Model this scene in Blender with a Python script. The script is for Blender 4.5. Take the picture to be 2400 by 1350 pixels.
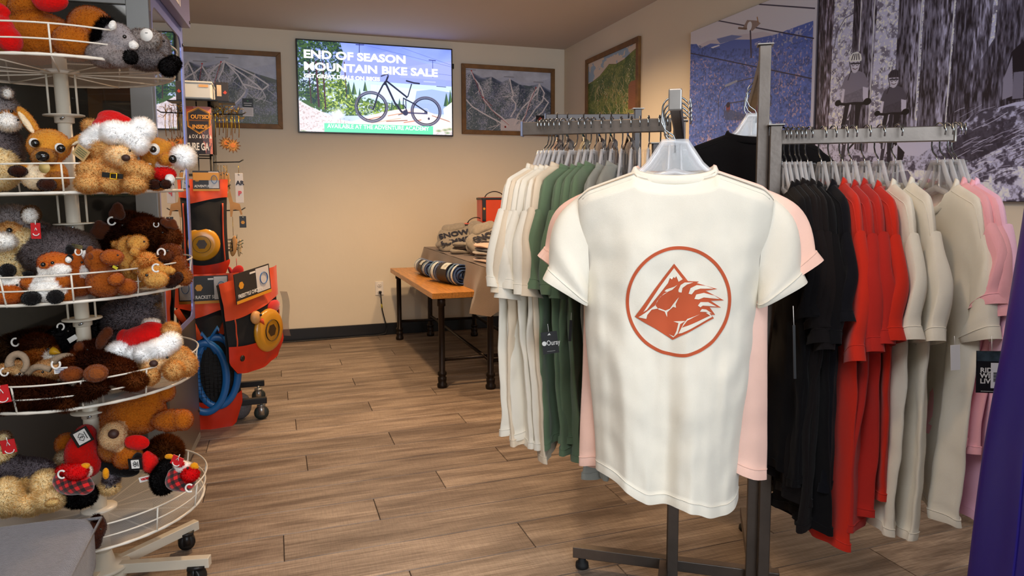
# Ski-resort gift shop: plush spinner, display case, wall maps, TV and T-shirt racks. Units: metres.
import bpy, bmesh, math, random
import numpy as np
from mathutils import Vector, Matrix, Euler, noise
from mathutils import geometry as mgeo

S = bpy.context.scene
COL = S.collection
for _o in list(bpy.data.objects):
    bpy.data.objects.remove(_o)
random.seed(7)
rng = np.random.default_rng(7)
PI = math.pi
rad = math.radians

# ------------------------------------------------------------------ camera
CAM_H = 1.15
YAW, PITCH, ROLL = 19.019, -5.076, -0.231
cd = bpy.data.cameras.new('camera')
cd.sensor_width = 36.0
cd.lens = 1616.41 / 2400 * 36
cd.shift_y = -0.02955
cam = bpy.data.objects.new('camera', cd)
COL.objects.link(cam)
cam.location = (0, 0, CAM_H)
cam.rotation_euler = (Matrix.Rotation(rad(-YAW), 3, 'Z') @ Matrix.Rotation(rad(90 + PITCH), 3, 'X') @ Matrix.Rotation(rad(ROLL), 3, 'Z')).to_euler()
cd.clip_start = 0.05
S.camera = cam

# ------------------------------------------------------------------ view, world
S.view_settings.view_transform = 'Standard'
S.view_settings.look = 'None'
S.view_settings.exposure = 0.15
S.view_settings.gamma = 1.0
S.view_settings.use_curve_mapping = False
S.cycles.max_bounces = 10
S.cycles.transparent_max_bounces = 40
S.cycles.caustics_reflective = False
S.cycles.caustics_refractive = False
wd = bpy.data.worlds.new('world')
S.world = wd
wd.use_nodes = True
wd.node_tree.nodes['Background'].inputs[0].default_value = (0.75, 0.87, 1.0, 1)
wd.node_tree.nodes['Background'].inputs[1].default_value = 1.0

# ------------------------------------------------------------------ lights
def area_light(name, loc, target, w, h, power, col, spread=180):
    ld = bpy.data.lights.new(name, 'AREA')
    ld.shape = 'RECTANGLE'
    ld.size, ld.size_y = w, h
    ld.energy = power
    ld.color = col
    ld.spread = rad(spread)
    o = bpy.data.objects.new(name, ld)
    COL.objects.link(o)
    o.location = loc
    o.rotation_euler = (Vector(target) - Vector(loc)).to_track_quat('-Z', 'Y').to_euler()
    return o

DAY = (0.85, 0.925, 1.0)
WARM = (1.0, 0.66, 0.36)
area_light('window_daylight', (1.0, -2.1, 1.55), (0.9, 2.5, 0.9), 3.0, 1.7, 88, DAY)
area_light('added_fill_panel', (-0.4, 0.3, 2.40), (-0.4, 0.32, 0), 1.6, 0.9, 18, (0.95, 0.97, 1.0))  # added fill light to lift the front and the side-facing shirts
# four warm ceiling spots (bodies built further down)
SPOTS = [(0.55, 3.55), (1.4, 4.05), (0.4, 1.0), (-0.9, 3.3)]
def spot_light(name, loc, power, col, size=150, blend=0.6):
    ld = bpy.data.lights.new(name, 'SPOT')
    ld.energy = power
    ld.color = col
    ld.spot_size = rad(size)
    ld.spot_blend = blend
    ld.shadow_soft_size = 0.06
    o = bpy.data.objects.new(name, ld)
    COL.objects.link(o)
    o.location = loc
    return o
for (_x, _y), _p in zip(SPOTS, (118, 70, 22, 36)):
    spot_light('ceiling_spot_light', (_x, _y, 2.40), _p, WARM)

# ------------------------------------------------------------------ helpers: materials
def lin(c):
    if isinstance(c, str):
        c = tuple(int(c[i:i + 2], 16) for i in (0, 2, 4))
    out = []
    for v in c[:3]:
        v = v / 255.0
        out.append(v / 12.92 if v <= 0.04045 else ((v + 0.055) / 1.055) ** 2.4)
    return (out[0], out[1], out[2], 1.0)

MATS = {}
def mat(name, col=(200, 200, 200), rough=0.6, metal=0.0, spec=0.5, var=None, bump=None, sheen=0.0, coat=0.0, emit=None, attr=None, alpha=1.0, stretch=(1, 1, 1), coords='Object'):
    """Principled material; var=(scale, amount) mottles the colour, bump=(scale, strength) adds fine relief; attr reads a colour attribute."""
    if name in MATS:
        return MATS[name]
    m = bpy.data.materials.new(name)
    MATS[name] = m
    m.use_nodes = True
    nt = m.node_tree
    b = nt.nodes['Principled BSDF']
    b.inputs['Roughness'].default_value = rough
    b.inputs['Metallic'].default_value = metal
    b.inputs['Specular IOR Level'].default_value = spec
    b.inputs['Base Color'].default_value = lin(col)
    if sheen:
        b.inputs['Sheen Weight'].default_value = sheen
        b.inputs['Sheen Roughness'].default_value = 0.5
    if coat:
        b.inputs['Coat Weight'].default_value = coat
        b.inputs['Coat Roughness'].default_value = 0.08
    if alpha < 1:
        b.inputs['Alpha'].default_value = alpha
    src = None
    if attr:
        a = nt.nodes.new('ShaderNodeAttribute')
        a.attribute_name = attr
        src = a.outputs['Color']
        nt.links.new(src, b.inputs['Base Color'])
    if var or bump:
        tc = nt.nodes.new('ShaderNodeTexCoord')
        mp = nt.nodes.new('ShaderNodeMapping')
        mp.inputs['Scale'].default_value = stretch
        nt.links.new(tc.outputs[coords], mp.inputs['Vector'])
    if var:
        n = nt.nodes.new('ShaderNodeTexNoise')
        n.inputs['Scale'].default_value = var[0]
        n.inputs['Detail'].default_value = 5
        nt.links.new(mp.outputs[0], n.inputs['Vector'])
        mr = nt.nodes.new('ShaderNodeMapRange')
        mr.inputs['From Min'].default_value = 0.3
        mr.inputs['From Max'].default_value = 0.7
        mr.inputs['To Min'].default_value = 1 - var[1]
        mr.inputs['To Max'].default_value = 1 + var[1] * 0.6
        nt.links.new(n.outputs['Fac'], mr.inputs['Value'])
        mx = nt.nodes.new('ShaderNodeMix')
        mx.data_type = 'RGBA'
        mx.blend_type = 'MULTIPLY'
        mx.inputs['Factor'].default_value = 1
        if src:
            nt.links.new(src, mx.inputs['A'])
        else:
            mx.inputs['A'].default_value = lin(col)
        nt.links.new(mr.outputs[0], mx.inputs['B'])
        nt.links.new(mx.outputs['Result'], b.inputs['Base Color'])
    if bump:
        n2 = nt.nodes.new('ShaderNodeTexNoise')
        n2.inputs['Scale'].default_value = bump[0]
        n2.inputs['Detail'].default_value = 4
        nt.links.new(mp.outputs[0], n2.inputs['Vector'])
        bp = nt.nodes.new('ShaderNodeBump')
        bp.inputs['Strength'].default_value = bump[1]
        bp.inputs['Distance'].default_value = 0.01
        nt.links.new(n2.outputs['Fac'], bp.inputs['Height'])
        nt.links.new(bp.outputs[0], b.inputs['Normal'])
    if emit:
        b.inputs['Emission Color'].default_value = lin(col)
        b.inputs['Emission Strength'].default_value = emit
    return m

def clear_mat(name, tint=(235, 238, 240), see=0.8, rough=0.05, haze=0.06, gloss=None):
    """Clear plastic or thin glass: transparent, fresnel gloss and a little milky diffuse."""
    if name in MATS:
        return MATS[name]
    m = bpy.data.materials.new(name)
    MATS[name] = m
    m.use_nodes = True
    nt = m.node_tree
    nt.nodes.remove(nt.nodes['Principled BSDF'])
    out = nt.nodes['Material Output']
    tr = nt.nodes.new('ShaderNodeBsdfTransparent')
    tr.inputs[0].default_value = tuple(v * see + (1 - see) * 0.0 for v in lin(tint)[:3]) + (1,)
    gl = nt.nodes.new('ShaderNodeBsdfGlossy')
    gl.inputs['Roughness'].default_value = rough
    df = nt.nodes.new('ShaderNodeBsdfDiffuse')
    df.inputs[0].default_value = lin(tint)
    fr = nt.nodes.new('ShaderNodeFresnel')
    fr.inputs['IOR'].default_value = 1.5
    m1 = nt.nodes.new('ShaderNodeMixShader')
    m1.inputs[0].default_value = haze
    nt.links.new(tr.outputs[0], m1.inputs[1])
    nt.links.new(df.outputs[0], m1.inputs[2])
    m2 = nt.nodes.new('ShaderNodeMixShader')
    if gloss is None:
        nt.links.new(fr.outputs[0], m2.inputs[0])
    else:
        m2.inputs[0].default_value = gloss
    nt.links.new(m1.outputs[0], m2.inputs[1])
    nt.links.new(gl.outputs[0], m2.inputs[2])
    nt.links.new(m2.outputs[0], out.inputs[0])
    return m

# ------------------------------------------------------------------ helpers: meshes
class MB:
    def __init__(s):
        s.v, s.f, s.uv = [], [], None
    def add(s, vs, fs):
        o = len(s.v)
        s.v.extend(tuple(map(float, v)) for v in vs)
        s.f.extend(tuple(i + o for i in f) for f in fs)
        return s
    def box(s, c, d, rot=None):
        hx, hy, hz = d[0] / 2, d[1] / 2, d[2] / 2
        p = [Vector((x, y, z)) for x in (-hx, hx) for y in (-hy, hy) for z in (-hz, hz)]
        if rot is not None:
            R = rot if isinstance(rot, Matrix) else Euler(rot).to_matrix()
            p = [R @ q for q in p]
        c = Vector(c)
        return s.add([q + c for q in p], [(0, 1, 3, 2), (4, 6, 7, 5), (0, 4, 5, 1), (2, 3, 7, 6), (0, 2, 6, 4), (1, 5, 7, 3)])
    def bar(s, a, b, w, h, up=(0, 0, 1)):
        """rectangular bar from a to b: w across, h along up"""
        a, b = Vector(a), Vector(b)
        d = (b - a)
        z = Vector(up)
        y = z.cross(d).normalized()
        z = d.cross(y).normalized()
        R = Matrix((d.normalized(), y, z)).transposed()
        return s.box((a + b) / 2, (d.length, w, h), R)
    def grid(s, fn, nu, nv, cu=False, cv=False):
        vs = [fn(i / (nu if cu else nu - 1), j / (nv if cv else nv - 1)) for j in range(nv) for i in range(nu)]
        fs = []
        for j in range(nv if cv else nv - 1):
            for i in range(nu if cu else nu - 1):
                i2, j2 = (i + 1) % nu, (j + 1) % nv
                fs.append((j * nu + i, j * nu + i2, j2 * nu + i2, j2 * nu + i))
        return s.add(vs, fs)
    def tube(s, path, r, n=8, closed=False, caps=True, flat=1.0):
        P = [Vector(p) for p in path]
        m = len(P)
        rs = r if isinstance(r, (list, tuple)) else [r] * m
        vs = []
        prev = None
        for k in range(m):
            t = (P[(k + 1) % m] - P[k - 1]) if closed else (P[min(k + 1, m - 1)] - P[max(k - 1, 0)])
            if t.length < 1e-9:
                t = Vector((0, 0, 1))
            t.normalize()
            if prev is None:
                a = Vector((0, 0, 1)) if abs(t.z) < 0.9 else Vector((1, 0, 0))
                x = t.cross(a).normalized()
            else:
                x = (prev - t * prev.dot(t))
                x = x.normalized() if x.length > 1e-6 else t.orthogonal().normalized()
            prev = x
            y = t.cross(x)
            for i in range(n):
                an = 2 * PI * i / n
                vs.append(P[k] + rs[k] * (x * math.cos(an) + y * math.sin(an) * flat))
        fs = []
        for k in range(m if closed else m - 1):
            k2 = (k + 1) % m
            for i in range(n):
                i2 = (i + 1) % n
                fs.append((k * n + i, k * n + i2, k2 * n + i2, k2 * n + i))
        if caps and not closed:
            fs.append(tuple(range(n - 1, -1, -1)))
            fs.append(tuple((m - 1) * n + i for i in range(n)))
        return s.add(vs, fs)
    def lathe(s, prof, c=(0, 0, 0), n=20, axis=None):
        """prof: (radius, height) pairs about the z axis (or axis) through c"""
        R = Matrix.Identity(3) if axis is None else Vector((0, 0, 1)).rotation_difference(Vector(axis)).to_matrix()
        c = Vector(c)
        vs = [c + R @ Vector((r * math.cos(2 * PI * i / n), r * math.sin(2 * PI * i / n), h)) for r, h in prof for i in range(n)]
        fs = []
        for k in range(len(prof) - 1):
            for i in range(n):
                i2 = (i + 1) % n
                fs.append((k * n + i, k * n + i2, (k + 1) * n + i2, (k + 1) * n + i))
        fs.append(tuple(range(n - 1, -1, -1)))
        fs.append(tuple((len(prof) - 1) * n + i for i in range(n)))
        return s.add(vs, fs)
    def ell(s, c, r, rot=None, n=12, m=8):
        R = Matrix.Identity(3) if rot is None else (rot if isinstance(rot, Matrix) else Euler(rot).to_matrix())
        if not isinstance(r, (tuple, list)):
            r = (r, r, r)
        c = Vector(c)
        vs, fs = [c + R @ Vector((0, 0, r[2]))], []
        for j in range(1, m):
            th = PI * j / m
            for i in range(n):
                ph = 2 * PI * i / n
                vs.append(c + R @ Vector((r[0] * math.sin(th) * math.cos(ph), r[1] * math.sin(th) * math.sin(ph), r[2] * math.cos(th))))
        vs.append(c + R @ Vector((0, 0, -r[2])))
        for i in range(n):
            i2 = (i + 1) % n
            fs.append((0, 1 + i, 1 + i2))
            for j in range(m - 2):
                a = 1 + j * n
                fs.append((a + i, a + n + i, a + n + i2, a + i2))
            a = 1 + (m - 2) * n
            fs.append((a + i, len(vs) - 1, a + i2))
        return s.add(vs, fs)
    def prism(s, pts, d0, d1, M=None):
        """closed outline pts (x, z) extruded along y from d0 to d1"""
        n = len(pts)
        vs = [Vector((x, d0, z)) for x, z in pts] + [Vector((x, d1, z)) for x, z in pts]
        if M is not None:
            vs = [M @ v for v in vs]
        fs = [tuple(range(n)), tuple(range(2 * n - 1, n - 1, -1))]
        fs += [(i, i + n, (i + 1) % n + n, (i + 1) % n) for i in range(n)]
        return s.add(vs, fs)

def setup(o, parent=None, loc=None, rot=None, label=None, cat=None, group=None, kind=None):
    COL.objects.link(o)
    if parent is not None:
        o.parent = parent
    if loc is not None:
        o.location = loc
    if rot is not None:
        o.rotation_euler = rot
    if label:
        o['label'] = label
    if cat:
        o['category'] = cat
    if group:
        o['group'] = group
    if kind:
        o['kind'] = kind
    return o

def obj(name, mb, m, parent=None, smooth=True, bevel=0.0, sub=0, solid=0.0, **kw):
    me = bpy.data.meshes.new(name)
    me.from_pydata(mb.v, [], mb.f)
    me.materials.append(m)
    if bevel or not smooth:
        smooth = smooth and not bevel
    bm = bmesh.new()
    bm.from_mesh(me)
    bmesh.ops.recalc_face_normals(bm, faces=bm.faces)
    bm.to_mesh(me)
    bm.free()
    if smooth:
        me.shade_smooth()
    o = bpy.data.objects.new(name, me)
    setup(o, parent, **kw)
    if solid:
        d = o.modifiers.new('solid', 'SOLIDIFY')
        d.thickness = solid
        d.offset = 0
    if bevel:
        d = o.modifiers.new('bevel', 'BEVEL')
        d.width = bevel
        d.segments = 2
        d.limit_method = 'ANGLE'
    if sub:
        d = o.modifiers.new('sub', 'SUBSURF')
        d.levels = d.render_levels = sub
    return o

def thing(name, label, cat, loc=(0, 0, 0), rot=(0, 0, 0), group=None):
    o = bpy.data.objects.new(name, None)
    o.empty_display_size = 0.05
    return setup(o, None, loc, rot, label, cat, group)

def smooth01(x):
    x = min(1.0, max(0.0, x))
    return x * x * (3 - 2 * x)

def text_mesh(s, size, m, parent, M, name='lettering', bold=0.0, xs=1.0, align='LEFT', depth=0.0006, space=1.0):
    """flat lettering; M maps text x (right), y (up), z (out of the surface) into the parent's frame"""
    c = bpy.data.curves.new('text', 'FONT')
    c.body = s
    c.size = size
    c.offset = bold
    c.extrude = depth
    c.align_x = align
    c.space_character = space
    c.resolution_u = 3
    t = bpy.data.objects.new('text', c)
    COL.objects.link(t)
    me = bpy.data.meshes.new_from_object(t.evaluated_get(bpy.context.evaluated_depsgraph_get()))
    bpy.data.objects.remove(t)
    me.transform(M @ Matrix.Diagonal((xs, 1, 1, 1)))
    me.materials.clear()
    me.materials.append(m)
    o = bpy.data.objects.new(name, me)
    return setup(o, parent)

def frame_of(origin, x, y):
    """4x4 matrix with given origin, x and y axes (z = x cross y)"""
    x = Vector(x).normalized()
    z = x.cross(Vector(y)).normalized()
    y = z.cross(x)
    M = Matrix((x, y, z)).transposed().to_4x4()
    M.translation = Vector(origin)
    return M

# ------------------------------------------------------------------ helpers: prints painted pixel by pixel (numpy)
def vnoise(w, h, nx, ny, seed, octaves=4):
    r = np.random.default_rng(seed)
    out = np.zeros((h, w))
    amp, tot = 1.0, 0.0
    for _ in range(octaves):
        gx, gy = max(2, int(nx) + 2), max(2, int(ny) + 2)
        g = r.random((gy, gx))
        x = np.linspace(0, gx - 1.001, w)
        y = np.linspace(0, gy - 1.001, h)
        xi, yi = x.astype(int), y.astype(int)
        fx, fy = x - xi, y - yi
        fx, fy = fx * fx * (3 - 2 * fx), fy * fy * (3 - 2 * fy)
        a = g[yi][:, xi] * (1 - fx) + g[yi][:, xi + 1] * fx
        b = g[yi + 1][:, xi] * (1 - fx) + g[yi + 1][:, xi + 1] * fx
        out += amp * (a * (1 - fy)[:, None] + b * fy[:, None])
        tot += amp
        amp *= 0.55
        nx, ny = nx * 2, ny * 2
        if nx > w or ny > h:
            break
    return out / tot

class Paint:
    """raster in 0-255 sRGB; points are (u, v) with v down, optionally mapped first by self.map"""
    def __init__(s, w, h, bg=(128, 128, 128), mp=None):
        s.w, s.h = w, h
        s.a = np.empty((h, w, 3))
        s.a[:] = bg
        s.map = mp or (lambda x, y: (x, y))
        s.U, s.V = np.meshgrid((np.arange(w) + .5) / w, (np.arange(h) + .5) / h)
    def P(s, pts):
        return np.array([s.map(*p) for p in pts], float) * (s.w, s.h)
    def mix(s, mask, col, x0=0, y0=0):
        h, w = mask.shape
        t = s.a[y0:y0 + h, x0:x0 + w]
        t += (np.asarray(col, float) - t) * mask[..., None]
    def win(s, p, pad):
        x0, y0 = np.floor(p.min(0) - pad).astype(int)
        x1, y1 = np.ceil(p.max(0) + pad).astype(int) + 1
        x0, y0, x1, y1 = max(0, x0), max(0, y0), min(s.w, x1), min(s.h, y1)
        if x1 <= x0 or y1 <= y0:
            return None
        return x0, y0, *np.meshgrid(np.arange(x0, x1) + .5, np.arange(y0, y1) + .5)
    def poly(s, pts, col, alpha=1.0, tex=None):
        p = s.P(pts)
        g = s.win(p, 1)
        if g is None:
            return
        x0, y0, X, Y = g
        acc = np.zeros(X.shape)
        for ox, oy in ((-.25, -.25), (.25, -.25), (-.25, .25), (.25, .25)):
            ins = np.zeros(X.shape, bool)
            q = np.roll(p, 1, 0)
            for (ax, ay), (bx, by) in zip(p, q):
                if ay == by:
                    continue
                c = ((ay > Y + oy) != (by > Y + oy)) & (X + ox < (bx - ax) * (Y + oy - ay) / (by - ay) + ax)
                ins ^= c
            acc += ins
        mk = acc / 4 * alpha
        if tex is not None:
            mk = mk * tex[y0:y0 + mk.shape[0], x0:x0 + mk.shape[1]]
        s.mix(mk, col, x0, y0)
    def line(s, pts, wd, col, alpha=1.0, closed=False):
        """wd in pixels of the raster"""
        p = s.P(pts)
        if closed:
            p = np.vstack([p, p[:1]])
        g = s.win(p, wd)
        if g is None:
            return
        x0, y0, X, Y = g
        d = np.full(X.shape, 1e9)
        for (ax, ay), (bx, by) in zip(p[:-1], p[1:]):
            dx, dy = bx - ax, by - ay
            t = np.clip(((X - ax) * dx + (Y - ay) * dy) / (dx * dx + dy * dy + 1e-9), 0, 1)
            d = np.minimum(d, np.hypot(X - ax - t * dx, Y - ay - t * dy))
        s.mix(np.clip(wd / 2 + .5 - d, 0, 1) * alpha, col, x0, y0)
    def ell(s, c, rx, ry, col, alpha=1.0, ring=0, soft=0.0):
        """rx, ry in raster pixels; ring > 0 draws only an outline of that width"""
        cx, cy = s.P([c])[0]
        g = s.win(np.array([[cx - rx, cy - ry], [cx + rx, cy + ry]]), ring + 2)
        if g is None:
            return
        x0, y0, X, Y = g
        e = (np.hypot((X - cx) / rx, (Y - cy) / ry) - 1) * min(rx, ry)
        if ring:
            mk = np.clip(ring / 2 + .5 - np.abs(e), 0, 1)
        elif soft:
            mk = np.clip(-e / (soft * min(rx, ry)), 0, 1)
        else:
            mk = np.clip(.5 - e, 0, 1)
        s.mix(mk * alpha, col, x0, y0)
    def image(s, name):
        im = bpy.data.images.new(name, s.w, s.h, alpha=False)
        px = np.ones((s.h, s.w, 4), np.float32)
        px[..., :3] = np.clip(s.a[::-1] / 255.0, 0, 1)
        im.pixels.foreach_set(px.ravel())
        im.update()
        im.pack()
        return im

def print_mat(name, im, rough=0.5, emit=0.0, spec=0.4, coat=0.0):
    m = bpy.data.materials.new(name)
    m.use_nodes = True
    nt = m.node_tree
    b = nt.nodes['Principled BSDF']
    t = nt.nodes.new('ShaderNodeTexImage')
    t.image = im
    t.extension = 'EXTEND'
    nt.links.new(t.outputs[0], b.inputs['Base Color'])
    b.inputs['Roughness'].default_value = rough
    b.inputs['Specular IOR Level'].default_value = spec
    b.inputs['Coat Weight'].default_value = coat
    if emit:
        b.inputs['Base Color'].default_value = (0, 0, 0, 1)
        nt.links.remove(b.inputs['Base Color'].links[0])
        nt.links.new(t.outputs[0], b.inputs['Emission Color'])
        b.inputs['Emission Strength'].default_value = emit
    return m

def print_sheet(name, m, w, h, parent, M, curve=None, n=1, **kw):
    """sheet w x h in the xy plane of M (centred), carrying a print over the whole of it"""
    me = bpy.data.meshes.new(name)
    vs, fs, uv = [], [], []
    for j in range(2):
        for i in range(n + 1):
            x = (i / n - .5) * w
            p = Vector((x, (j - .5) * h, curve(i / n) if curve else 0))
            vs.append(M @ p)
    for i in range(n):
        fs.append((i, i + 1, n + 2 + i, n + 1 + i))
        uv += [(i / n, 0), ((i + 1) / n, 0), ((i + 1) / n, 1), (i / n, 1)]
    me.from_pydata(vs, [], fs)
    l = me.uv_layers.new(name='UVMap')
    for k, c in enumerate(uv):
        l.data[k].uv = c
    me.materials.append(m)
    return setup(bpy.data.objects.new(name, me), parent, **kw)

# camera-frame directions, used to lay out the plush toys around the spinner
CR = Vector((math.cos(rad(YAW)), -math.sin(rad(YAW)), 0))
CF = Vector((math.sin(rad(YAW)), math.cos(rad(YAW)), 0))
_CM = cam.rotation_euler.to_matrix()
def W(px, py, t):
    """world point seen at (px, py) of the 2400 x 1350 frame at distance t along the optical axis"""
    return Vector((0, 0, CAM_H)) + _CM @ (Vector(((px - 1200) / 1616.41, -(py - 604.07) / 1616.41, -1)) * t)
# ------------------------------------------------------------------ the room
YB, XR, XL, YF, ZC = 5.738, 2.475, -2.6, -2.6, 2.44
WT = math.tan(rad(1.0))                        # the wall on the right is one degree out of square
def xr(y):
    return XR - (YB - y) * WT
wall_m = mat('wall_paint', (226, 216, 198), 0.75, var=(1.5, 0.04), bump=(9, 0.25))
ceil_m = mat('ceiling_paint', (196, 188, 182), 0.85, bump=(14, 0.15))
black_base = mat('black_baseboard', (14, 12, 13), 0.35)

def plank_material():
    m = bpy.data.materials.new('vinyl_plank')
    m.use_nodes = True
    nt = m.node_tree
    N, L = nt.nodes, nt.links
    b = N['Principled BSDF']
    tc = N.new('ShaderNodeTexCoord')
    oi = N.new('ShaderNodeObjectInfo')
    sc = N.new('ShaderNodeVectorMath'); sc.operation = 'SCALE'; sc.inputs['Scale'].default_value = 37
    cmb = N.new('ShaderNodeCombineXYZ')
    for k in range(3):
        L.new(oi.outputs['Random'], cmb.inputs[k])
    L.new(cmb.outputs[0], sc.inputs[0])
    ad = N.new('ShaderNodeVectorMath')
    L.new(tc.outputs['Object'], ad.inputs[0]); L.new(sc.outputs[0], ad.inputs[1])
    def nz(scale, stretch, det=6):
        mp = N.new('ShaderNodeMapping'); mp.inputs['Scale'].default_value = stretch
        L.new(ad.outputs[0], mp.inputs[0])
        n = N.new('ShaderNodeTexNoise'); n.inputs['Scale'].default_value = scale; n.inputs['Detail'].default_value = det
        n.inputs['Distortion'].default_value = 0.6
        L.new(mp.outputs[0], n.inputs['Vector'])
        return n.outputs['Fac']
    broad, grain, saw = nz(3.0, (0.7, 5, 1)), nz(9, (0.7, 16, 1), 8), nz(40, (9, 0.6, 1), 2)
    r1 = N.new('ShaderNodeValToRGB')
    e = r1.color_ramp.elements
    e[0].position, e[0].color = 0.30, lin((122, 104, 90))
    e[1].position, e[1].color = 0.68, lin((186, 166, 147))
    L.new(broad, r1.inputs[0])
    r2 = N.new('ShaderNodeValToRGB')
    e = r2.color_ramp.elements
    e[0].position, e[0].color = 0.33, lin((140, 130, 122))
    e[1].position, e[1].color = 0.62, (1, 1, 1, 1)
    L.new(grain, r2.inputs[0])
    m1 = N.new('ShaderNodeMix'); m1.data_type = 'RGBA'; m1.blend_type = 'MULTIPLY'; m1.inputs['Factor'].default_value = 0.55
    L.new(r1.outputs[0], m1.inputs['A']); L.new(r2.outputs[0], m1.inputs['B'])
    mr = N.new('ShaderNodeMapRange'); mr.inputs['From Min'].default_value = 0.35; mr.inputs['From Max'].default_value = 0.6
    mr.inputs['To Min'].default_value = 0.86; mr.inputs['To Max'].default_value = 1.04
    L.new(saw, mr.inputs[0])
    mr2 = N.new('ShaderNodeMapRange'); mr2.inputs['To Min'].default_value = 0.84; mr2.inputs['To Max'].default_value = 1.14
    L.new(oi.outputs['Random'], mr2.inputs[0])
    mm = N.new('ShaderNodeMath'); mm.operation = 'MULTIPLY'
    L.new(mr.outputs[0], mm.inputs[0]); L.new(mr2.outputs[0], mm.inputs[1])
    m2 = N.new('ShaderNodeMix'); m2.data_type = 'RGBA'; m2.blend_type = 'MULTIPLY'; m2.inputs['Factor'].default_value = 1
    L.new(m1.outputs['Result'], m2.inputs['A']); L.new(mm.outputs[0], m2.inputs['B'])
    L.new(m2.outputs['Result'], b.inputs['Base Color'])
    b.inputs['Roughness'].default_value = 0.46
    bp = N.new('ShaderNodeBump'); bp.inputs['Strength'].default_value = 0.25; bp.inputs['Distance'].default_value = 0.004
    L.new(grain, bp.inputs['Height']); L.new(bp.outputs[0], b.inputs['Normal'])
    return m

floor = obj('floor', MB().box((0, 1.5, -0.054), (5.4, 8.6, 0.1)), mat('floor_joint', (52, 40, 34), 0.8), smooth=False, kind='structure')
PL_W, PL_L = 0.1835, 1.22
plank_mat = plank_material()
pb = MB()
g, h = 0.0011, 0.0
x0, x1, y0, y1 = 0, PL_L, g, PL_W - g
pb.add([(x0 + g, y0, -0.003), (x1 - g, y0, -0.003), (x1 - g, y1, -0.003), (x0 + g, y1, -0.003),
        (x0 + 2 * g, y0 + g, 0), (x1 - 2 * g, y0 + g, 0), (x1 - 2 * g, y1 - g, 0), (x0 + 2 * g, y1 - g, 0)],
       [(4, 5, 6, 7), (0, 1, 5, 4), (1, 2, 6, 5), (2, 3, 7, 6), (3, 0, 4, 7)])
plank0 = obj('plank', pb, plank_mat, floor, smooth=False)
plank_me = plank0.data
bpy.data.objects.remove(plank0)
joints = {-1: -0.004, 0: 0.325, 1: 0.61, 2: 0.93, -2: 0.78, -3: 0.36}
nrow = 0
for k in range(-9, 19):
    yy = 2.40 + k * PL_W
    j = joints.get(k, (k * 0.397 + 0.13) % PL_L)
    xx = j - PL_L * math.ceil((j + 1.75) / PL_L)
    while xx < 2.42:
        ln = PL_L
        if yy + PL_W > YB:
            pass
        p = bpy.data.objects.new('plank', plank_me)
        setup(p, floor, (xx, yy, 0))
        if xx + ln > 2.46:
            p.scale.x = (2.46 - xx) / PL_L
        if yy + PL_W > YB - 0.002:
            p.scale.y = (YB - 0.002 - yy) / PL_W
        xx += PL_L

obj('wall_back', MB().box(((XL + XR) / 2, YB + 0.06, ZC / 2), (XR - XL + 0.4, 0.12, ZC)), wall_m, smooth=False, kind='structure')
_wr = MB()
_wr.prism([(xr(YF), YF), (xr(YB + .0), YB), (XR + .2, YB), (XR + .2, YF)], 0, ZC, Matrix(((1, 0, 0), (0, 0, 1), (0, 1, 0))))
obj('wall_right', _wr, wall_m, smooth=False, kind='structure')
obj('wall_left', MB().box((XL - 0.06, 1.5, ZC / 2), (0.12, 8.6, ZC)), wall_m, smooth=False, kind='structure')
_wf = MB()
for c, d in (((0, YF - .06, 0.2), (5.4, .12, 0.4)), ((0, YF - .06, 2.4), (5.4, .12, 0.2)), ((-1.9, YF - .06, 1.3), (1.6, .12, 2.0)), ((2.7, YF - .06, 1.3), (0.4, .12, 2.0))):
    _wf.box(c, d)
obj('wall_front', _wf, wall_m, smooth=False, kind='structure')
obj('ceiling', MB().box((0, 1.5, ZC + 0.05), (5.6, 8.7, 0.1)), ceil_m, smooth=False, kind='structure')
# shop window behind the camera
win = obj('window_1', MB().box((.7, YF - .06, .43), (3.7, .14, .06)).box((.7, YF - .06, 2.27), (3.7, .14, .06)).box((-1.07, YF - .06, 1.35), (.06, .14, 1.9)).box((2.47, YF - .06, 1.35), (.06, .14, 1.9)).box((.7, YF - .06, 1.35), (.06, .14, 1.8)), mat('window_frame_black', (25, 25, 27), .4), smooth=False, kind='structure')
obj('pane', MB().box((-.18, YF - .06, 1.35), (1.7, .008, 1.78)), clear_mat('window_glass', (250, 252, 252), .97, .01, .0), win, smooth=False)
obj('pane', MB().box((1.58, YF - .06, 1.35), (1.7, .008, 1.78)), MATS['window_glass'], win, smooth=False)

obj('baseboard_back', MB().box(((XL + XR) / 2, YB - .006, .05), (XR - XL, .012, .1)), black_base, bevel=.003, kind='structure')
_a = Vector((xr(0.2) - .006, 0.2, .05)); _b = Vector((xr(YB - .012) - .006, YB - .012, .05))
obj('baseboard_right', MB().bar(_a, _b, .012, .1), black_base, bevel=.003, kind='structure')

# ceiling spots (recessed trims)
for (x, y) in SPOTS:
    t = thing('ceiling_light', 'recessed warm ceiling downlight above %s' % {0.55: 'the low wooden bench', 1.4: 'the cloth-covered table', 0.4: 'the shop entrance', -0.9: 'the grey display case'}[x], 'ceiling light', (x, y, ZC))
    obj('trim_ring', MB().lathe([(.085, -.001), (.085, -.006), (.06, -.010), (.055, -.001)], n=24), mat('white_metal', (235, 235, 232), .4), t)
    obj('lamp', MB().lathe([(.052, -.001), (.05, -.003), (.0, -.003)], n=20), mat('warm_lamp', (255, 214, 160), .5, emit=6), t)

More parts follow.
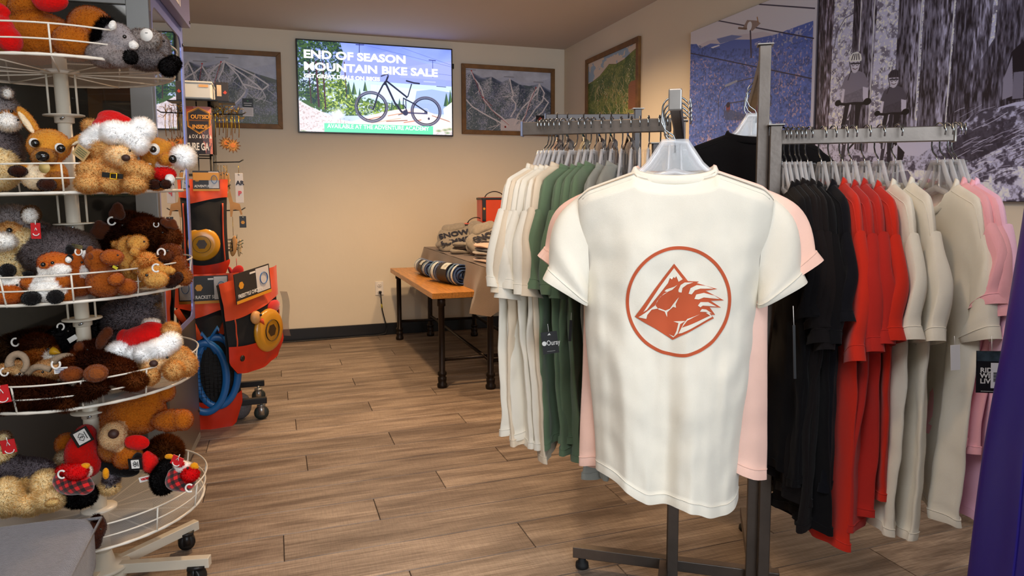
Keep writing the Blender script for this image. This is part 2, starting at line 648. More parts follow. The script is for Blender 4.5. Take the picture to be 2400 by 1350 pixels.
t = thing('ceiling_light', 'added flat white fill light panel on the ceiling above the ottoman', 'ceiling light', (-.4, .3, ZC))  # visible body for the added fill light
obj('frame', MB().box((0, 0, -.008), (1.66, .96, .016)), MATS['white_metal'], t, bevel=.003)
obj('diffuser', MB().box((0, 0, -.018), (1.58, .88, .006)), mat('fill_panel_diffuser', (240, 244, 255), .5, emit=2), t, smooth=False)
# wall outlet with plug and cable
t = thing('wall_outlet', 'white duplex wall outlet low on the back wall beside the bench', 'outlet', (.81, YB, .395))
obj('plate', MB().box((0, -.004, 0), (.068, .008, .114)), mat('white_plastic', (232, 228, 224), .35), t, bevel=.003)
sk = MB()
for dz in (.028, -.028):
    sk.lathe([(.019, 0), (.019, .003), (.016, .004)], (0, -.008, dz), 18, (0, -1, 0))
obj('socket', sk, MATS['white_plastic'], t)
sl = MB()
for dx in (-.006, .006):
    sl.box((dx, -.0125, .031), (.002, .002, .008))
sl.box((0, -.0125, .021), (.004, .002, .004))
obj('slot', sl, mat('dark_slot', (40, 36, 34), .6), t, smooth=False)
t = thing('power_cable', 'black power cable plugged into the white outlet, running along the baseboard', 'cable', (.81, YB, .0))
blk = mat('black_plastic', (18, 18, 19), .4)
obj('plug', MB().box((0.002, -.028, .365), (.022, .03, .02)), blk, t, bevel=.004)
pth = [(0.004, -.042, .36), (.008, -.045, .30), (.015, -.04, .22), (.035, -.035, .13), (.055, -.03, .07), (.04, -.035, .02), (-.02, -.035, .008), (-.2, -.03, .007), (-.45, -.045, .007), (-.8, -.06, .007), (-1.2, -.06, .007)]
obj('cord', MB().tube(pth, .0045, 8), blk, t)
obj('tag', MB().lathe([(.006, 0), (.006, .035)], (.0135, -.0415, .235), 8, (-.12, 0, 1)), mat('yellow_tag', (190, 175, 40), .5), t)

# ------------------------------------------------------------------ television
def tv_print():
    def mp(x, y):       # authored in a 2000 x 1350 crop of the photograph's screen; straightened here
        u = (x - 78) / (1888 - 78)
        top = 124 + (x - 70) * .0655
        bot = 1192 + (x - 95) * .0262
        return u, (y - top) / (bot - top)
    p = Paint(720, 410, (200, 215, 250), mp)
    np.random.seed(3)
    sky = np.array([128, 148, 246.]) * (1 - p.V[..., None] * 2.2).clip(0, 1) + np.array([196, 212, 255.]) * (p.V[..., None] * 2.2).clip(0, 1)
    p.a[:] = sky
    p.a += (vnoise(720, 410, 5, 4, 2)[..., None] - .5) * 46
    p.poly([(560, 330), (700, 270), (900, 300), (1100, 260), (1400, 350), (1650, 420), (1900, 360), (1900, 720), (560, 700)], (150, 162, 236))
    p.poly([(1300, 440), (1600, 400), (1900, 380), (1900, 600), (1250, 560)], (166, 176, 240), .6)
    p.poly([(600, 575), (1000, 610), (1400, 640), (1900, 670), (1900, 860), (560, 850)], (198, 226, 252))
    p.poly([(900, 640), (1500, 700), (1890, 720), (1890, 900), (900, 800)], (222, 236, 255), .7)
    p.poly([(1450, 720), (1640, 700), (1890, 740), (1890, 1000), (1400, 980)], (150, 172, 220), .8)
    n = vnoise(720, 410, 120, 70, 5, 3)
    n2 = .5 * vnoise(720, 410, 14, 9, 9, 4) + .5 * vnoise(720, 410, 80, 50, 19, 3)
    p.poly([(70, 100), (420, 120), (560, 160), (600, 300), (540, 560), (620, 600), (660, 700), (690, 760), (1120, 860), (1300, 880), (1300, 1000), (600, 1010), (300, 960), (70, 820)], (62, 92, 52), 1, np.clip((n2 - .40) * 12, 0, 1))
    p.poly([(70, 100), (430, 120), (560, 180), (600, 300), (480, 560), (300, 900), (70, 800)], (28, 48, 60), .9, np.clip((n - .47) * 7, 0, 1))
    p.poly([(280, 560), (620, 590), (700, 800), (900, 860), (1280, 880), (1260, 980), (700, 1010), (330, 930)], (150, 176, 66), .9, np.clip((n - .46) * 6, 0, 1))
    p.poly([(520, 560), (620, 600), (780, 740), (760, 900), (430, 900)], (196, 210, 120), .8, np.clip((n - .56) * 8, 0, 1))
    for x, yb, w in ((300, 900, 26), (375, 930, 20), (215, 860, 14), (620, 800, 12)):
        p.line([(x - 20, 380), (x, yb)], w / 3.2, (70, 40, 56))
    for x, t, b, w in ((835, 600, 720, 26), (705, 610, 760, 32), (645, 600, 760, 32), (1150, 830, 960, 24), (1240, 800, 960, 30), (1820, 740, 900, 36), (1870, 700, 900, 30), (770, 680, 860, 26)):
        p.poly([(x, t), (x + w, b), (x - w, b)], (56, 86, 78))
        p.poly([(x + w * .2, t + 30), (x + w, b), (x, b)], (104, 132, 70), .8)
    p.poly([(70, 820), (200, 900), (330, 960), (560, 1060), (760, 1090), (1000, 1110), (1900, 1140), (1900, 1260), (70, 1230)], (236, 222, 226))
    p.poly([(70, 850), (250, 940), (420, 1040), (500, 1130), (70, 1190)], (214, 196, 198), .9, n2)
    p.poly([(70, 820), (330, 960), (760, 1090), (1900, 1140), (1900, 1260), (70, 1230)], (150, 130, 130), .5, np.clip((n - .58) * 8, 0, 1))
    p.poly([(640, 1090), (900, 1000), (1180, 940), (1450, 920), (1700, 1000), (1900, 1060), (1900, 1200), (640, 1190)], (246, 226, 220))
    for a, b, c in (((830, 1060), (1010, 1020), (196, 132, 110)), ((1100, 1010), (1390, 960), (206, 150, 124)), ((1080, 1075), (1330, 1065), (150, 84, 70)), ((1290, 1090), (1500, 1060), (206, 120, 96)), ((1640, 1010), (1890, 1090), (176, 120, 104)), ((900, 1095), (1250, 1040), (222, 182, 160))):
        p.line([a, b], 4, c)
    p.poly([(1780, 930), (1890, 850), (1890, 1100), (1790, 1030)], (250, 240, 238))
    for q in ((40, 1180), (120, 1195), (1720, 1190), (1800, 1180), (1860, 1170), (1830, 1215)):
        p.ell(q, 20, 9, (110, 140, 90), .8, soft=.9)
    p.ell((510, 985), 40, 32, (255, 255, 255), .95, soft=.9)
    # chairlift
    for a, b in (((830, 180), (1890, 440)), ((1280, 215), (1890, 420)), ((1340, 470), (1890, 540))):
        p.line([a, b], 1.2, (70, 80, 150), .8)
    p.line([(780, 170), (775, 300)], 3, (50, 54, 110)); p.line([(740, 178), (830, 182)], 4, (50, 54, 110))
    p.line([(1655, 360), (1655, 560)], 2.5, (70, 78, 150)); p.line([(1610, 358), (1690, 366)], 4, (60, 66, 140))
    p.poly([(1540, 600), (1690, 610), (1690, 625), (1540, 615)], (180, 190, 230)); p.poly([(1700, 580), (1810, 590), (1820, 670), (1700, 660)], (150, 164, 226), .8)
    p.line([(1700, 665), (1815, 675)], 3, (70, 70, 130))
    # bicycle
    dk = (34, 36, 62)
    for (cx, cy), (rx, ry) in (((905, 905), (74, 70)), ((1565, 960), (72, 68))):
        p.ell((cx, cy), rx, ry, (92, 90, 116), 1, ring=8)
        p.ell((cx, cy), rx - 8, ry - 8, (40, 40, 66), 1, ring=5)
        for k in range(14):
            an = k * PI / 7 + .1
            p.line([(cx, cy), (cx + 180 * math.cos(an), cy + 172 * math.sin(an))], .6, (150, 156, 190), .6)
        p.ell((cx - 6, cy + 8), 16, 16, (206, 212, 230), 1, ring=2.5)
        p.ell((cx - 6, cy + 8), 7, 7, (90, 96, 120))
    p.line([(1075, 610), (1045, 650), (985, 760), (925, 935)], 7, dk)
    p.line([(1105, 555), (1070, 640)], 8, dk)
    p.line([(1028, 545), (1100, 520), (1112, 545)], 6, (60, 62, 96))
    p.line([(1075, 620), (1180, 850), (1265, 965), (1310, 975)], 9, dk)
    p.line([(1100, 610), (1330, 790)], 8, dk)
    p.line([(1390, 640), (1345, 780), (1325, 800)], 5, dk)
    p.line([(1330, 600), (1420, 625), (1485, 632)], 7, dk)
    p.line([(1290, 805), (1420, 870), (1575, 970)], 6, dk)
    p.line([(1310, 975), (1575, 985)], 6, (60, 60, 100))
    p.line([(1290, 800), (1285, 870), (1330, 950)], 4, dk)
    p.line([(1318, 820), (1318, 960)], 4, dk)
    p.ell((1310, 975), 13, 13, (50, 52, 84)); p.line([(1225, 1000), (1310, 978)], 3, dk)
    p.line([(985, 640), (970, 720), (1000, 780)], 1, (190, 196, 230))
    p.ell((1597, 1045), 5, 6, (50, 50, 80))
    # banner
    p.poly([(355, 1096), (1650, 1134), (1648, 1240), (355, 1210)], (104, 220, 170))
    return p.image('tv_picture')

def text_on_tv(tvo, s, u, v, size_v, bold, xs=1.0, m=None):
    w, h = 1.224, .698
    M = frame_of(((u - .5) * w, -.0378, (.5 - v) * h), (1, 0, 0), (0, 0, 1))
    text_mesh(s, size_v * h * 1.37, m, tvo, M, 'lettering', bold, xs)

tv = thing('television', 'wall-mounted flat TV showing a mountain bike sale advert', 'television', (.826, YB, 2.0145))
obj('casing', MB().box((0, -.022, 0), (1.246, .028, .72)), mat('tv_black', (12, 12, 14), .3), tv, bevel=.003)
obj('mount', MB().box((0, -.005, 0), (.5, .01, .4)), MATS['tv_black'], tv, smooth=False)
obj('sensor_box', MB().box((.63, -.02, .22), (.014, .02, .04)), MATS['tv_black'], tv, bevel=.002)
print_sheet('screen', print_mat('tv_screen', tv_print(), .25, emit=1.25), 1.224, .698, tv, frame_of((0, -.0365, 0), (1, 0, 0), (0, 0, 1)))
glow = mat('tv_lettering', (255, 255, 255), .5, emit=1.3)
text_on_tv(tv, 'END OF SEASON', .035, .187, .088, .003, 1.26, glow)
text_on_tv(tv, 'MOUNTAIN BIKE SALE', .035, .320, .088, .003, 1.26, glow)
text_on_tv(tv, 'GET GREAT DEALS ON BIKES', .035, .404, .042, .0016, 1.13, glow)
text_on_tv(tv, 'AVAILABLE AT THE ADVENTURE ACADEMY', .172, .955, .047, .0003, .93, glow)

# ------------------------------------------------------------------ framed trail maps
frame_wood = mat('dark_stained_wood', (124, 86, 40), .55, var=(14, .35), bump=(40, .2), stretch=(1, 1, 1))
def ski_map(seed, style):
    w, h = 560, 400
    p = Paint(w, h, (190, 196, 214))
    r = random.Random(seed)
    n1, n2, n3 = vnoise(w, h, 130, 90, seed, 2), vnoise(w, h, 10, 8, seed + 1, 5), vnoise(w, h, 170, 60, seed + 2, 2)
    rock = {'snow': (140, 148, 178), 'wide': (140, 144, 172), 'green': (136, 150, 72)}[style]
    tree = {'snow': (78, 94, 100), 'wide': (92, 102, 92), 'green': (66, 98, 38)}[style]
    pale = {'snow': (226, 220, 226), 'wide': (206, 204, 214), 'green': (214, 198, 150)}[style]
    peaks = {'snow': [(0, .10), (.07, .06), (.14, .16), (.3, .12), (.42, .2), (.51, .14), (.62, .22), (.74, .24), (.86, .2), (1, .34)],
             'wide': [(0, .2), (.1, .24), (.2, .14), (.32, .2), (.44, .16), (.52, .1), (.62, .16), (.8, .26), (1, .34)],
             'green': [(0, .32), (.12, .3), (.26, .26), (.36, .2), (.46, .14), (.6, .18), (.75, .16), (.9, .1), (1, .07)]}[style]
    if style == 'green':
        p.a[:] = (226, 214, 204)
        p.poly([(0, 0), (1, 0), (1, .3), (0, .3)], (150, 184, 216), .9, (n2 > .52).astype(float))
    else:
        p.a += (n2[..., None] - .5) * 50
        p.poly([(0, .28), (.15, .1), (.3, .18), (.5, .08), (.7, .2), (1, .1), (1, .5), (0, .5)], (176, 184, 210), .8, n1 * 1.3)
    p.poly(peaks + [(1, 1), (0, 1)], rock)
    p.poly(peaks + [(1, 1), (0, 1)], tree, .8, np.clip((n2 - .42) * 5, 0, 1))
    for (ax, ay), (bx, by), (cx, cy) in zip(peaks[:-2], peaks[1:-1], peaks[2:]):
        if by < max(ay, cy) and style != 'green':
            for k in range(5):
                o_ = r.uniform(-.02, .02)
                p.poly([(bx, by), (bx + o_ - .02, by + .1 + k * .05), (bx - .05 - .04 * k, by + .22 + .06 * k), (bx - .03 - .02 * k, by + .08)], (206, 204, 220), .3)
                p.poly([(bx, by), (bx + .02 + o_, by + .16 + k * .05), (bx + .04 + .03 * k, by + .24 + .06 * k), (bx + .05 + .03 * k, by + .12)], (60, 70, 100), .3)
    p.poly([(x, y + .06) for x, y in peaks] + [(1, 1), (0, 1)], pale, .5, np.clip((n3 - .5) * 6, 0, 1))
    p.poly([(x, y + .02) for x, y in peaks] + [(1, 1), (0, 1)], tree, .75, np.clip((n1 - .5) * 6, 0, 1))
    if style == 'green':
        for _ in range(90):
            x, y = r.uniform(.12, .98), r.uniform(.3, .9)
            pts = [(x, y)]
            for _ in range(5):
                x += r.uniform(-.03, .03); y += r.uniform(.01, .05); pts.append((x, y))
            p.line(pts, r.uniform(1.5, 4), r.choice([(222, 206, 160), (206, 186, 130), (236, 224, 186)]), .9)
        for _ in range(40):
            p.ell((r.uniform(.2, .95), r.uniform(.25, .9)), 3, 3, r.choice([(196, 60, 40), (226, 170, 40), (240, 236, 226)]))
        p.poly([(0, .93), (.3, .88), (1, .95), (1, 1), (0, 1)], (222, 200, 160))
        p.poly([(.84, .55), (.88, .5), (.97, .5), (1, .54), (1, .88), (.84, .88)], (150, 100, 62))
        for k in range(14):
            p.line([(.86, .57 + k * .022), (.98, .57 + k * .022)], 1, (90, 56, 34))
        p.line(peaks, 2, (80, 64, 40))
    else:
        runs = {'snow': [[(.07, .06), (.1, .16), (.15, .24), (.19, .36), (.21, .5), (.3, .66), (.42, .78), (.5, .9)], [(.51, .14), (.53, .3), (.55, .4), (.53, .46), (.58, .54), (.57, .64), (.52, .76)],
                         [(.86, .2), (.84, .34), (.76, .46), (.66, .6), (.6, .74), (.56, .9)], [(.86, .2), (.92, .34), (.9, .48), (.82, .6), (.74, .76), (.68, .88)], [(.0, .5), (.08, .62), (.2, .72), (.34, .82), (.48, .92)],
                         [(.9, .4), (.97, .5), (.9, .66), (.78, .8), (.66, .92)], [(.86, .24), (.78, .36), (.74, .5), (.7, .7), (.62, .9)]],
                'wide': [[(.2, .14), (.16, .24), (.1, .34), (.06, .44)], [(.32, .2), (.26, .28), (.18, .36), (.1, .46)], [(.32, .2), (.36, .3), (.4, .4), (.5, .46)], [(.52, .1), (.44, .2), (.38, .3), (.36, .42)], [(.52, .1), (.58, .2), (.64, .3), (.68, .42), (.72, .5), (.66, .62), (.56, .78), (.46, .92)],
                         [(.54, .12), (.66, .2), (.8, .3), (.92, .42), (.86, .5)], [(.56, .16), (.7, .3), (.82, .44), (.86, .5)], [(.52, .12), (.5, .24), (.46, .36), (.48, .46)], [(.2, .16), (.24, .3), (.26, .44), (.3, .5)], [(.68, .42), (.78, .46), (.86, .5)]]}[style]
        for q in runs:
            p.line(q, 9, pale, .9); p.line(q, 4, (238, 234, 240), .8)
            for _ in range(3):
                x, y = q[r.randrange(1, len(q))]
                p.line([(x, y), (x + r.uniform(-.06, .06), y + r.uniform(.05, .12)), (x + r.uniform(-.1, .1), y + r.uniform(.12, .2))], 4, pale, .8)
        if style == 'snow':
            p.poly([(.4, .82), (.55, .78), (.75, .86), (.85, .98), (.4, 1)], (232, 222, 226), .9)
            for _ in range(60):
                x, y = r.uniform(.6, .95), r.uniform(.45, .85)
                p.line([(x, y), (x - .02, y + .05)], 2, r.choice([(80, 96, 140), (240, 238, 244), (90, 100, 90)]), .8)
            lifts = [[(.07, .04), (.2, .5), (.34, .72), (.5, .9)], [(.82, .26), (.74, .54), (.66, .88)], [(.2, .46), (.3, .6)]]
        else:
            p.line([(.72, .5), (.7, .6), (.6, .74), (.5, .9), (.44, 1)], 11, (168, 172, 200)); lifts = [[(.49, .12), (.42, .44)], [(.32, .16), (.29, .4)]]
            p.poly([(0, .6), (.4, .62), (.6, .8), (.9, .9), (1, .8), (1, 1), (0, 1)], (104, 118, 84), .6, np.clip((n1 - .4) * 6, 0, 1))
        for q in lifts:
            p.line(q, 2.2, (176, 44, 50)); p.ell(q[0], 4, 4, (200, 40, 44))
        for x, y in ((.06, .02), (.5, .1), (.85, .16)) if style == 'snow' else ((.3, .12), (.5, .05)):
            p.poly([(x - .06, y), (x + .06, y), (x + .06, y + .014), (x - .06, y + .014)], (120, 120, 130), .6)
        X, Y = (.82, .72) if style == 'snow' else (.67, .63)
        p.poly([(X, Y), (X + .1, Y), (X + .1, Y + .13), (X, Y + .13)], (26, 24, 26))
        p.poly([(X, Y + .13), (X + .1, Y + .13), (X + .1, Y + .26), (X, Y + .26)], (226, 222, 224))
        for k in range(5):
            p.line([(X + .01, Y + .15 + k * .02), (X + .085, Y + .15 + k * .02)], 1.2, (120, 110, 110))
        if style == 'snow':
            p.poly([(X + .02, Y + .08), (X + .05, Y + .02), (X + .085, Y + .06), (X + .05, Y + .1)], (150, 56, 40)); p.ell((.455, .93), 6, 7, (150, 40, 36))
            p.line([(X + .02, Y + .115), (X + .08, Y + .115)], 2, (220, 220, 220))
        else:
            p.line([(X + .015, Y + .07), (X + .085, Y + .07)], 4, (220, 220, 220)); p.line([(X + .02, Y + .1), (X + .08, Y + .1)], 4, (220, 220, 220))
            p.ell((X + .05, Y + .035), 5, 3, (60, 140, 70))
    return p.image('trail_map')

def framed_map(label, origin, x, y, w, h, im, fw=.036):
    t = thing('framed_map', label, 'map', origin, Matrix((Vector(x), Vector(y), Vector(x).cross(Vector(y)))).transposed().to_euler())
    for s in (1, -1):                                       # local x right, y up, z out of the wall
        obj('rail', MB().prism([(-w / 2, s * h / 2), (w / 2, s * h / 2), (w / 2 - fw, s * (h / 2 - fw)), (-w / 2 + fw, s * (h / 2 - fw))], 0, .024, Matrix(((1, 0, 0), (0, 0, 1), (0, 1, 0)))), frame_wood, t, bevel=.002)
        obj('stile', MB().prism([(s * w / 2, -h / 2), (s * w / 2, h / 2), (s * (w / 2 - fw), h / 2 - fw), (s * (w / 2 - fw), -h / 2 + fw)], 0, .024, Matrix(((1, 0, 0), (0, 0, 1), (0, 1, 0)))), frame_wood, t, bevel=.002)
    obj('backing', MB().box((0, 0, .004), (w - .02, h - .02, .008)), mat('map_backing', (70, 60, 50), .8), t, smooth=False)
    print_sheet('map_print', print_mat('map_print', im, .35, spec=.4), w - 2 * fw + .004, h - 2 * fw + .004, t, frame_of((0, 0, .0095), (1, 0, 0), (0, 1, 0)))
    return t
framed_map('framed ski trail map in dark wood, between the TV and the room corner', (1.953, YB - .001, 1.972), (1, 0, 0), (0, 0, 1), .846, .585, ski_map(11, 'snow'))
framed_map('framed ski trail map in dark wood, partly behind the white storage box', (-.33, YB - .001, 1.972), (1, 0, 0), (0, 0, 1), .842, .585, ski_map(23, 'wide'))
_d = Vector((-WT, -1, 0)).normalized()                     # along the wall on the right, towards the camera
framed_map('framed green summer trail map on the wall beside the chairlift photo', (xr(4.785) - .001, 4.785, 1.965), _d, (0, 0, 1), .90, .58, ski_map(31, 'green'))

# ------------------------------------------------------------------ large photo prints on the wall at right
def chairlift_print():
    def mp(x, y):       # crop of 1174 x 1350 px showing the upper left part of the canvas
        u = (x - 75) / (950 - 75)
        top = 228 - (x - 75) * .425
        return u * .985, (y - top) / (1330 - (228 - 0) + (x - 75) * .30) * .86
    w, h = 620, 600
    p = Paint(w, h, (206, 204, 212), mp)
    n1, n2, n3 = vnoise(w, h, 90, 90, 3, 3), vnoise(w, h, 8, 8, 4, 4), vnoise(w, h, 40, 60, 8, 3)
    p.a[:] = np.array([212, 208, 212.]) - p.V[..., None] * np.array([30, 24, 0])
    p.poly([(75, 345), (130, 330), (230, 280), (300, 268), (400, 235), (520, 220), (640, 200), (740, 230), (950, 140), (950, 500), (75, 480)], (196, 188, 196))
    p.poly([(75, 318), (130, 312), (160, 345), (250, 300), (330, 300), (440, 262), (560, 260), (720, 225), (830, 180), (945, 135), (950, 1400), (75, 1400)], (84, 104, 178))
    p.poly([(300, 262), (420, 228), (500, 235), (420, 270), (330, 296)], (92, 110, 170), .8)
    p.poly([(75, 318), (300, 330), (560, 330), (945, 200), (945, 135), (950, 1400), (75, 1400)], (56, 72, 124), .7, np.clip((n1 - .46) * 5, 0, 1))
    p.poly([(75, 420), (560, 360), (945, 230), (950, 1400), (75, 1400)], (96, 122, 206), .6, np.clip((n3 - .45) * 5, 0, 1))
    p.poly([(75, 430), (500, 400), (945, 260), (950, 1400), (75, 1400)], (200, 164, 168), .75, np.clip((vnoise(w, h, 150, 120, 21, 2) * .72 + n2 * .28 - .635) * 14, 0, 1))
    p.poly([(560, 300), (760, 200), (945, 150), (945, 260), (700, 330)], (214, 200, 206), .6, np.clip((n1 - .55) * 14, 0, 1))
    p.poly([(250, 330), (320, 305), (328, 312), (270, 334)], (226, 222, 226))
    for a, b in (((305, 125), (950, 262)), ((75, 386), (945, 550)), ((610, 0), (950, 48))):
        p.line([a, b], 3.4, (52, 46, 66))
    p.line([(555, 190), (566, 390)], 7, (72, 62, 74))
    p.poly([(500, 175), (530, 115), (600, 120), (625, 140), (570, 195)], (150, 130, 120)); p.ell((548, 160), 12, 14, (222, 220, 224)); p.line([(600, 95), (608, 130)], 4, (160, 120, 80)); p.line([(470, 175), (525, 180)], 6, (120, 96, 80))
    for q in ([(327, 870), (326, 730), (340, 660), (375, 620), (470, 575), (600, 540), (650, 560), (675, 640), (672, 860)], [(375, 840), (378, 770), (400, 745), (520, 720), (700, 665), (712, 690), (700, 760), (610, 790)], [(570, 705), (700, 668)], [(610, 775), (705, 745)]):
        p.line(q, 3.4, (74, 72, 90))
    p.line([(380, 612), (465, 572)], 8, (140, 146, 168))
    p.ell((405, 775), 11, 16, (120, 66, 72)); p.ell((404, 755), 10, 9, (50, 36, 46)); p.ell((600, 830), 34, 40, (96, 54, 70)); p.ell((660, 830), 22, 30, (44, 44, 60)); p.ell((575, 890), 16, 16, (150, 60, 66))
    p.poly([(376, 800), (420, 790), (600, 840), (690, 800), (690, 870), (380, 870)], (70, 76, 104), .7)
    p.a *= (1.06, 1.08, 1.12)
    return p.image('chairlift_photo')

def bikers_print():
    # authored in a 1406 x 1350 crop; u spans the first 0.66 of a canvas that runs on past the frame
    def mp(x, y):
        k = (x - 88) / (1406 - 88)
        bot = 1310 + (x - 88) * .022
        return .66 * k / (1 + .0 * k), 1 - (bot - y) / (1470 + k * 360)
    w, h = 1020, 680
    p = Paint(w, h, (206, 204, 212), mp)
    T = lambda x: p.map(x, 0)[0]
    n1, n2, n3, bark = vnoise(w, h, 200, 130, 3, 3), .5 * vnoise(w, h, 12, 9, 4, 4) + .5 * vnoise(w, h, 90, 50, 14, 3), vnoise(w, h, 70, 46, 8, 4), vnoise(w, h, 240, 26, 12, 3)
    p.a[:] = (196, 194, 204)
    E = [(60, -700), (1900, -700)]
    p.poly([(60, -700), (2400, -700), (2400, 900), (60, 900)], (112, 106, 114), .9, np.clip((n3 - .45) * 5, 0, 1))
    p.poly([(60, -700), (2400, -700), (2400, 900), (60, 900)], (235, 234, 240), .9, np.clip((n1 - .56) * 10, 0, 1))
    for pts, c in (([(360, -700), (345, 900), (420, 900), (425, -700)], (104, 96, 102)), ([(440, -700), (395, 1000), (490, 1000), (540, -700)], (132, 126, 134)), ([(668, -700), (650, 900), (790, 900), (815, -700)], (142, 136, 144)),
                   ([(825, -700), (800, 900), (960, 900), (995, -700)], (136, 130, 138)), ([(1000, -700), (985, 300), (965, 900), (1130, 900), (1170, 300), (1195, -700)], (112, 106, 114)), ([(1215, -700), (1190, 340), (1120, 480), (1060, 820), (1130, 860), (2400, 900), (2400, -700)], (118, 112, 122)),
                   ([(60, -700), (60, 1000), (190, 1000), (215, -700)], (96, 84, 88))):
        p.poly(pts, c)
        p.poly(pts, (34, 28, 32), .85, np.clip((bark - .50) * 5, 0, 1))
        p.poly(pts, (196, 192, 204), .8, np.clip((bark - .44) * -6, 0, 1))
        xm = sum(q[0] for q in pts) / len(pts)
        p.poly([(xm + (x - xm) * (1 if x < xm else .1), y) for x, y in pts], (30, 24, 28), .35)
    for q in ([(500, -100), (492, 900)], [(985, -100), (962, 860)], [(800, -100), (790, 800)], [(408, -100), (404, 330)]):
        p.line(q, 3, (236, 236, 242), .85)
    p.poly([(1270, 440), (1320, 380), (1400, 500), (1380, 720), (1270, 730), (1240, 620)], (34, 28, 34)); p.poly([(1240, 600), (1275, 460), (1290, 700), (1240, 720)], (140, 134, 142)); p.poly([(1285, 560), (1330, 560), (1335, 720), (1285, 720)], (120, 114, 122))
    p.line([(210, 330), (230, 200), (290, 110), (370, 75)], 2, (60, 54, 60))
    # ground
    p.poly([(60, 900), (500, 1000), (820, 1040), (960, 930), (1100, 800), (1300, 740), (1420, 730), (2400, 640), (2400, 1500), (60, 1500)], (186, 184, 196))
    p.poly([(60, 900), (500, 1000), (820, 1040), (960, 930), (2400, 640), (2400, 1500), (60, 1500)], (110, 106, 116), .7, np.clip((n1 - .5) * 6, 0, 1))
    p.poly([(60, 1000), (480, 1020), (860, 1060), (1000, 950), (1250, 780), (2400, 700), (2400, 1500), (60, 1500)], (62, 56, 66), .85, np.clip((n3 - .5) * 7, 0, 1))
    p.poly([(60, 1100), (700, 1120), (1100, 1150), (2400, 1000), (2400, 1500), (60, 1500)], (230, 230, 238), .8, np.clip((n2 - .46) * 8, 0, 1))
    p.poly([(950, 960), (1120, 780), (1300, 760), (1600, 740), (1400, 920), (1100, 1090), (1000, 1080)], (50, 44, 52), .8, np.clip((n2 - .36) * 8, 0, 1))
    r = random.Random(4)
    for _ in range(230):
        x, y = r.uniform(1000, 1900), r.uniform(770, 1250)
        L = r.uniform(20, 120)
        p.line([(x, y), (x + L * .5, y - L * .3), (x + L, y - L * r.uniform(.2, .7))], r.uniform(.8, 2), r.choice([(226, 224, 232), (190, 186, 196), (60, 52, 60)]), .8)
    p.poly([(250, 1090), (600, 1130), (620, 1200), (300, 1230)], (226, 226, 234), .8); p.poly([(600, 1150), (760, 1130), (800, 1200), (640, 1250)], (84, 78, 90), .8)
    # rider one
    def rider(ox, oy, s, tee, helm):
        q = lambda pts: [(ox + x * s, oy + y * s) for x, y in pts]
        p.poly(q([(-70, 130), (-90, 210), (-100, 290), (-70, 300), (-40, 200)]), (206, 200, 204))
        p.poly(q([(70, 130), (100, 200), (100, 290), (70, 290), (45, 200)]), (196, 190, 196))
        p.poly(q([(-60, 270), (-85, 420), (-95, 520), (-50, 540), (-20, 320)]), (40, 36, 42)); p.poly(q([(60, 270), (40, 420), (45, 540), (10, 560), (10, 300)]), (34, 30, 36))
        p.poly(q([(-30, 90), (-75, 120), (-100, 190), (-70, 200), (-80, 300), (65, 300), (60, 190), (95, 200), (100, 170), (70, 105), (30, 85)]), tee)
        p.poly(q([(-70, 240), (60, 200), (65, 300), (-80, 300)]), tuple(v * .75 for v in tee), .6, np.clip(n1 * 1.4, 0, 1))
        p.ell(q([(0, 42)])[0], 17 * s, 24 * s, (196, 190, 192)); p.ell(q([(6, 52)])[0], 11 * s, 14 * s, (216, 212, 214), .7, soft=.6)
        p.line(q([(-18, 66), (2, 74), (16, 66)]), 2 * s, (90, 70, 74)); p.line(q([(-32, 34), (30, 36)]), 4 * s, (50, 46, 52)); p.ell(q([(-14, 38)])[0], 5 * s, 5 * s, (60, 56, 62), 1, ring=1.5); p.ell(q([(14, 38)])[0], 5 * s, 5 * s, (60, 56, 62), 1, ring=1.5)
        p.poly(q([(-44, 20), (-46, -5), (-24, -34), (10, -42), (38, -24), (46, 8), (42, 22)]), helm)
        for x in (-28, -10, 8, 26):
            p.line(q([(x, 10), (x * .7 + 3, -26)]), 3 * s, (40, 36, 42))
        p.line(q([(-44, 22), (-30, 80), (-50, 140)]), 2.5 * s, (40, 36, 42))
        p.line(q([(-130, 290), (-60, 300), (0, 296), (70, 300), (100, 292)]), 8 * s, (30, 26, 32)); p.ell(q([(-120, 288)])[0], 12 * s, 9 * s, (22, 20, 24)); p.ell(q([(96, 290)])[0], 14 * s, 10 * s, (22, 20, 24))
        p.line(q([(-25, 310), (-40, 400)]), 8 * s, (190, 186, 192)); p.line(q([(-5, 310), (-40, 390)]), 5 * s, (70, 66, 72))
        p.line(q([(-45, 420), (-60, 560), (-80, 740)]), 14 * s, (62, 58, 66)); p.line(q([(-48, 440), (-60, 560)]), 7 * s, (176, 172, 180)); p.line(q([(-85, 430), (-75, 560)]), 5 * s, (50, 46, 54)); p.line(q([(10, 560), (-30, 600)]), 6 * s, (30, 26, 32))
    rider(380, 375, 1.0, (128, 122, 130), (226, 224, 230))
    rider(648, 505, .84, (84, 78, 86), (60, 54, 60))
    p.line([(640, 770), (632, 900), (640, 1110)], 13, (44, 40, 48)); p.line([(668, 960), (664, 1110)], 4, (200, 198, 206)); p.poly([(690, 960), (735, 1010), (725, 1060), (690, 1060)], (36, 32, 38))
    p.a *= (1.12, 1.14, 1.26)
    return p.image('bikers_photo')

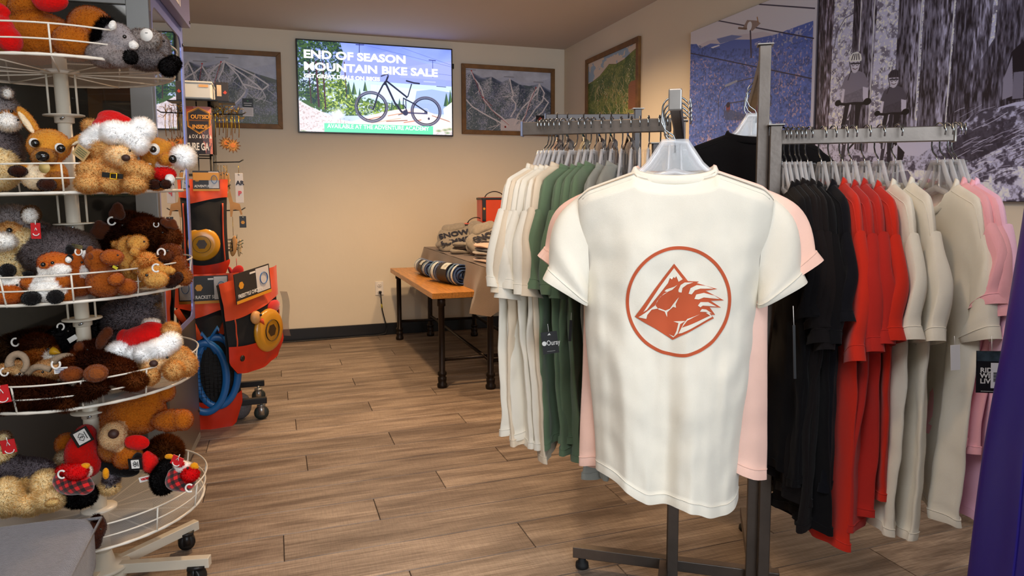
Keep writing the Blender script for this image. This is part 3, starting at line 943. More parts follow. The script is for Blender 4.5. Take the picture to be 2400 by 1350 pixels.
def canvas(label, y0, y1, z0, z1, im, cm):
    yc = (y0 + y1) / 2
    w, h = abs(y0 - y1), z1 - z0
    x, y = _d, Vector((0, 0, 1))
    t = thing('photo_canvas', label, 'picture', (xr(yc) - .001, yc, (z0 + z1) / 2), Matrix((x, y, x.cross(y))).transposed().to_euler())
    obj('panel', MB().box((0, 0, .011), (w, h, .022)), cm, t, bevel=.002)
    print_sheet('photo_print', print_mat('photo_print', im, .4, spec=.35), w - .004, h - .004, t, frame_of((0, 0, .0228), (1, 0, 0), (0, 1, 0)))
canvas('large colour photo canvas of a chairlift over blue forested mountains', 3.68, 2.625, 1.125, 2.135, chairlift_print(), mat('canvas_edge', (120, 110, 120), .6))
canvas('large black-and-white photo canvas of two cyclists among tall trees', 2.612, 1.08, 1.125, 2.135, bikers_print(), mat('canvas_edge_black', (16, 14, 15), .5))
# ------------------------------------------------------------------ four-way garment rack
steel = mat('raw_steel', (112, 104, 98), .42, .85, var=(9, .18), bump=(60, .06))
steel_cap = mat('brushed_steel_cap', (150, 146, 142), .4, .7, var=(30, .1))
rubber = mat('black_rubber', (16, 16, 17), .7)
RO = Vector((1.076, 1.718, 0))                 # rack origin on the floor
RA = rad(-34.0)
RU = Vector((math.cos(RA), math.sin(RA), 0))   # along the side arms, to the right and towards the camera
RV = Vector((-math.sin(RA), math.cos(RA), 0))  # away from the camera
def rk(u, v, z):
    return (u, v, z)                           # rack-local point: the empty carries the rotation
Z_LEFT, Z_RIGHT, Z_FRONT, Z_BACK = 1.368, 1.322, 1.357, 1.525    # tops of the arms
A_U, B_U, C_U = 0.02, .238, .266
rack = thing('clothing_rack', 'raw steel four-way clothing rack standing on the plank floor, hung with T-shirts', 'clothing rack', RO, (0, 0, RA))
def post(name, u, v, z0, z1, s=.03):
    obj(name, MB().box((u, v, (z0 + z1) / 2), (s, s, z1 - z0)), steel, rack, bevel=.002)
    obj('post_cap', MB().box((u, v, z1 + .002), (s + .012, s + .012, .004)), steel_cap, rack, bevel=.001)
post('post', A_U, -.05, .012, Z_FRONT - .004)
post('post', A_U - .004, -.012, .03, Z_LEFT - .002)
post('post', B_U, -.02, .012, 1.55)
post('post', C_U + .002, -.05, .012, 1.334)
obj('base_bar', MB().box((.018, .012, .052), (.60, .03, .034)), steel, rack, bevel=.002)
obj('base_bar', MB().box((-.004, -.2, .05), (.03, .4, .034)), steel, rack, bevel=.002)
obj('base_bar', MB().box((.25, .2, .05), (.03, .44, .034)), steel, rack, bevel=.002)
for u, v in ((-.255, .012), (.285, .012), (-.004, -.37), (.25, .39)):
    obj('foot', MB().lathe([(.012, .036), (.012, .02), (.02, .016), (.021, .004), (.018, 0)], (u, v, 0), 14), rubber, rack)
H_ARM = .038
obj('arm', MB().box((-.22, -.012, Z_LEFT - H_ARM / 2), (.43, .02, H_ARM)), steel, rack, bevel=.002)
obj('arm', MB().box((C_U + .215, -.05, Z_RIGHT - H_ARM / 2), (.41, .02, H_ARM)), steel, rack, bevel=.002)
obj('arm', MB().bar((A_U, -.05, Z_FRONT - .04), (A_U, -.50, Z_FRONT - .004), .024, H_ARM), steel, rack, bevel=.004)
obj('arm', MB().bar((B_U, -.02, Z_BACK - .01), (B_U, .42, Z_BACK - .08), .024, H_ARM), steel, rack, bevel=.004)
obj('arm_end_cap', MB().bar((A_U, -.50, Z_FRONT - .004), (A_U, -.506, Z_FRONT - .004), .028, .046), steel_cap, rack, bevel=.006)
obj('arm_end_cap', MB().box((C_U + .422, -.05, Z_RIGHT - H_ARM / 2), (.006, .026, .044)), steel_cap, rack, bevel=.002)
obj('arm_end_cap', MB().box((-.437, -.012, Z_LEFT - H_ARM / 2), (.006, .026, .044)), mat('blue_grey_cap', (120, 130, 160), .4), rack, bevel=.002)

# ------------------------------------------------------------------ clear plastic hangers
clear = clear_mat('clear_hanger', (252, 252, 252), .99, .2, .13, .05)
chrome = mat('hook_wire', (170, 176, 182), .22, 1.0)
def hanger_meshes():
    # local: x along the hanger, origin where the hook rests on the bar; neck line at z = -DROP
    hook = MB()
    pts = [(.030, 0, -.026), (.033, 0, -.014), (.031, 0, .001)]
    for k in range(11):
        a = rad(20 + 165 * k / 10)
        pts.append((.021 * math.cos(a) * 1.35, 0, -.020 + .026 * math.sin(a)))
    pts += [(-.030, 0, -.05), (-.022, 0, -.066), (-.004, 0, -.078), (0, 0, -.088), (0, 0, -.116)]
    hook.tube([(x, y, z + .001) for x, y, z in pts], .0021, 6)
    D = -.150
    hd = MB()                                   # head: hollow flared shell with ribs
    out = [(-.026, D + .058), (.026, D + .058), (.036, D + .04), (.056, D + .010), (.088, D - .020), (.160, D - .056), (.165, D - .068), (.155, D - .072), (.09, D - .042), (.05, D - .018), (0, D - .006),
           (-.05, D - .018), (-.09, D - .042), (-.155, D - .072), (-.165, D - .068), (-.160, D - .056), (-.088, D - .020), (-.056, D + .010), (-.036, D + .04)]
    ribs = MB()
    ribs.tube([(x, 0, z) for x, z in out], .0042, 6, closed=True, flat=2.0)
    ribs.tube([(-.012, 0, D + .058), (-.014, 0, D), (-.02, 0, D - .006)], .003, 5)
    ribs.tube([(.012, 0, D + .058), (.014, 0, D), (.02, 0, D - .006)], .003, 5)
    web = MB().prism(out, -.0012, .0012)
    # the sides of the head are channel shaped: two thin plates
    for s in (1, -1):
        web.prism([(-.028, D + .06), (.028, D + .06), (.046, D + .018), (.066, D - .004), (-.066, D - .004), (-.046, D + .018)], s * .010, s * .0112)
    web.box((0, 0, D + .060), (.052, .022, .003))
    cl = MB().box((0, 0, D + .035), (.012, .012, .03))
    return hook, ribs, web, cl
_hm = hanger_meshes()
hang0 = thing('coat_hanger', 'x', 'hanger')
obj('hook', _hm[0], chrome, hang0)
obj('rib', _hm[1], clear_mat('clear_hanger_rib', (250, 250, 252), .99, .15, .34, .07), hang0)
obj('web', _hm[2], clear, hang0, smooth=False)
obj('hook_socket', _hm[3], clear, hang0, smooth=False)
_used = [False]
def copy_thing(o):
    c = o.copy()
    COL.objects.link(c)
    for ch in list(o.children):
        d = ch.copy()
        COL.objects.link(d)
        d.parent = c
        for g2 in list(ch.children):
            e = g2.copy()
            COL.objects.link(e)
            e.parent = d
    return c
def hanger(loc, rz, label, group='clear plastic hangers on the steel rack'):
    h = hang0 if not _used[0] else copy_thing(hang0)
    _used[0] = True
    h.location = loc
    h.rotation_euler = (0, 0, rz)
    h['label'] = label
    h['group'] = group
    return h
DROP = .150

# ------------------------------------------------------------------ T-shirts
def cloth(name, col, sheen=.25, var=.06):
    return mat('cotton_' + name, col, .92, spec=.15, sheen=sheen, var=(7, var), bump=(800, .16))
def tee(label, m, loc, rz, L=.745, hw0=.212, hwb=.225, hem=.205, th=.03, fold=.02, seed=0, sleeve=(.30, -.245, .195, -.30), sth=.022, swing=(0, 0), nf=3.0, back=True, collar_m=None, group=None, hemwave=.012, category='T-shirt', low_neck=.075, drop=0.0, curl=0.0, cuff_out=0.0, wr=.004, cylwrap=0.0, res=1):
    """Short-sleeved shirt on a hanger. Local x across the shoulders, -y is the face shown, z up from the neck line."""
    rr = random.Random(seed)
    ph = [rr.uniform(0, 6.28) for _ in range(8)]
    NK = .088
    def ztop(x, front):
        ax = abs(x)
        if ax < NK:
            return -(low_neck if front else .016) * math.sqrt(max(0, 1 - (ax / NK) ** 2))
        return -(ax - NK) * .36 - max(0, ax - .185) ** 1.5 * 3.0 - drop * smooth01((ax - hw0 + .055) / .055) ** 1.5
    def fo(s, t):
        a = fold * (t ** 1.1)
        f = a * (math.sin(nf * PI * s * .5 + ph[0] + .9 * t) * .75 + math.sin(nf * 1.9 * PI * s * .5 + ph[1] - .7 * t) * .38 + math.sin(nf * 3.3 * PI * s * .5 + ph[2]) * .16 * t)
        v = Vector((s * 1.4 + seed * 3.1, t * 3.0, ph[3]))
        f += noise.noise(v * 1.3) * .012 * min(1, t * 4) + noise.noise(v * 4.0) * wr * min(1, t * 5)
        f += noise.noise(Vector((s * 8 + seed, t * 2.2, 7.7))) * .0045 * min(1, t * 4) * (.4 + t)
        return f
    def pt(s, t, front):
        hw = hw0 + (hwb - hw0) * smooth01(t / .35) if t < .35 else hwb + (hem - hwb) * smooth01((t - .35) / .65)
        if t > .05 and t < .45:
            pass
        x0 = s * hw0
        x = s * hw + swing[0] * t * t
        zb = -L + hemwave * math.sin(2.2 * s + ph[4]) + hemwave * .6 * math.sin(6 * s + ph[5]) + curl * s
        z = ztop(x0, front) * (1 - t) + zb * t
        T = th * min(1.0, math.sqrt(t / .035) * .8 + t * 2) * math.sqrt(max(0.0, 1 - abs(s) ** 3.2))
        if abs(x0) < NK:
            T = max(T, .022 * (1 - t * 3))
        band = .003 if t > 1 - .026 / L else 0
        y = (-T - band if front else T + band) + fo(s, t) + swing[1] * t + cylwrap * s * s * smooth01(t * 2.2)
        return Vector((x, y, z))
    t = thing('tshirt', label, category, loc, (0, 0, rz), group)
    NX, NT = 34 * res, 44 * res
    tt = [0, .004, .012] + [(k / (NT - 2)) * (1 - .028 / L) for k in range(1, NT - 1)]
    tt = tt + [1 - .024 / L, 1.0]
    mb = MB()
    vs = []
    for v in tt:
        for i in range(NX):
            vs.append(pt(math.sin(PI * (i / NX - .5)), v, True))
        for i in range(NX):
            vs.append(pt(math.sin(PI * (.5 - i / NX)), v, False))
    n2 = NX * 2
    fs = []
    for k in range(len(tt) - 1):
        for i in range(n2):
            i2 = (i + 1) % n2
            fs.append((k * n2 + i, k * n2 + i2, (k + 1) * n2 + i2, (k + 1) * n2 + i))
    mb.add(vs, fs)
    body = obj('body', mb, m, t)
    nr = len(tt) - 2
    hm = MB().tube([(vs[nr * n2 + i] - Vector((0, 0, 0))) * 1.0 for i in range(n2)], .0011, 4, closed=True)
    obj('hem_seam', hm, m, t)
    # collar band: a flat rib folded inwards round the neck
    cm = MB()
    NC = 40
    prof = [(1.10, -.010, .0), (1.02, .006, .0015), (.95, .008, .0), (.93, .002, -.001), (1.0, -.014, -.001)]
    cv = []
    for k in range(NC):
        a = 2 * PI * k / NC
        x = NK * math.cos(a)
        fr = math.sin(a) < 0
        z = ztop(x * .999, fr)
        for q, dz, o in prof:
            cv.append((x * q, math.sin(a) * (.026 * q + o) + fo(x / hw0, 0), z + dz + (.004 if not fr else 0)))
    np_ = len(prof)
    cm.add(cv, [(k * np_ + i, k * np_ + (i + 1) % np_, ((k + 1) % NC) * np_ + (i + 1) % np_, ((k + 1) % NC) * np_ + i) for k in range(NC) for i in range(np_)])
    obj('collar', cm, collar_m or m, t)
    for sgn in (1, -1):
        st = MB()
        st.tube([pt(sgn * (NK * 1.06 / hw0 + (.95 - NK * 1.06 / hw0) * k / 23), .022, True) + Vector((0, -.0003, 0)) for k in range(24)], .0010, 5)
        obj('shoulder_seam', st, m, t)
    for s in (1, -1):
        sx, sz, ix, iz = sleeve
        sm = MB()
        NR, NV = 22, 15
        sp = rr.uniform(0, 6)
        def spt(u, v):
            a = 2 * PI * u
            Po = Vector((hw0 - .017 + drop * .12, 0, -.044 - drop * .85)).lerp(Vector((sx, 0, sz)), v) + Vector((.028 - drop * .12, 0, .018 - drop * .15)) * math.sin(PI * min(1, v * 1.15)) * (1 if v < .87 else .6)
            Pi = Vector((.185, 0, -.235 - drop * .6)).lerp(Vector((ix, 0, iz)), v)
            c = (Po + Pi) / 2
            e = (Po - Pi) / 2
            if v > .87:
                e = e * 1.03
            ty = sth * (.8 + .2 * smooth01(v * 1.5)) * (1.06 if v > .87 else 1)
            ca, sa = math.cos(a), math.sin(a)
            p = c + e * math.copysign(abs(ca) ** .7, ca) + Vector((0, ty * math.copysign(abs(sa) ** .55, sa), 0))
            p.y += (noise.noise(Vector((u * 2 + sp, v * 3, s))) * .009 + .006 * math.sin(6 * (v + .3 * math.cos(a)) + sp)) * smooth01(v * 2)
            p.y += fo(s * .9, .2) + cuff_out * v + cylwrap * .6
            p.x *= s
            return p
        vv = [k / 12 * .86 for k in range(13)] + [.88, 1.0]
        vs = [spt(i / NR, v) for v in vv for i in range(NR)]
        fs = [(k * NR + i, k * NR + (i + 1) % NR, (k + 1) * NR + (i + 1) % NR, (k + 1) * NR + i) for k in range(len(vv) - 1) for i in range(NR)]
        sm.add(vs, fs)
        sl_o = obj('sleeve', sm, m, t)
        obj('cuff_seam', MB().tube(vs[13 * NR:14 * NR], .0010, 4, closed=True), m, sl_o)
    t['_'] = 0
    del t['_']
    return t, pt

cream = cloth('cream', (234, 227, 211))
cream_dk = cloth('natural', (226, 208, 182))
peach = cloth('peach', (250, 206, 188))
green = cloth('green', (100, 122, 94))
grey_green = cloth('grey_heather', (150, 152, 144))
black_c = cloth('black', (15, 13, 15), .06)
brown_blk = cloth('faded_black', (24, 19, 19), .06)
navy_blk = cloth('navy_black', (15, 15, 21), .06)
red_c = cloth('red', (204, 44, 26), .2)
red_dk = cloth('crimson', (184, 40, 32), .2)
pink = cloth('pink', (246, 178, 186))
lilac = cloth('lilac', (246, 196, 220))

def rack_pt(u, v, z):
    return RO + RU * u + RV * v + Vector((0, 0, z))

# front arm: logo shirt, then three peach ones behind it
FZ = Z_FRONT + .002
FR = RA                                        # hanger across the arm
f_lab = ['nearest on the front arm, holding the cream logo shirt', 'second on the front arm, in a peach shirt', 'third on the front arm, in a peach shirt', 'fourth on the front arm, next to the steel post']
f_pos = [-.455, -.40, -.35, -.30]
f_rz = [FR + rad(8), FR + rad(2), FR + rad(12), FR + rad(6)]
for k in range(4):
    hz = FZ - (k * .055) * .08
    P = rack_pt(A_U, f_pos[k], hz)
    h_ = hanger(P, f_rz[k], 'clear plastic hanger with wire hook, ' + f_lab[k], 'clear hangers on the front arm')
    for ch in h_.children:
        if ch.data.materials[0] == clear:
            ch.material_slots[0].link = 'OBJECT'
            ch.material_slots[0].material = clear_mat('clear_hanger_front', (252, 252, 252), .99, .28, .03, .02)
    if k == 0:
        front_tee, front_pt = tee('cream T-shirt with a rust horse-and-mountain logo in a circle', cream, P + Vector((0, 0, -DROP - .004)), f_rz[k], L=.742, hwb=.198, hem=.168, th=.045, fold=.022, seed=3, nf=3.4, low_neck=.018, curl=-.022, hemwave=.016, sleeve=(.292, -.245, .19, -.305), sth=.045, group=None, wr=.005, cylwrap=.05, res=3)
    else:
        dx = (.012, .035, .02)[k - 1]
        tee('peach T-shirt, %s behind the cream logo shirt' % ('first', 'second', 'third')[k - 1], peach, P + Vector((0, 0, -DROP + .004)), f_rz[k], L=(.70, .715, .73)[k - 1], hwb=.208, hem=(.218, .205, .2)[k - 1], th=.02, fold=.014, seed=20 + k, sleeve=(.318, -.2, .205, -.285), sth=.022, swing=(0, .01), group='peach T-shirts on the front arm')

# printed logo on the cream shirt: polygons in crop pixels, draped over the shirt front
rust = mat('rust_print', (190, 88, 56), .85, spec=.15)
rust_neg = cream
SC = 1 / 2.597 / 1010.0                        # crop px -> metres on the shirt
def lg(x, y):
    return ((x - 738) * SC + .004, -(y - 210) * SC - .02)
def on_shirt(x, z, off):
    t0, t1 = 0.0, 1.0
    s = 0
    for _ in range(14):
        tm = (t0 + t1) / 2
        hw = abs(front_pt(1, tm, True).x)
        s = max(-1, min(1, x / hw))
        if front_pt(s, tm, True).z > z:
            t0 = tm
        else:
            t1 = tm
    p = front_pt(s, (t0 + t1) / 2, True)
    return Vector((x, p.y - off, z))
def decal(name, polys, m, off, step=.007):
    mb = MB()
    for q in polys:
        q = [lg(*c) for c in q]
        pts = []
        for (ax, ay), (bx, by) in zip(q, q[1:] + q[:1]):
            n = max(1, int(math.hypot(bx - ax, by - ay) / step))
            pts += [(ax + (bx - ax) * k / n, ay + (by - ay) * k / n) for k in range(n)]
        ne = len(pts)
        xs, ys = [c[0] for c in pts], [c[1] for c in pts]
        inner = []
        y = min(ys) + step / 2
        while y < max(ys):
            x = min(xs) + step / 2
            while x < max(xs):
                inner.append((x, y)); x += step
            y += step
        V, E, F = mgeo.delaunay_2d_cdt([Vector(c) for c in pts + inner], [(k, (k + 1) % ne) for k in range(ne)], [list(range(ne))], 1, 1e-6)[:3]
        mb.add([on_shirt(v.x, v.y, off) for v in V], [tuple(f) for f in F])
    return obj(name, mb, m, front_tee)
ring = MB()
NRG = 144
vs = []
cx, cy = lg(749, 905)
for k in range(NRG):
    a = 2 * PI * k / NRG
    for r in (.1146, .1078):
        vs.append(on_shirt(cx + r * math.cos(a) * .985, cy + r * math.sin(a) * (1.07 if math.sin(a) < 0 else 1.06), .0016))
ring.add(vs, [(2 * k, 2 * k + 1, (2 * k + 3) % (2 * NRG), (2 * k + 2) % (2 * NRG)) for k in range(NRG)])
obj('printed_ring', ring, rust, front_tee)
decal('printed_logo', [[(722, 687), (800, 785), (862, 788), (850, 797), (965, 830), (900, 840), (1005, 896), (930, 898), (990, 938), (925, 935), (958, 980), (935, 980), (952, 1000), (760, 1105), (722, 1130), (640, 1078), (505, 998), (612, 838)]], rust, .0016)
neg = [[(722, 712), (770, 775), (748, 790), (735, 758), (728, 770), (720, 764), (712, 778), (700, 770), (690, 800), (660, 840), (572, 955), (552, 968), (640, 828)],
       [(525, 1000), (620, 930), (640, 890), (668, 862), (715, 838), (742, 808), (725, 820), (680, 838), (672, 848), (690, 852), (650, 878), (630, 905), (622, 930), (640, 955), (676, 968), (690, 1000), (690, 972), (722, 938), (738, 942), (735, 922), (752, 880), (740, 895), (720, 925), (705, 950), (680, 962), (645, 948), (600, 955), (575, 985), (570, 1008)],
       [(748, 838), (760, 808), (782, 793), (830, 792), (795, 805), (770, 825), (766, 852), (750, 850)],
       [(805, 858), (815, 825), (850, 808), (900, 812), (945, 828), (870, 828), (840, 838), (822, 862)],
       [(838, 888), (848, 862), (890, 852), (950, 868), (980, 888), (890, 878), (862, 890)],
       [(858, 925), (872, 905), (915, 905), (965, 932), (885, 925), (872, 935)],
       [(870, 960), (880, 945), (905, 948), (940, 972), (900, 962)],
       [(752, 1090), (780, 1030), (800, 1002), (870, 975), (838, 990), (800, 1012), (770, 1055), (930, 985), (905, 968), (922, 965), (942, 992), (770, 1085)],
       [(700, 1098), (728, 1108), (742, 1075), (752, 1030), (725, 1022), (790, 1015), (762, 1035), (748, 1090), (725, 1115)]]
decal('printed_logo_gap', neg, rust_neg, .0024)

# left arm
def px_on_arm(px, z, u0, u1, v):
    """u where the bar passes the given column"""
    best = (1e9, 0)
    for k in range(400):
        u = u0 + (u1 - u0) * k / 399
        p = rack_pt(u, v, z) - Vector((0, 0, CAM_H))
        c = _CM.transposed() @ p
        x = 1200 + 1616.41 * c.x / -c.z
        best = min(best, (abs(x - px), u))
    return best[1]
L_PX = [1274, 1281, 1289, 1299, 1309, 1321, 1344, 1365, 1378, 1393, 1415, 1436, 1457, 1481, 1500, 1521, 1547, 1566]
L_MAT = [cream, cream_dk, cream, cream, cream, cream_dk, green, green, green, green, grey_green, grey_green] + [cream] * 6
L_ANG = [20, 19, 18, 17, 14, 13, 15, 12, 10, 8, 5, 3, 0, 0, -3, 0, 2, 0]
ordn = ['first', 'second', 'third', 'fourth', 'fifth', 'sixth', 'seventh', 'eighth', 'ninth', 'tenth', 'eleventh', 'twelfth', 'thirteenth', 'fourteenth', 'fifteenth', 'sixteenth', 'seventeenth', 'eighteenth']
names = {0: ('cream', 0)}
L_LAB = ['cream T-shirt at the outer end of the long arm beside the bench', 'cream T-shirt second from the outer end of that arm, beside the bench', 'cream T-shirt third from the outer end of the arm beside the bench', 'cream T-shirt fourth from the outer end, cuff turned up, beside the bench', 'cream T-shirt fifth from the outer end of the arm beside the bench', 'natural cream T-shirt next to the green ones, its hem hanging lowest',
         'green T-shirt next to the cream ones, black card tag on it', 'second green T-shirt from the cream ones', 'third green T-shirt from the cream ones', 'green T-shirt last of the four greens, next to the grey ones', 'grey heather T-shirt next to the green ones, hem hanging long', 'second grey heather T-shirt, partly behind the peach shirts']
NEAR = -PI / 2                                 # local +x of a side-hung shirt points towards the camera
for k, px in enumerate(L_PX):
    u = px_on_arm(px, Z_LEFT, -.44, .0, -.012)
    rz = RA + NEAR - rad(L_ANG[k])
    P = rack_pt(u, -.012, Z_LEFT + .001)
    dz = (0, -.004, -.006, -.004, -.006, .003, -.002, -.004, 0, .004, -.002, .003)[k % 12]
    P.z += 0
    hanger(P, rz, 'clear hanger, %s from the outer end of the bench-side arm' % ordn[k], 'clear hangers on the arm beside the bench')
    if k < 12:
        tee(L_LAB[k], L_MAT[k], P + Vector((0, 0, -DROP + .016 + dz)), rz, L=(.775, .78, .775, .785, .785, .84, .79, .80, .79, .82, .86, .87)[k], hw0=.228, drop=.085, hwb=.215, hem=(.19, .185, .185, .18, .18, .18, .185, .18, .18, .17, .16, .16)[k], th=.019, fold=(.018, .022, .02, .024, .02, .022, .016, .016, .016, .014, .018, .016)[k], seed=40 + k, nf=3.8,
            sleeve=(.272, -.325 - .012 * (k % 3), .175, -.345 - .012 * (k % 3)), sth=.019, cuff_out=0.0, swing=(0, (-.02, -.01, 0, 0, .005, 0, 0, 0, 0, 0, 0, 0)[k]), group='T-shirts on the arm beside the bench')
# right arm
R_PX = [1836, 1846, 1859, 1871, 1881, 1896, 1928, 1951, 1978, 1999, 2030, 2062, 2103, 2201, 2219, 2238, 2247]
R_MAT = [black_c, black_c, brown_blk, brown_blk, brown_blk, black_c, navy_blk, red_c, red_dk, red_dk, red_c, cream, cream, cream, pink, pink, lilac]
R_LAB = ['black T-shirt next to the short steel post', 'second black T-shirt from the short steel post', 'faded black T-shirt, third from the short steel post', 'faded black T-shirt, fourth from the short steel post', 'faded black T-shirt, fifth from the short steel post', 'black T-shirt, sixth from the short steel post', 'navy black T-shirt next to the red ones',
         'bright red T-shirt next to the navy black one, hem lowest', 'second red T-shirt from the navy black one', 'third red T-shirt from the navy black one', 'red T-shirt next to the cream ones', 'cream T-shirt next to the red ones', 'middle cream T-shirt of three, between red and pink ones', 'cream T-shirt next to the pink ones, round collar showing', 'pink T-shirt next to the cream ones', 'second pink T-shirt, short sleeve turned up', 'pale lilac pink T-shirt at the outer end of the arm, card tag on it']
R_ANG = [-10, -10, -10, -9, -9, -9, -8, -9, -8, -8, -8, -9, -9, -11, -10, -10, -10]
R_LEN = [.74, .78, .82, .88, .90, .88, .78, .92, .85, .84, .78, .87, .88, .83, .64, .65, .82]
R_SLV = [-.31, -.31, -.34, -.37, -.39, -.37, -.32, -.415, -.385, -.37, -.355, -.355, -.36, -.345, -.27, -.29, -.37]
for k, px in enumerate(R_PX):
    u = px_on_arm(px, Z_RIGHT, .27, .70, -.05)
    rz = RA + NEAR - rad(R_ANG[k])
    P = rack_pt(u, -.05, Z_RIGHT + .001)
    hanger(P, rz, 'clear hanger, %s from the short post on the red shirts\' arm' % ordn[k], 'clear hangers on the arm of black, red and pink shirts')
    tee(R_LAB[k], R_MAT[k], P + Vector((0, 0, -DROP + .004 + (k * 7 % 5) * .002)), rz, L=R_LEN[k], hw0=.226, drop=.085 if k < 14 else .06, hwb=.205, hem=(.175 if k < 13 else .18), th=.02, fold=.022, seed=80 + k, nf=3.8,
        sleeve=(.265, R_SLV[k], .172, R_SLV[k] - .03), sth=.018 if k < 7 else .021, low_neck=.075, group='T-shirts on the arm of black, red and pink shirts')
# back arm
for k, v in enumerate((.22, .27, .32)):
    P = rack_pt(B_U, v, Z_BACK - .005 - .16 * v)
    rz = RA + rad((16, 12, 10)[k])
    hanger(P, rz, 'clear hanger on the high back arm, %s from the tall post' % ordn[k], 'clear hangers on the high back arm')
    tee(('black T-shirt facing out on the high back arm', 'second black T-shirt on the high back arm', 'third black T-shirt on the high back arm')[k], black_c, P + Vector((0, 0, -DROP + .002)), rz, L=.73, hwb=.225, hem=.21, th=.025, fold=.012, seed=120 + k, low_neck=.018 if k == 0 else .075, group='black T-shirts on the high back arm')

# hang tags on the shirts
bpy.context.view_layer.update()
tee_by = {o['label']: o for o in bpy.data.objects if o.name.startswith('tshirt')}
tag_blk = mat('tag_black', (20, 19, 20), .45)
tag_wht = mat('tag_paper', (226, 224, 226), .5)
ink_w = mat('tag_ink_white', (228, 226, 222), .5)
def shirt_tag(owner, px, py, t, w, h, m, rot=0, turn=0.0):
    o = tee_by[owner]
    k = t / 1616.41
    a = rad(rot)
    x = (CR * math.cos(turn) + CF * math.sin(turn))
    ax = x * math.cos(a) - Vector((0, 0, 1)) * math.sin(a)
    up = x * math.sin(a) + Vector((0, 0, 1)) * math.cos(a)
    M = o.matrix_world.inverted() @ frame_of(W(px, py, t), ax, up)
    g_ = obj('hang_tag', MB(), m, o) if False else None
    mb = MB().box((0, 0, 0), (w * k, h * k, .0012))
    mb.v = [tuple(M @ Vector(v)) for v in mb.v]
    g_ = obj('hang_tag', mb, m, o, smooth=False)
    s_ = MB().tube([tuple(M @ Vector((0, h * k * (.5 + f * .35), -.002 * f))) for f in (0, .5, 1)], .0007, 4)
    obj('tag_string', s_, ink_w, g_)
    return g_, M, k
g_, M, k = shirt_tag(L_LAB[6], 1289, 803, 1.765, 38, 52, tag_blk, -7)
text_mesh('Ouray', 17 * k, ink_w, g_, M @ Matrix.Translation((-8 * k, -6 * k, .0008)), bold=.0002, xs=.72, depth=.0003)
obj('tag_emblem', MB().lathe([(5.5 * k, 0), (5 * k, .0006)], M @ Vector((-13.5 * k, -1 * k, .0006)), 14, M.to_3x3() @ Vector((0, 0, 1))), ink_w, g_, smooth=False)
obj('tag_emblem', MB().prism([(-4 * k, 18 * k), (4 * k, 18 * k), (1 * k, 23 * k), (-1 * k, 21 * k)], -.0012, -.0006, M @ Matrix(((1, 0, 0, 0), (0, 0, 1, 0), (0, -1, 0, 0), (0, 0, 0, 1)))), ink_w, g_, smooth=False)
obj('tag_line', MB().bar(M @ Vector((-9 * k, -20 * k, .0008)), M @ Vector((10 * k, -20 * k, .0008)), .0012, .0004), ink_w, g_, smooth=False)
shirt_tag(L_LAB[9], 1337, 775, 1.80, 7, 50, tag_blk, 3)
shirt_tag(R_LAB[3], 1862, 825, 1.50, 6, 128, tag_blk, -3)
g_, M, k = shirt_tag(R_LAB[16], 2324, 872, 1.36, 64, 100, tag_blk, -2, -.25)
obj('tag_photo', MB().prism([(-31 * k, 26 * k), (31 * k, 26 * k), (31 * k, 49 * k), (-31 * k, 49 * k)], -.0012, -.0006, M @ Matrix(((1, 0, 0, 0), (0, 0, 1, 0), (0, -1, 0, 0), (0, 0, 0, 1)))), mat('tag_photo', (52, 66, 74), .5, var=(60, .7)), g_, smooth=False)
for i, w_ in enumerate(('RIDE', 'WILD', 'LIVE')):
    text_mesh(w_, 16 * k, ink_w, g_, M @ Matrix.Translation((-24 * k, (-1 - 13 * i) * k, .0008)), bold=.0003, depth=.0003)
obj('tag_line', MB().bar(M @ Vector((-22 * k, -46 * k, .0008)), M @ Vector((14 * k, -46 * k, .0008)), .0016, .0004), ink_w, g_, smooth=False)
mb = MB().box((14 * k, -8 * k, .0012), (32 * k, 60 * k, .001))
mb.v = [tuple(M @ Vector(v)) for v in mb.v]
st = obj('price_sticker', mb, tag_wht, g_, smooth=False)
for i in range(9):
    obj('barcode_bar', MB().bar(M @ Vector((3 * k, (-22 + 2.6 * i) * k, .002)), M @ Vector((15 * k, (-22 + 2.6 * i) * k, .002)), (1.0 + (i * 7 % 3) * .35) * k, .0003, up=M.to_3x3() @ Vector((0, 0, 1))), tag_blk, st, smooth=False)
shirt_tag(R_LAB[13], 2239, 838, 1.52, 22, 60, tag_wht, -4)
# ------------------------------------------------------------------ pipe-leg bench and cloth-covered table
pipe = mat('dark_pipe', (46, 38, 34), .38, .75, var=(20, .2))
amber = mat('amber_butcher_block', (200, 134, 58), .38, var=(16, .3), stretch=(6, .5, 6), coat=.2)
def pipe_leg(x, y, z1, par):
    obj('leg', MB().lathe([(.027, 0), (.031, .006), (.031, .022), (.024, .03), (.027, .05), (.027, .062), (.020, .068), (.028, .08), (.028, .094), (.019, .102), (.019, z1 - .05), (.026, z1 - .046), (.026, z1 - .012), (.019, z1)], (x, y, 0), 16), pipe, par)
bx0, bx1, by0, by1, bz = .872, 1.60, 3.98, 5.535, .580
bench = thing('bench_table', 'low table with amber wood block top on dark pipe legs, two rolled blankets on it', 'table', (bx0, by0, 0))
nb = 6
for k in range(nb):
    w = (bx1 - bx0) / nb
    obj('board', MB().box(((k + .5) * w, (by1 - by0) / 2, bz - .0175), (w - .0008, by1 - by0, .035)), amber, bench, bevel=.0015)
for x, y in ((.06, .03), (.06, 1.52), (.67, .03), (.67, 1.46)):
    pipe_leg(x, y, bz - .035, bench)
for a, b in (((.06, .03, .17), (.67, .03, .17)), ((.06, 1.52, .15), (.67, 1.46, .15)), ((.67, .03, .17), (.67, 1.46, .17))):
    obj('rail', MB().tube([a, b], .011, 10), pipe, bench)
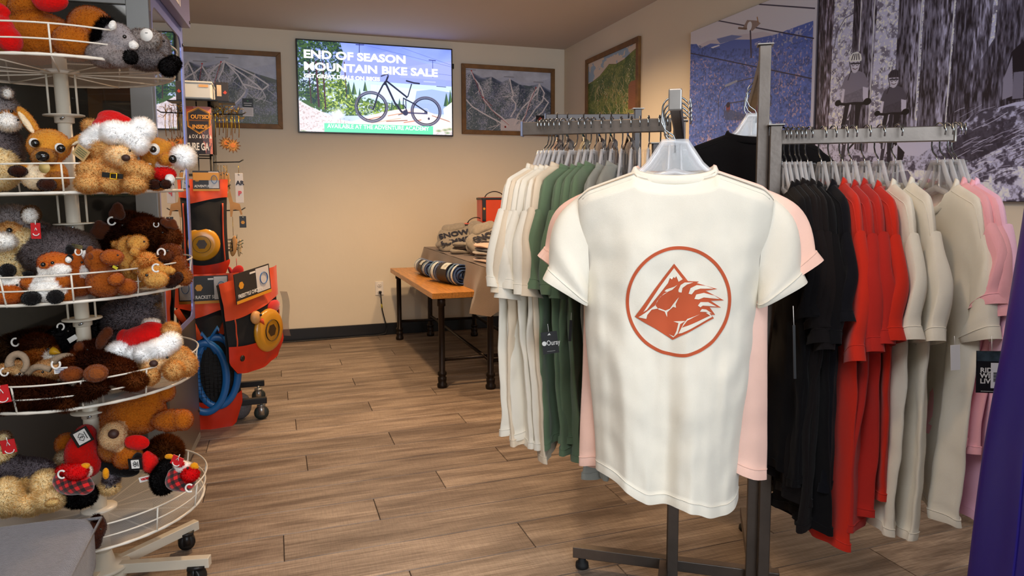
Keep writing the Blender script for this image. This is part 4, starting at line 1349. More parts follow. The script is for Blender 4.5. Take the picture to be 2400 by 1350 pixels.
obj('apron', MB().box((.355, .81, bz - .042), (.6, 1.45, .014)), pipe, bench, smooth=False)

tx0, tx1, ty0, ty1, tz = 1.165, 2.05, 3.84, 5.62, .735
table = thing('display_table', 'taller display table under a taupe cloth, stacked with folded sweatshirts and orange cooler bags', 'table', (tx0, ty0, 0))
obj('tabletop', MB().box(((tx1 - tx0) / 2, (ty1 - ty0) / 2, tz - .02), (tx1 - tx0, ty1 - ty0, .03)), amber, table, bevel=.002)
for x, y in ((.035, .045), (.035, 1.73), (.84, .045), (.84, 1.73)):
    pipe_leg(x, y, tz - .035, table)
for a, b in (((.035, .045, .17), (.84, .045, .17)), ((.035, .045, .17), (.035, 1.73, .17)), ((.84, .045, .17), (.84, 1.73, .17))):
    obj('rail', MB().tube([a, b], .011, 10), pipe, table)
taupe = mat('taupe_cloth', (112, 94, 80), .8, sheen=.3, var=(5, .06), bump=(160, .15))
def tablecloth():
    mb = MB()
    lx, ly = tx1 - tx0, ty1 - ty0
    def prof(u):          # perimeter point, counter clockwise from the front corner by the bench
        P = [(0, 0), (lx, 0), (lx, ly), (0, ly)]
        L = [lx, ly, lx, ly]
        d = u * sum(L)
        for k in range(4):
            if d <= L[k] or k == 3:
                a, b = Vector(P[k] + (0,)), Vector(P[(k + 1) % 4] + (0,))
                n = (b - a).normalized()
                cd_ = min(d, L[k] - d) / .22
                return a.lerp(b, d / L[k]), Vector((n.y, -n.x, 0)), max(0, 1 - cd_), k
            d -= L[k]
    NU, NV = 140, 12
    def fn(u, v):
        p, n, corner, k = prof(u)
        drop = (.17, .2, .2, .19)[k] + .10 * corner ** 1.3 * (1 if k in (0, 3) else .3)
        dr = drop * v
        out = .006 + .012 * math.sin(u * 70) * v + corner * .07 * v ** 1.2 + .02 * v + .02 * noise.noise(Vector((u * 14, v * 2, 3)))  * v
        c = Vector((lx / 2, ly / 2, 0))
        diag = (p - c).normalized() if corner > 0 else n
        q = p + n * out + diag * corner * .03 * v
        return (q.x, q.y, tz - dr)
    mb.grid(fn, NU, NV, cu=True)
    mb.grid(lambda u, v: (u * lx, v * ly, tz + .001 + .004 * noise.noise(Vector((u * 5, v * 9, 0)))), 20, 36)
    return mb
o = obj('tablecloth', tablecloth(), taupe, None, loc=(tx0, ty0, .002), label='taupe tablecloth draped over the taller display table, its corner hanging over the bench', cat='tablecloth')

# rolled blankets on the bench
def blanket_roll(label, x, y, rz, ln, r, seed):
    t = thing('rolled_blanket', label, 'blanket', (x, y, bz + r + .001), (0, 0, rz), 'rolled blankets on the bench')
    navy, ice, teal = mat('fleece_navy', (44, 76, 126), .95, sheen=.5, bump=(90, .4)), mat('fleece_ice', (196, 208, 210), .95, sheen=.5, bump=(90, .4)), mat('fleece_sky', (84, 128, 160), .95, sheen=.5, bump=(90, .4))
    mb = MB()
    def sp(u, v):                               # rolled sheet: spiral section seen at the near end
        a = u * 2 * PI * 3.1
        rr = r * (.22 + .78 * u) * (1 + .03 * math.sin(a * 2 + seed))
        return (rr * math.cos(a + 1.2), (v - .5) * ln + .012 * math.sin(a * 1.3 + seed) * (1 if v < .1 or v > .9 else .2), rr * math.sin(a + 1.2) * .96)
    mb.grid(sp, 90, 9)
    obj('fleece', mb, navy, t, solid=.006)
    bands = ((-.42, .06, ice), (-.30, .05, teal), (.33, .10, ice), (.22, .04, navy), (.44, .05, teal))
    for c, w, m in bands:
        obj('stripe', MB().lathe([(r * .985, -w / 2 * ln), (r * 1.03, -w / 2 * ln + .004), (r * 1.03, w / 2 * ln - .004), (r * .985, w / 2 * ln)][0:4], (0, c * ln, 0), 26, (0, 1, 0)) if False else MB().grid(lambda u, v, c=c, w=w: (r * 1.025 * math.cos(2 * PI * u), (c + (v - .5) * w) * ln, r * 1.0 * math.sin(2 * PI * u)), 28, 4, cu=True), m, t)
    obj('paper_band', MB().grid(lambda u, v: (r * 1.035 * math.cos(2 * PI * u), (-.03 + (v - .5) * .36) * ln, r * 1.01 * math.sin(2 * PI * u)), 28, 3, cu=True), mat('band_charcoal', (52, 46, 44), .5), t)
    obj('band_picture', MB().grid(lambda u, v: (r * 1.045 * math.cos(PI * (.55 + .3 * u)), (-.08 + (v - .5) * .2) * ln, r * 1.02 * math.sin(PI * (.55 + .3 * u))), 10, 3), mat('band_label', (206, 210, 206), .5, var=(26, .5)), t)
    return t
blanket_roll('rolled blue striped blanket near the middle of the bench', 1.04, 4.93, rad(2), .32, .056, 1)
blanket_roll('rolled blue striped blanket at the near end of the bench, spiral end showing', 1.085, 4.42, rad(16), .35, .068, 2)

# folded garments on the cloth
def rounded_slab(w, d, h, seed, p=3.2, nz=.012, lean=(0, 0)):
    mb = MB()
    def fn(u, v):
        th, ph = PI * v, 2 * PI * u
        def se(c, e):
            return math.copysign(abs(c) ** e, c)
        x = w / 2 * se(math.cos(ph), 2 / p) * se(math.sin(th), .45)
        y = d / 2 * se(math.sin(ph), 2 / p) * se(math.sin(th), .45)
        z = h / 2 * se(math.cos(th), .8)
        k = noise.noise(Vector((x * 9 + seed, y * 9, z * 14)))
        k2 = noise.noise(Vector((x * 26 + seed, y * 26, z * 30)))
        f = 1 + (k * nz + k2 * nz * .35) / max(w, d) * 3
        return (x * f + lean[0] * z, y * f + lean[1] * z, z + (k * nz + k2 * nz * .4) * (1 if z > -h * .3 else 0) + h / 2)
    mb.grid(fn, 40, 26, cu=True)
    return mb
heather = mat('heather_grey', (146, 138, 128), .95, sheen=.3, var=(60, .14), bump=(150, .25))
navy_ink = mat('navy_ink', (34, 36, 52), .8)
TZ = tz + .005
def sweatshirt(label, x, y, rz, w, d, h, tilt, seed):
    t = thing('folded_sweatshirt', label, 'sweatshirt', (x, y, TZ), (0, 0, rz), 'folded grey sweatshirts on the table')
    Rm = Euler((rad(38), rad(-tilt), 0)).to_matrix().to_4x4()
    lift = d / 2 * math.sin(rad(38)) + w / 2 * math.sin(rad(tilt)) * .55
    Rm.translation = (0, 0, lift - .01)
    def put(mb, off=(0, 0, 0)):
        mb.v = [tuple(Rm @ (Vector(v) + Vector(off))) for v in mb.v]
        mb.v = [(x, y, max(z, .001)) for x, y, z in mb.v]
        return mb
    obj('body', put(rounded_slab(w, d, h, seed), (0, 0, -h / 2)), heather, t)
    obj('sleeve', put(rounded_slab(w * .36, d * .95, h * .7, seed + 5), (w * .40, .01, h * .1)), heather, t)
    obj('hood', put(rounded_slab(w * .5, d * .35, h * .9, seed + 9), (-.02, d * .45, -h * .3)), heather, t)
    und = rounded_slab(w * .95, d * .9, lift * .9, seed + 13)
    und.v = [(x, y + d * .12, z) for x, y, z in und.v]
    obj('folded_back', und, heather, t)
    for word, y0, sz in (('SNOW', .0, .074), ('SUMMIT', -.08, .068)):
        text_mesh(word, sz, navy_ink, t, Rm @ frame_of((-w * .42, y0, h * .5 + .007), (1, 0, 0), (0, 1, 0)), bold=.003, depth=.0008)
    return t
sweatshirt('folded grey sweatshirt with navy lettering, at the back corner of the cloth', 1.34, 5.12, rad(-8), .36, .25, .075, 10, 3)
sweatshirt('folded grey sweatshirt with navy lettering, in front of the orange cooler bags', 1.47, 4.62, rad(12), .40, .27, .085, 16, 8)
t = thing('folded_scarf', 'small folded dark and pale knit between the two grey sweatshirts', 'knitwear', (1.27, 4.82, TZ))
for k in range(3):
    mb = rounded_slab(.15, .12, .03, 30 + k)
    mb.v = [(a + .01 * k, b, c + .024 * k) for a, b, c in mb.v]
    obj('fold', mb, (heather, mat('dark_knit', (50, 40, 40), .95), heather)[k], t)
tcols = [('pale pink', (214, 190, 178)), ('grey', (150, 146, 140)), ('pale grey', (188, 182, 176)), ('dusty blue', (120, 128, 140)), ('blush', (206, 176, 160))]
for k, (nm, c) in enumerate(tcols):
    mb = rounded_slab(.27, .30, .026, 50 + k, p=4.5, nz=.006)
    t = thing('folded_tshirt', '%s folded T-shirt, %s up in the low pile at the table corner' % (nm, ordn[k]), 'T-shirt', (1.335 + .008 * (k % 2), 4.13 - .006 * k, TZ + .0225 * k), (0, 0, rad(8 + 5 * (k % 3))), 'folded T-shirts in the pile at the table corner')
    obj('fabric', mb, cloth('fold_' + nm.replace(' ', '_'), c), t)
    if k == 4:
        obj('logo', MB().box((-.03, -.05, .0275), (.03, .022, .001)), mat('grey_ink', (110, 104, 100), .8), t, smooth=False)
for k, (nm, c, dx, dy) in enumerate((('black and white patterned', (58, 46, 44), 0, 0), ('charcoal and cream patterned', (78, 64, 60), .01, -.01))):
    mb = rounded_slab(.27, .28, .03, 70 + k, p=4, nz=.014)
    m_ = mat('print_fabric_%d' % k, c, .9)
    if k == 0:
        nt = m_.node_tree
        vn = nt.nodes.new('ShaderNodeTexNoise'); vn.inputs['Scale'].default_value = 16; vn.inputs['Detail'].default_value = 2
        tc = nt.nodes.new('ShaderNodeTexCoord'); nt.links.new(tc.outputs['Object'], vn.inputs[0])
        rp = nt.nodes.new('ShaderNodeValToRGB'); rp.color_ramp.interpolation = 'CONSTANT'
        rp.color_ramp.elements[0].color = lin((40, 32, 32)); rp.color_ramp.elements[1].color = lin((206, 198, 192)); rp.color_ramp.elements[1].position = .56
        nt.links.new(vn.outputs['Fac'], rp.inputs[0]); nt.links.new(rp.outputs[0], nt.nodes['Principled BSDF'].inputs['Base Color'])
        patt = m_
    t = thing('folded_tshirt', '%s folded T-shirt in the pile behind the corner pile' % nm, 'T-shirt', (1.42 + dx, 4.42 + dy, TZ + .026 * (1 - k) + .05), (0, 0, rad(6)), 'patterned folded T-shirts')
    obj('fabric', mb, patt, t)
for k in range(2):
    mb = rounded_slab(.27, .28, .026, 80 + k, p=4, nz=.008)
    t = thing('folded_tshirt', ('grey folded T-shirt under the patterned ones, lowest', 'pale folded T-shirt under the patterned ones')[k], 'T-shirt', (1.43, 4.42, TZ + .024 * k), (0, 0, rad(3)), 'plain folded T-shirts under the patterned ones')
    obj('fabric', mb, (grey_green, cream_dk)[k], t)
t = thing('folded_tshirt', 'red folded T-shirt on the patterned pile, beside the cream hanging shirts', 'T-shirt', (1.56, 4.46, TZ + .112), (0, 0, .2))
obj('fabric', rounded_slab(.16, .22, .028, 91, p=4), red_c, t)

# orange cooler bags
orange = mat('orange_nylon', (214, 66, 14), .55, var=(8, .12), bump=(40, .1), sheen=.2)
def cooler(label, x, y, z, w, d, h, rz):
    t = thing('cooler_bag', label, 'cooler bag', (x, y, z), (0, 0, rz), 'orange cooler bags on the table')
    obj('body', MB().box((0, 0, h / 2), (w, d, h)), orange, t, bevel=.012)
    tr = MB()
    obj('lid_trim', MB().box((0, 0, h - .012), (w + .006, d + .006, .018)), blk, t, bevel=.004)
    obj('corner_strap', MB().box((-w / 2 + .016, -d / 2 - .002, h / 2), (.03, .006, h - .02)), blk, t, bevel=.002)
    obj('label_card', MB().box((-w / 2 + .016, -d / 2 - .006, h * .38), (.026, .002, h * .5)), mat('card_dark', (46, 42, 40), .5), t, smooth=False)
    obj('label_emblem', MB().lathe([(.010, 0), (.010, .001)], (-w / 2 + .016, -d / 2 - .007, h * .55), 6, (0, -1, 0)), mat('emblem_amber', (222, 150, 40), .5), t, smooth=False)
    pts = [(-w * .32 + w * .64 * k / 12, 0, h + .045 * math.sin(PI * k / 12) ** .6) for k in range(13)]
    obj('handle', MB().tube(pts, .010, 8, flat=.4), blk, t)
    return t
cooler('upper orange cooler bag with black handle, standing on the lower bags', 1.68, 5.30, TZ + .205, .25, .2, .20, rad(-4))
cooler('lower orange cooler bag, peeking out behind the grey sweatshirts', 1.52, 5.28, TZ, .22, .2, .20, rad(-4))
cooler('second lower orange cooler bag, beside the cream hanging shirts', 1.78, 5.26, TZ, .25, .2, .20, rad(-4))

# ------------------------------------------------------------------ second rack further back, with brown flannel shirts
steel_dk = mat('grey_steel', (96, 92, 92), .45, .8)
r2 = thing('clothing_rack', 'second grey steel rack behind the T-shirts, brown flannel shirts on black hangers', 'clothing rack', (1.512, 2.70, 0), (0, 0, rad(-19)))
obj('post', MB().box((.0, 0, .765), (.03, .03, 1.52)), steel_dk, r2, bevel=.002)
obj('post_cap', MB().box((0, 0, 1.527), (.05, .05, .004)), steel_cap, r2, smooth=False)
obj('arm', MB().box((-.20, 0, 1.487), (.40, .02, .036)), steel_dk, r2, bevel=.002)
obj('arm_end_cap', MB().box((-.403, 0, 1.487), (.006, .026, .042)), MATS['blue_grey_cap'], r2, bevel=.001)
obj('post', MB().box((.04, -.20, .682), (.03, .03, 1.36)), steel_dk, r2, bevel=.002)
obj('post_cap', MB().box((.04, -.20, 1.364), (.05, .05, .004)), steel_cap, r2, smooth=False)
obj('brace', MB().bar((.05, -.2, 1.345), (.20, -.2, 1.24), .02, .036), steel_dk, r2, bevel=.002)
obj('base_bar', MB().box((.02, -.1, .05), (.03, .6, .034)), steel_dk, r2, bevel=.002)
obj('base_bar', MB().box((.0, .0, .05), (.6, .03, .034)), steel_dk, r2, bevel=.002)
for u, v in ((-.28, 0), (.28, 0), (.02, .18), (.02, -.38)):
    obj('foot', MB().lathe([(.012, .036), (.02, .02), (.02, 0)], (u, v, 0), 12), rubber, r2)
flan = mat('brown_flannel', (66, 46, 38), .95, sheen=.4, var=(14, .3))
flan2 = mat('rust_flannel', (104, 66, 36), .95, sheen=.4, var=(14, .4))
olive = mat('olive_flannel', (110, 100, 62), .95, sheen=.4, var=(14, .2))
R2M = Matrix.Rotation(rad(-19), 4, 'Z')
disc_col = [('blue', (92, 142, 196)), ('teal', (60, 132, 136)), ('teal', (66, 140, 150)), ('blue', (96, 140, 200)), ('teal', (70, 132, 150)), ('pale blue', (118, 142, 190))]
for k, (u, m_) in enumerate(((-.35, flan2), (-.305, flan), (-.235, olive), (-.165, flan), (-.115, flan), (-.04, flan))):
    P = Vector((1.512, 2.70, 1.507)) + R2M.to_3x3() @ Vector((u, 0, 0))
    rz = rad(-19 - 90 - 4)
    h = thing('coat_hanger', 'black hanger with %s size disc, %s from the rear rack\'s outer end' % (disc_col[k][0], ordn[k]), 'hanger', P, (0, 0, rz), 'black hangers on the rear rack')
    hk = MB()
    hk.tube([(.016 * math.cos(rad(a)), 0, -.014 + .018 * math.sin(rad(a))) for a in range(-20, 190, 21)] + [(-.012, 0, -.04), (0, 0, -.055), (0, 0, -.10)], .0022, 6)
    obj('hook', hk, blk, h)
    ar = MB().tube([(-.19, 0, -.165), (-.09, 0, -.125), (0, 0, -.098), (.09, 0, -.125), (.19, 0, -.165)], .007, 8)
    obj('arms', ar, blk, h)
    obj('size_disc', MB().ell((.012, -.004, -.068), (.026, .005, .030), n=14), mat('disc_' + disc_col[k][0].replace(' ', '_'), disc_col[k][1], .4), h)
    tee(('rust flannel shirt at the outer end of the rear rack', 'brown flannel shirt second from the outer end of the rear rack', 'olive flannel shirt on the rear rack', 'brown flannel shirt fourth from the outer end of the rear rack', 'brown flannel shirt fifth from the outer end of the rear rack', 'brown flannel shirt next to the rear rack post')[k], m_, P + Vector((0, 0, -.118)), rz, L=.72, hwb=.215, hem=.2, th=.024, fold=.008, seed=160 + k, sth=.022, group='flannel shirts on the rear rack', category='shirt')

# ------------------------------------------------------------------ grey upholstered ottoman
felt = mat('grey_upholstery', (104, 101, 108), .95, sheen=.4, var=(90, .16), bump=(420, .5))
ot = thing('ottoman', 'grey woven upholstered ottoman in front of the plush toy spinner', 'ottoman', (-.755, 1.46, 0))
def soft_box(w, d, h, r, z0):
    mb = MB()
    def fn(u, v):
        a = 2 * PI * u
        c, s = math.cos(a), math.sin(a)
        k = 12
        q = (abs(c) ** k + abs(s) ** k) ** (-1 / k)
        e = r * (1 - math.sin(PI * .5 * min(1, v / .25))) if v < .25 else (r * (1 - math.cos(PI * .5 * (v - .75) / .25)) if v > .75 else 0)
        zz = z0 + (r * (1 - math.cos(PI * .5 * v / .25)) if v < .25 else (h - r + r * math.sin(PI * .5 * (v - .75) / .25) if v > .75 else r + (h - 2 * r) * (v - .25) / .5))
        return ((w / 2 - e) * c * q, (d / 2 - e) * s * q, zz)
    mb.grid(fn, 64, 17, cu=True)
    n = len(mb.v)
    mb.add([(x, y, z) for x, y, z in mb.v[-64:]], [tuple(range(64))])
    mb.add([(x, y, z) for x, y, z in mb.v[:64]], [tuple(range(63, -1, -1))])
    return mb
obj('seat_cushion', soft_box(.70, .66, .12, .022, .30), felt, ot)
obj('base', soft_box(.69, .65, .285, .012, .02), felt, ot)
obj('piping', MB().tube([(.349 * x, .329 * y, .402) for x, y in [(-1, -1), (0, -1), (1, -1), (1, 0), (1, 1), (0, 1), (-1, 1), (-1, 0)]], .004, 6, closed=True), felt, ot)
for x in (-.3, .3):
    for y in (-.28, .28):
        obj('leg', MB().lathe([(.02, 0), (.022, .022)], (x, y, 0), 12), blk, ot)

# ------------------------------------------------------------------ dark blue nylon drape at the frame edge
nyl = mat('navy_nylon', (34, 21, 116), .46, spec=.4, coat=.05, bump=(14, .06))
dp = MB()
cxd, cyd = 1.362, .632
def drape(u, v):
    a = 2 * PI * u
    z = 1.22 * (1 - v) + .012 * v
    r = .247 + .055 * v
    r *= 1 + (.045 * math.sin(5 * a + 2.0 * v + 1) + .03 * math.sin(11 * a + 3 * v)) * smooth01(v * 1.6) + .035 * noise.noise(Vector((math.cos(a) * 2, math.sin(a) * 2, v * 4)))
    return (r * math.cos(a), r * math.sin(a), z)
dp.grid(drape, 120, 44, cu=True)
dt = thing('nylon_drape', 'glossy dark blue nylon cover standing beside the pink T-shirts', 'cover', (cxd, cyd, 0))
obj('fabric', dp, nyl, dt)
obj('top_knob', MB().lathe([(.243, 1.215), (.21, 1.24), (.13, 1.255), (.0, 1.262)], n=24), nyl, dt)
obj('seam', MB().tube([Vector(drape(.44, k / 30)) * 1.002 for k in range(31)], .0025, 6), nyl, dt)
# ------------------------------------------------------------------ grey metal display case with a mirror-bright glass side
case_m = mat('case_grey', (122, 122, 120), .38, .35)
case_b = mat('case_side_reflection', (126, 132, 190), .30, .35)  # blue-lavender stands in for the TV's reflection on the grey frame
case_lo = mat('case_lower_panel', (80, 75, 71), .28, .5)
dark_in = mat('case_interior', (52, 46, 42), .8)
screw_m = mat('screw_black', (20, 20, 22), .4)
CA = rad(-3)
case = thing('display_case', 'tall grey metal display case with glass front, behind the plush toy spinner', 'display case', (-.379, 2.676, 0), (0, 0, CA))
CW, CDp = 1.02, .655
def cbox(name, c, d, m, bev=.002):
    return obj(name, MB().box(c, d), m, case, bevel=bev, smooth=False)
cbox('front_post', (-.035, .02, 1.06), (.07, .04, 1.96), case_m)
cbox('front_post', (-CW + .035, .02, 1.06), (.07, .04, 1.96), case_m)
cbox('header_panel', (-CW / 2, .018, 1.95), (CW - .14, .036, .30), case_m)
cbox('lower_door', (-CW / 2, .018, .35), (CW - .14, .034, .52), case_lo)
cbox('top_panel', (-CW / 2, CDp / 2, 2.10), (CW, CDp, .03), case_m)
cbox('bottom_panel', (-CW / 2, CDp / 2, .085), (CW, CDp, .03), case_m)
cbox('back_panel', (-CW / 2, CDp - .01, 1.08), (CW, .012, 1.98), dark_in)
cbox('side_panel', (-CW + .008, CDp / 2, 1.08), (.012, CDp - .06, 1.98), dark_in)
# right side: frame with the TV's reflection put into its colour, rounded window
sw = MB()
def rrect(y0, y1, z0, z1, r, n=6):
    pts = []
    for cy_, cz_, a0 in ((y1 - r, z1 - r, 0), (y0 + r, z1 - r, 90), (y0 + r, z0 + r, 180), (y1 - r, z0 + r, 270)):
        for k in range(n + 1):
            a = rad(a0 + 90 * k / n)
            pts.append((cy_ + r * math.cos(a), cz_ + r * math.sin(a)))
    return pts
inn = rrect(.055, CDp - .05, .64, 1.82, .05)
def outr(q):
    cy_, cz_ = CDp / 2, 1.08
    y, z = q[0] - cy_, q[1] - 1.23
    k = min((CDp / 2 - .002) / abs(y) if abs(y) > 1e-6 else 1e9, 10)
    return (cy_ + math.copysign(CDp / 2 - .001, y) if abs(y) / .27 > abs(z) / .59 else q[0] + 0, (.62 if z < 0 else 2.09) if abs(z) / .59 >= abs(y) / .27 else q[1])
for x in (0.0, -.004):
    n = len(inn)
    out = [outr(q) for q in inn]
    vs = [(x, *q) for q in inn] + [(x, *q) for q in out]
    sw.add(vs, [(i, (i + 1) % n, n + (i + 1) % n, n + i) for i in range(n)])
n = len(inn)
sw.add([(0, *q) for q in inn] + [(-.004, *q) for q in inn], [(i, (i + 1) % n, n + (i + 1) % n, n + i) for i in range(n)])
corner = [(0, .62), (CDp, .62), (CDp, 2.09), (0, 2.09)]
for x in (0.0, -.004):
    for (cy_, cz_) in ((0.001, .62), (CDp - .001, .62), (CDp - .001, 2.09), (.001, 2.09)):
        near = sorted(range(n), key=lambda i: (out[i][0] - cy_) ** 2 + (out[i][1] - cz_) ** 2)
        ys = [i for i in range(n) if abs(out[i][0] - cy_) < 1e-6 and (out[i][1] - 1.3) * (cz_ - 1.3) > 0]
        zs = [i for i in range(n) if abs(out[i][1] - cz_) < 1e-6 and (out[i][0] - CDp / 2) * (cy_ - CDp / 2) > 0]
        a = max(ys, key=lambda i: abs(out[i][1] - 1.3)) if ys else near[0]
        b = max(zs, key=lambda i: abs(out[i][0] - CDp / 2)) if zs else near[0]
        sw.add([(x, *out[a]), (x, cy_, cz_), (x, *out[b])], [(0, 1, 2)])
obj('side_frame', sw, case_b, case, smooth=False)
m = bpy.data.materials.new('mirror_glass')
m.use_nodes = True
nt = m.node_tree
nt.nodes.remove(nt.nodes['Principled BSDF'])
gl = nt.nodes.new('ShaderNodeBsdfGlossy'); gl.inputs['Roughness'].default_value = .015; gl.inputs[0].default_value = (.9, .9, .93, 1)
tr = nt.nodes.new('ShaderNodeBsdfTransparent'); tr.inputs[0].default_value = (.72, .68, .64, 1)
mx = nt.nodes.new('ShaderNodeMixShader'); mx.inputs[0].default_value = .82
nt.links.new(tr.outputs[0], mx.inputs[1]); nt.links.new(gl.outputs[0], mx.inputs[2]); nt.links.new(mx.outputs[0], nt.nodes['Material Output'].inputs[0])
gp = MB().add([(-.003, .03, .63), (-.003, CDp - .03, .63), (-.003, CDp - .03, 1.84), (-.003, .03, 1.84)], [(0, 1, 2, 3)])
obj('side_glass', gp, m, case, smooth=False)
cbox('side_lower_panel', (-.008, CDp / 2, .36), (.016, CDp, .52), case_lo)
cbox('front_glass', (-CW / 2, .012, 1.21), (CW - .14, .006, 1.2), clear_mat('case_glass', (225, 220, 210), .9, .03, .015), 0)
for z in (.66, .15):
    cbox('lock', (.006, .02, z + .02), (.02, .03, .055), mat('lock_metal', (150, 150, 152), .35, .9), .003)
for y, z in ((.02, 1.86), (CDp - .02, 1.80), (.02, 1.2), (CDp - .02, 1.2), (CDp - .02, .7), (CDp - .02, .45), (CDp - .02, .2)):
    obj('screw', MB().lathe([(.007, 0), (.006, .003), (.0, .004)], (0.001, y, z), 10, (1, 0, 0)), screw_m, case)
for x, z in ((-.035, 1.92), (-.035, 1.865), (-.10, 1.96)):
    obj('screw', MB().lathe([(.007, 0), (.006, .003), (.0, .004)], (x, 0, z), 10, (0, -1, 0)), screw_m, case)
sign = cbox('sign_box', (.018, .33, 2.00), (.036, .60, .26), mat('sign_reflection_tint', (118, 114, 150), .4, .3), .003)  # lavender colour includes the bluish reflection on the sign box
for y, z in ((.05, 1.89), (.61, 1.89), (.05, 2.11), (.61, 2.11)):
    obj('screw', MB().lathe([(.007, 0), (.006, .003), (.0, .004)], (.036, y, z), 10, (1, 0, 0)), screw_m, case)
pale = mat('logo_pale', (214, 208, 210), .5)
text_mesh('OAKLEY', .068, pale, case, frame_of((.0368, .10, 1.905), (0, 1, 0), (0, 0, 1)), 'logo_lettering', .004, 1.25)
el = MB().tube([(.0365, .33 + .15 * math.cos(2 * PI * k / 32), 2.06 + .062 * math.sin(2 * PI * k / 32)) for k in range(32)], .012, 6, closed=True, flat=.15)
obj('logo_ring', el, pale, case)
shelf_g = clear_mat('shelf_glass', (190, 225, 210), .85, .03, .05)
for z in (.86, 1.16, 1.60):
    cbox('shelf', (-CW / 2, .33, z), (CW - .05, .56, .008), shelf_g, 0)
    cbox('shelf_edge', (-CW / 2, .048, z), (CW - .16, .004, .008), mat('green_glass_edge', (60, 110, 96), .3), 0)
def caster(name, par, x, y, r=.03, w=.022, rz=0.0, fork=None, wheel=None, ztop=.075):
    c = obj(name, MB().lathe([(r * .45, -w / 2), (r * .96, -w / 2), (r, -w * .35), (r, w * .35), (r * .96, w / 2), (r * .45, w / 2)], (x, y, r), 18, (math.cos(rz), math.sin(rz), 0)), wheel or blk, par)
    dx, dy = math.cos(rz), math.sin(rz)
    fk = MB()
    for s in (1, -1):
        fk.bar((x + s * dx * w * .7, y + s * dy * w * .7, r * .7), (x + s * dx * w * .6, y + s * dy * w * .6, r * 2.1), .003, r * .8, up=(-dy, dx, 0))
    fk.box((x, y, r * 2.15), (w * 1.6, w * 1.6, .006))
    fk.lathe([(.006, r * 2.15), (.006, ztop)], (x, y, 0), 8)
    obj('fork', fk, fork or chrome, c)
    return c
for x, y in ((-.06, .06), (-.06, CDp - .05), (-CW + .06, .06), (-CW + .06, CDp - .05)):
    caster('caster', case, x, y, .028, ztop=.08)
case_M = Matrix.Translation((-.379, 2.676, 0)) @ Matrix.Rotation(CA, 4, 'Z')
def in_case(x, y, z):
    return case_M @ Vector((x, y, z))
# goods inside the case
felt_dk = mat('dark_felt', (40, 32, 30), .9, sheen=.3)
for k, (x, z, c, lab) in enumerate(((-.50, 1.164, (44, 32, 28), 'dark brown cap on the middle glass shelf, behind the fawn plush'), (-.24, 1.164, (30, 26, 26), 'black cap on the middle glass shelf, behind the bear in the Santa hat'), (-.62, .864, (72, 46, 30), 'brown cap on the low glass shelf behind the big wolf plush'), (-.34, .864, (34, 30, 30), 'black cap on the low glass shelf behind the spinner pole'))):
    p = in_case(x, .2, z)
    t = thing('cap', lab, 'cap', p, (0, 0, .3 * k), 'caps in the display case')
    cm_ = mat('cap_%d' % k, c, .9)
    obj('crown', MB().grid(lambda u, v: (.085 * math.cos(2 * PI * u) * math.cos(v * 1.5) ** .6, .095 * math.sin(2 * PI * u) * math.cos(v * 1.5) ** .6, .10 * math.sin(v * 1.5)), 20, 8, cu=True), cm_, t)
    obj('brim', MB().grid(lambda u, v: ((.08 + .005 * v) * math.cos(PI * u + PI), (.085 + .07 * v * math.sin(PI * u)) * math.sin(PI * u + PI) - .004, .006 - .02 * v * abs(math.cos(PI * u))), 14, 5), cm_, t, solid=.003)
    obj('button', MB().ell((0, 0, .101), (.006, .006, .004)), cm_, t)
for k, (x, y, z, d, lab) in enumerate(((-.40, .22, .864, (.14, .12, .09), 'black sunglasses box on the low glass shelf'), (-.82, .2, 1.164, (.12, .12, .10), 'black sunglasses box on the middle shelf by the wolf plush'))):
    t = thing('sunglasses_box', lab, 'box', in_case(x, y, z), (0, 0, CA), 'boxes in the display case')
    obj('body', MB().box((0, 0, d[2] / 2), d), felt_dk, t, bevel=.003)
    obj('lid', MB().box((0, 0, d[2] - .012), (d[0] + .004, d[1] + .004, .026)), blk, t, bevel=.003)
t = thing('goggle_tube', 'white ribbed tube standing on the low shelf near the case corner', 'tube', in_case(-.155, .2, .864))
obj('body', MB().lathe([(.034, 0), (.036, .01), (.036, .12), (.03, .13)], n=20), mat('tube_white', (206, 204, 206), .4), t)
for dx in (-.012, .0, .012):
    obj('stripe', MB().tube([(dx, -.0365 + abs(dx) * .12, .01), (dx, -.0365 + abs(dx) * .12, .12)], .0022, 6), felt_dk, t)
obj('cap', MB().lathe([(.037, .115), (.037, .135), (.03, .14)], n=20), felt_dk, t)
t = thing('reflection_stand_in', 'added amber framed picture behind the case glass, standing in for a reflection', 'picture', in_case(-.20, .42, 1.164), (0, 0, CA))  # added object in place of the amber reflection in the case glass
for dx, w_ in ((-.085, .05), (.085, .05)):
    obj('stile', MB().box((dx, 0, .205), (w_, .018, .41)), mat('amber_reflection', (190, 126, 30), .5, var=(8, .2)), t, bevel=.002)
for dz in (.03, .39):
    obj('rail', MB().box((0, 0, dz), (.12, .018, .05)), MATS['amber_reflection'], t, bevel=.002)
obj('picture', MB().box((0, .004, .21), (.124, .006, .32)), mat('reflected_picture', (120, 112, 108), .5, var=(14, .5)), t, smooth=False)

_before = set(bpy.data.objects)
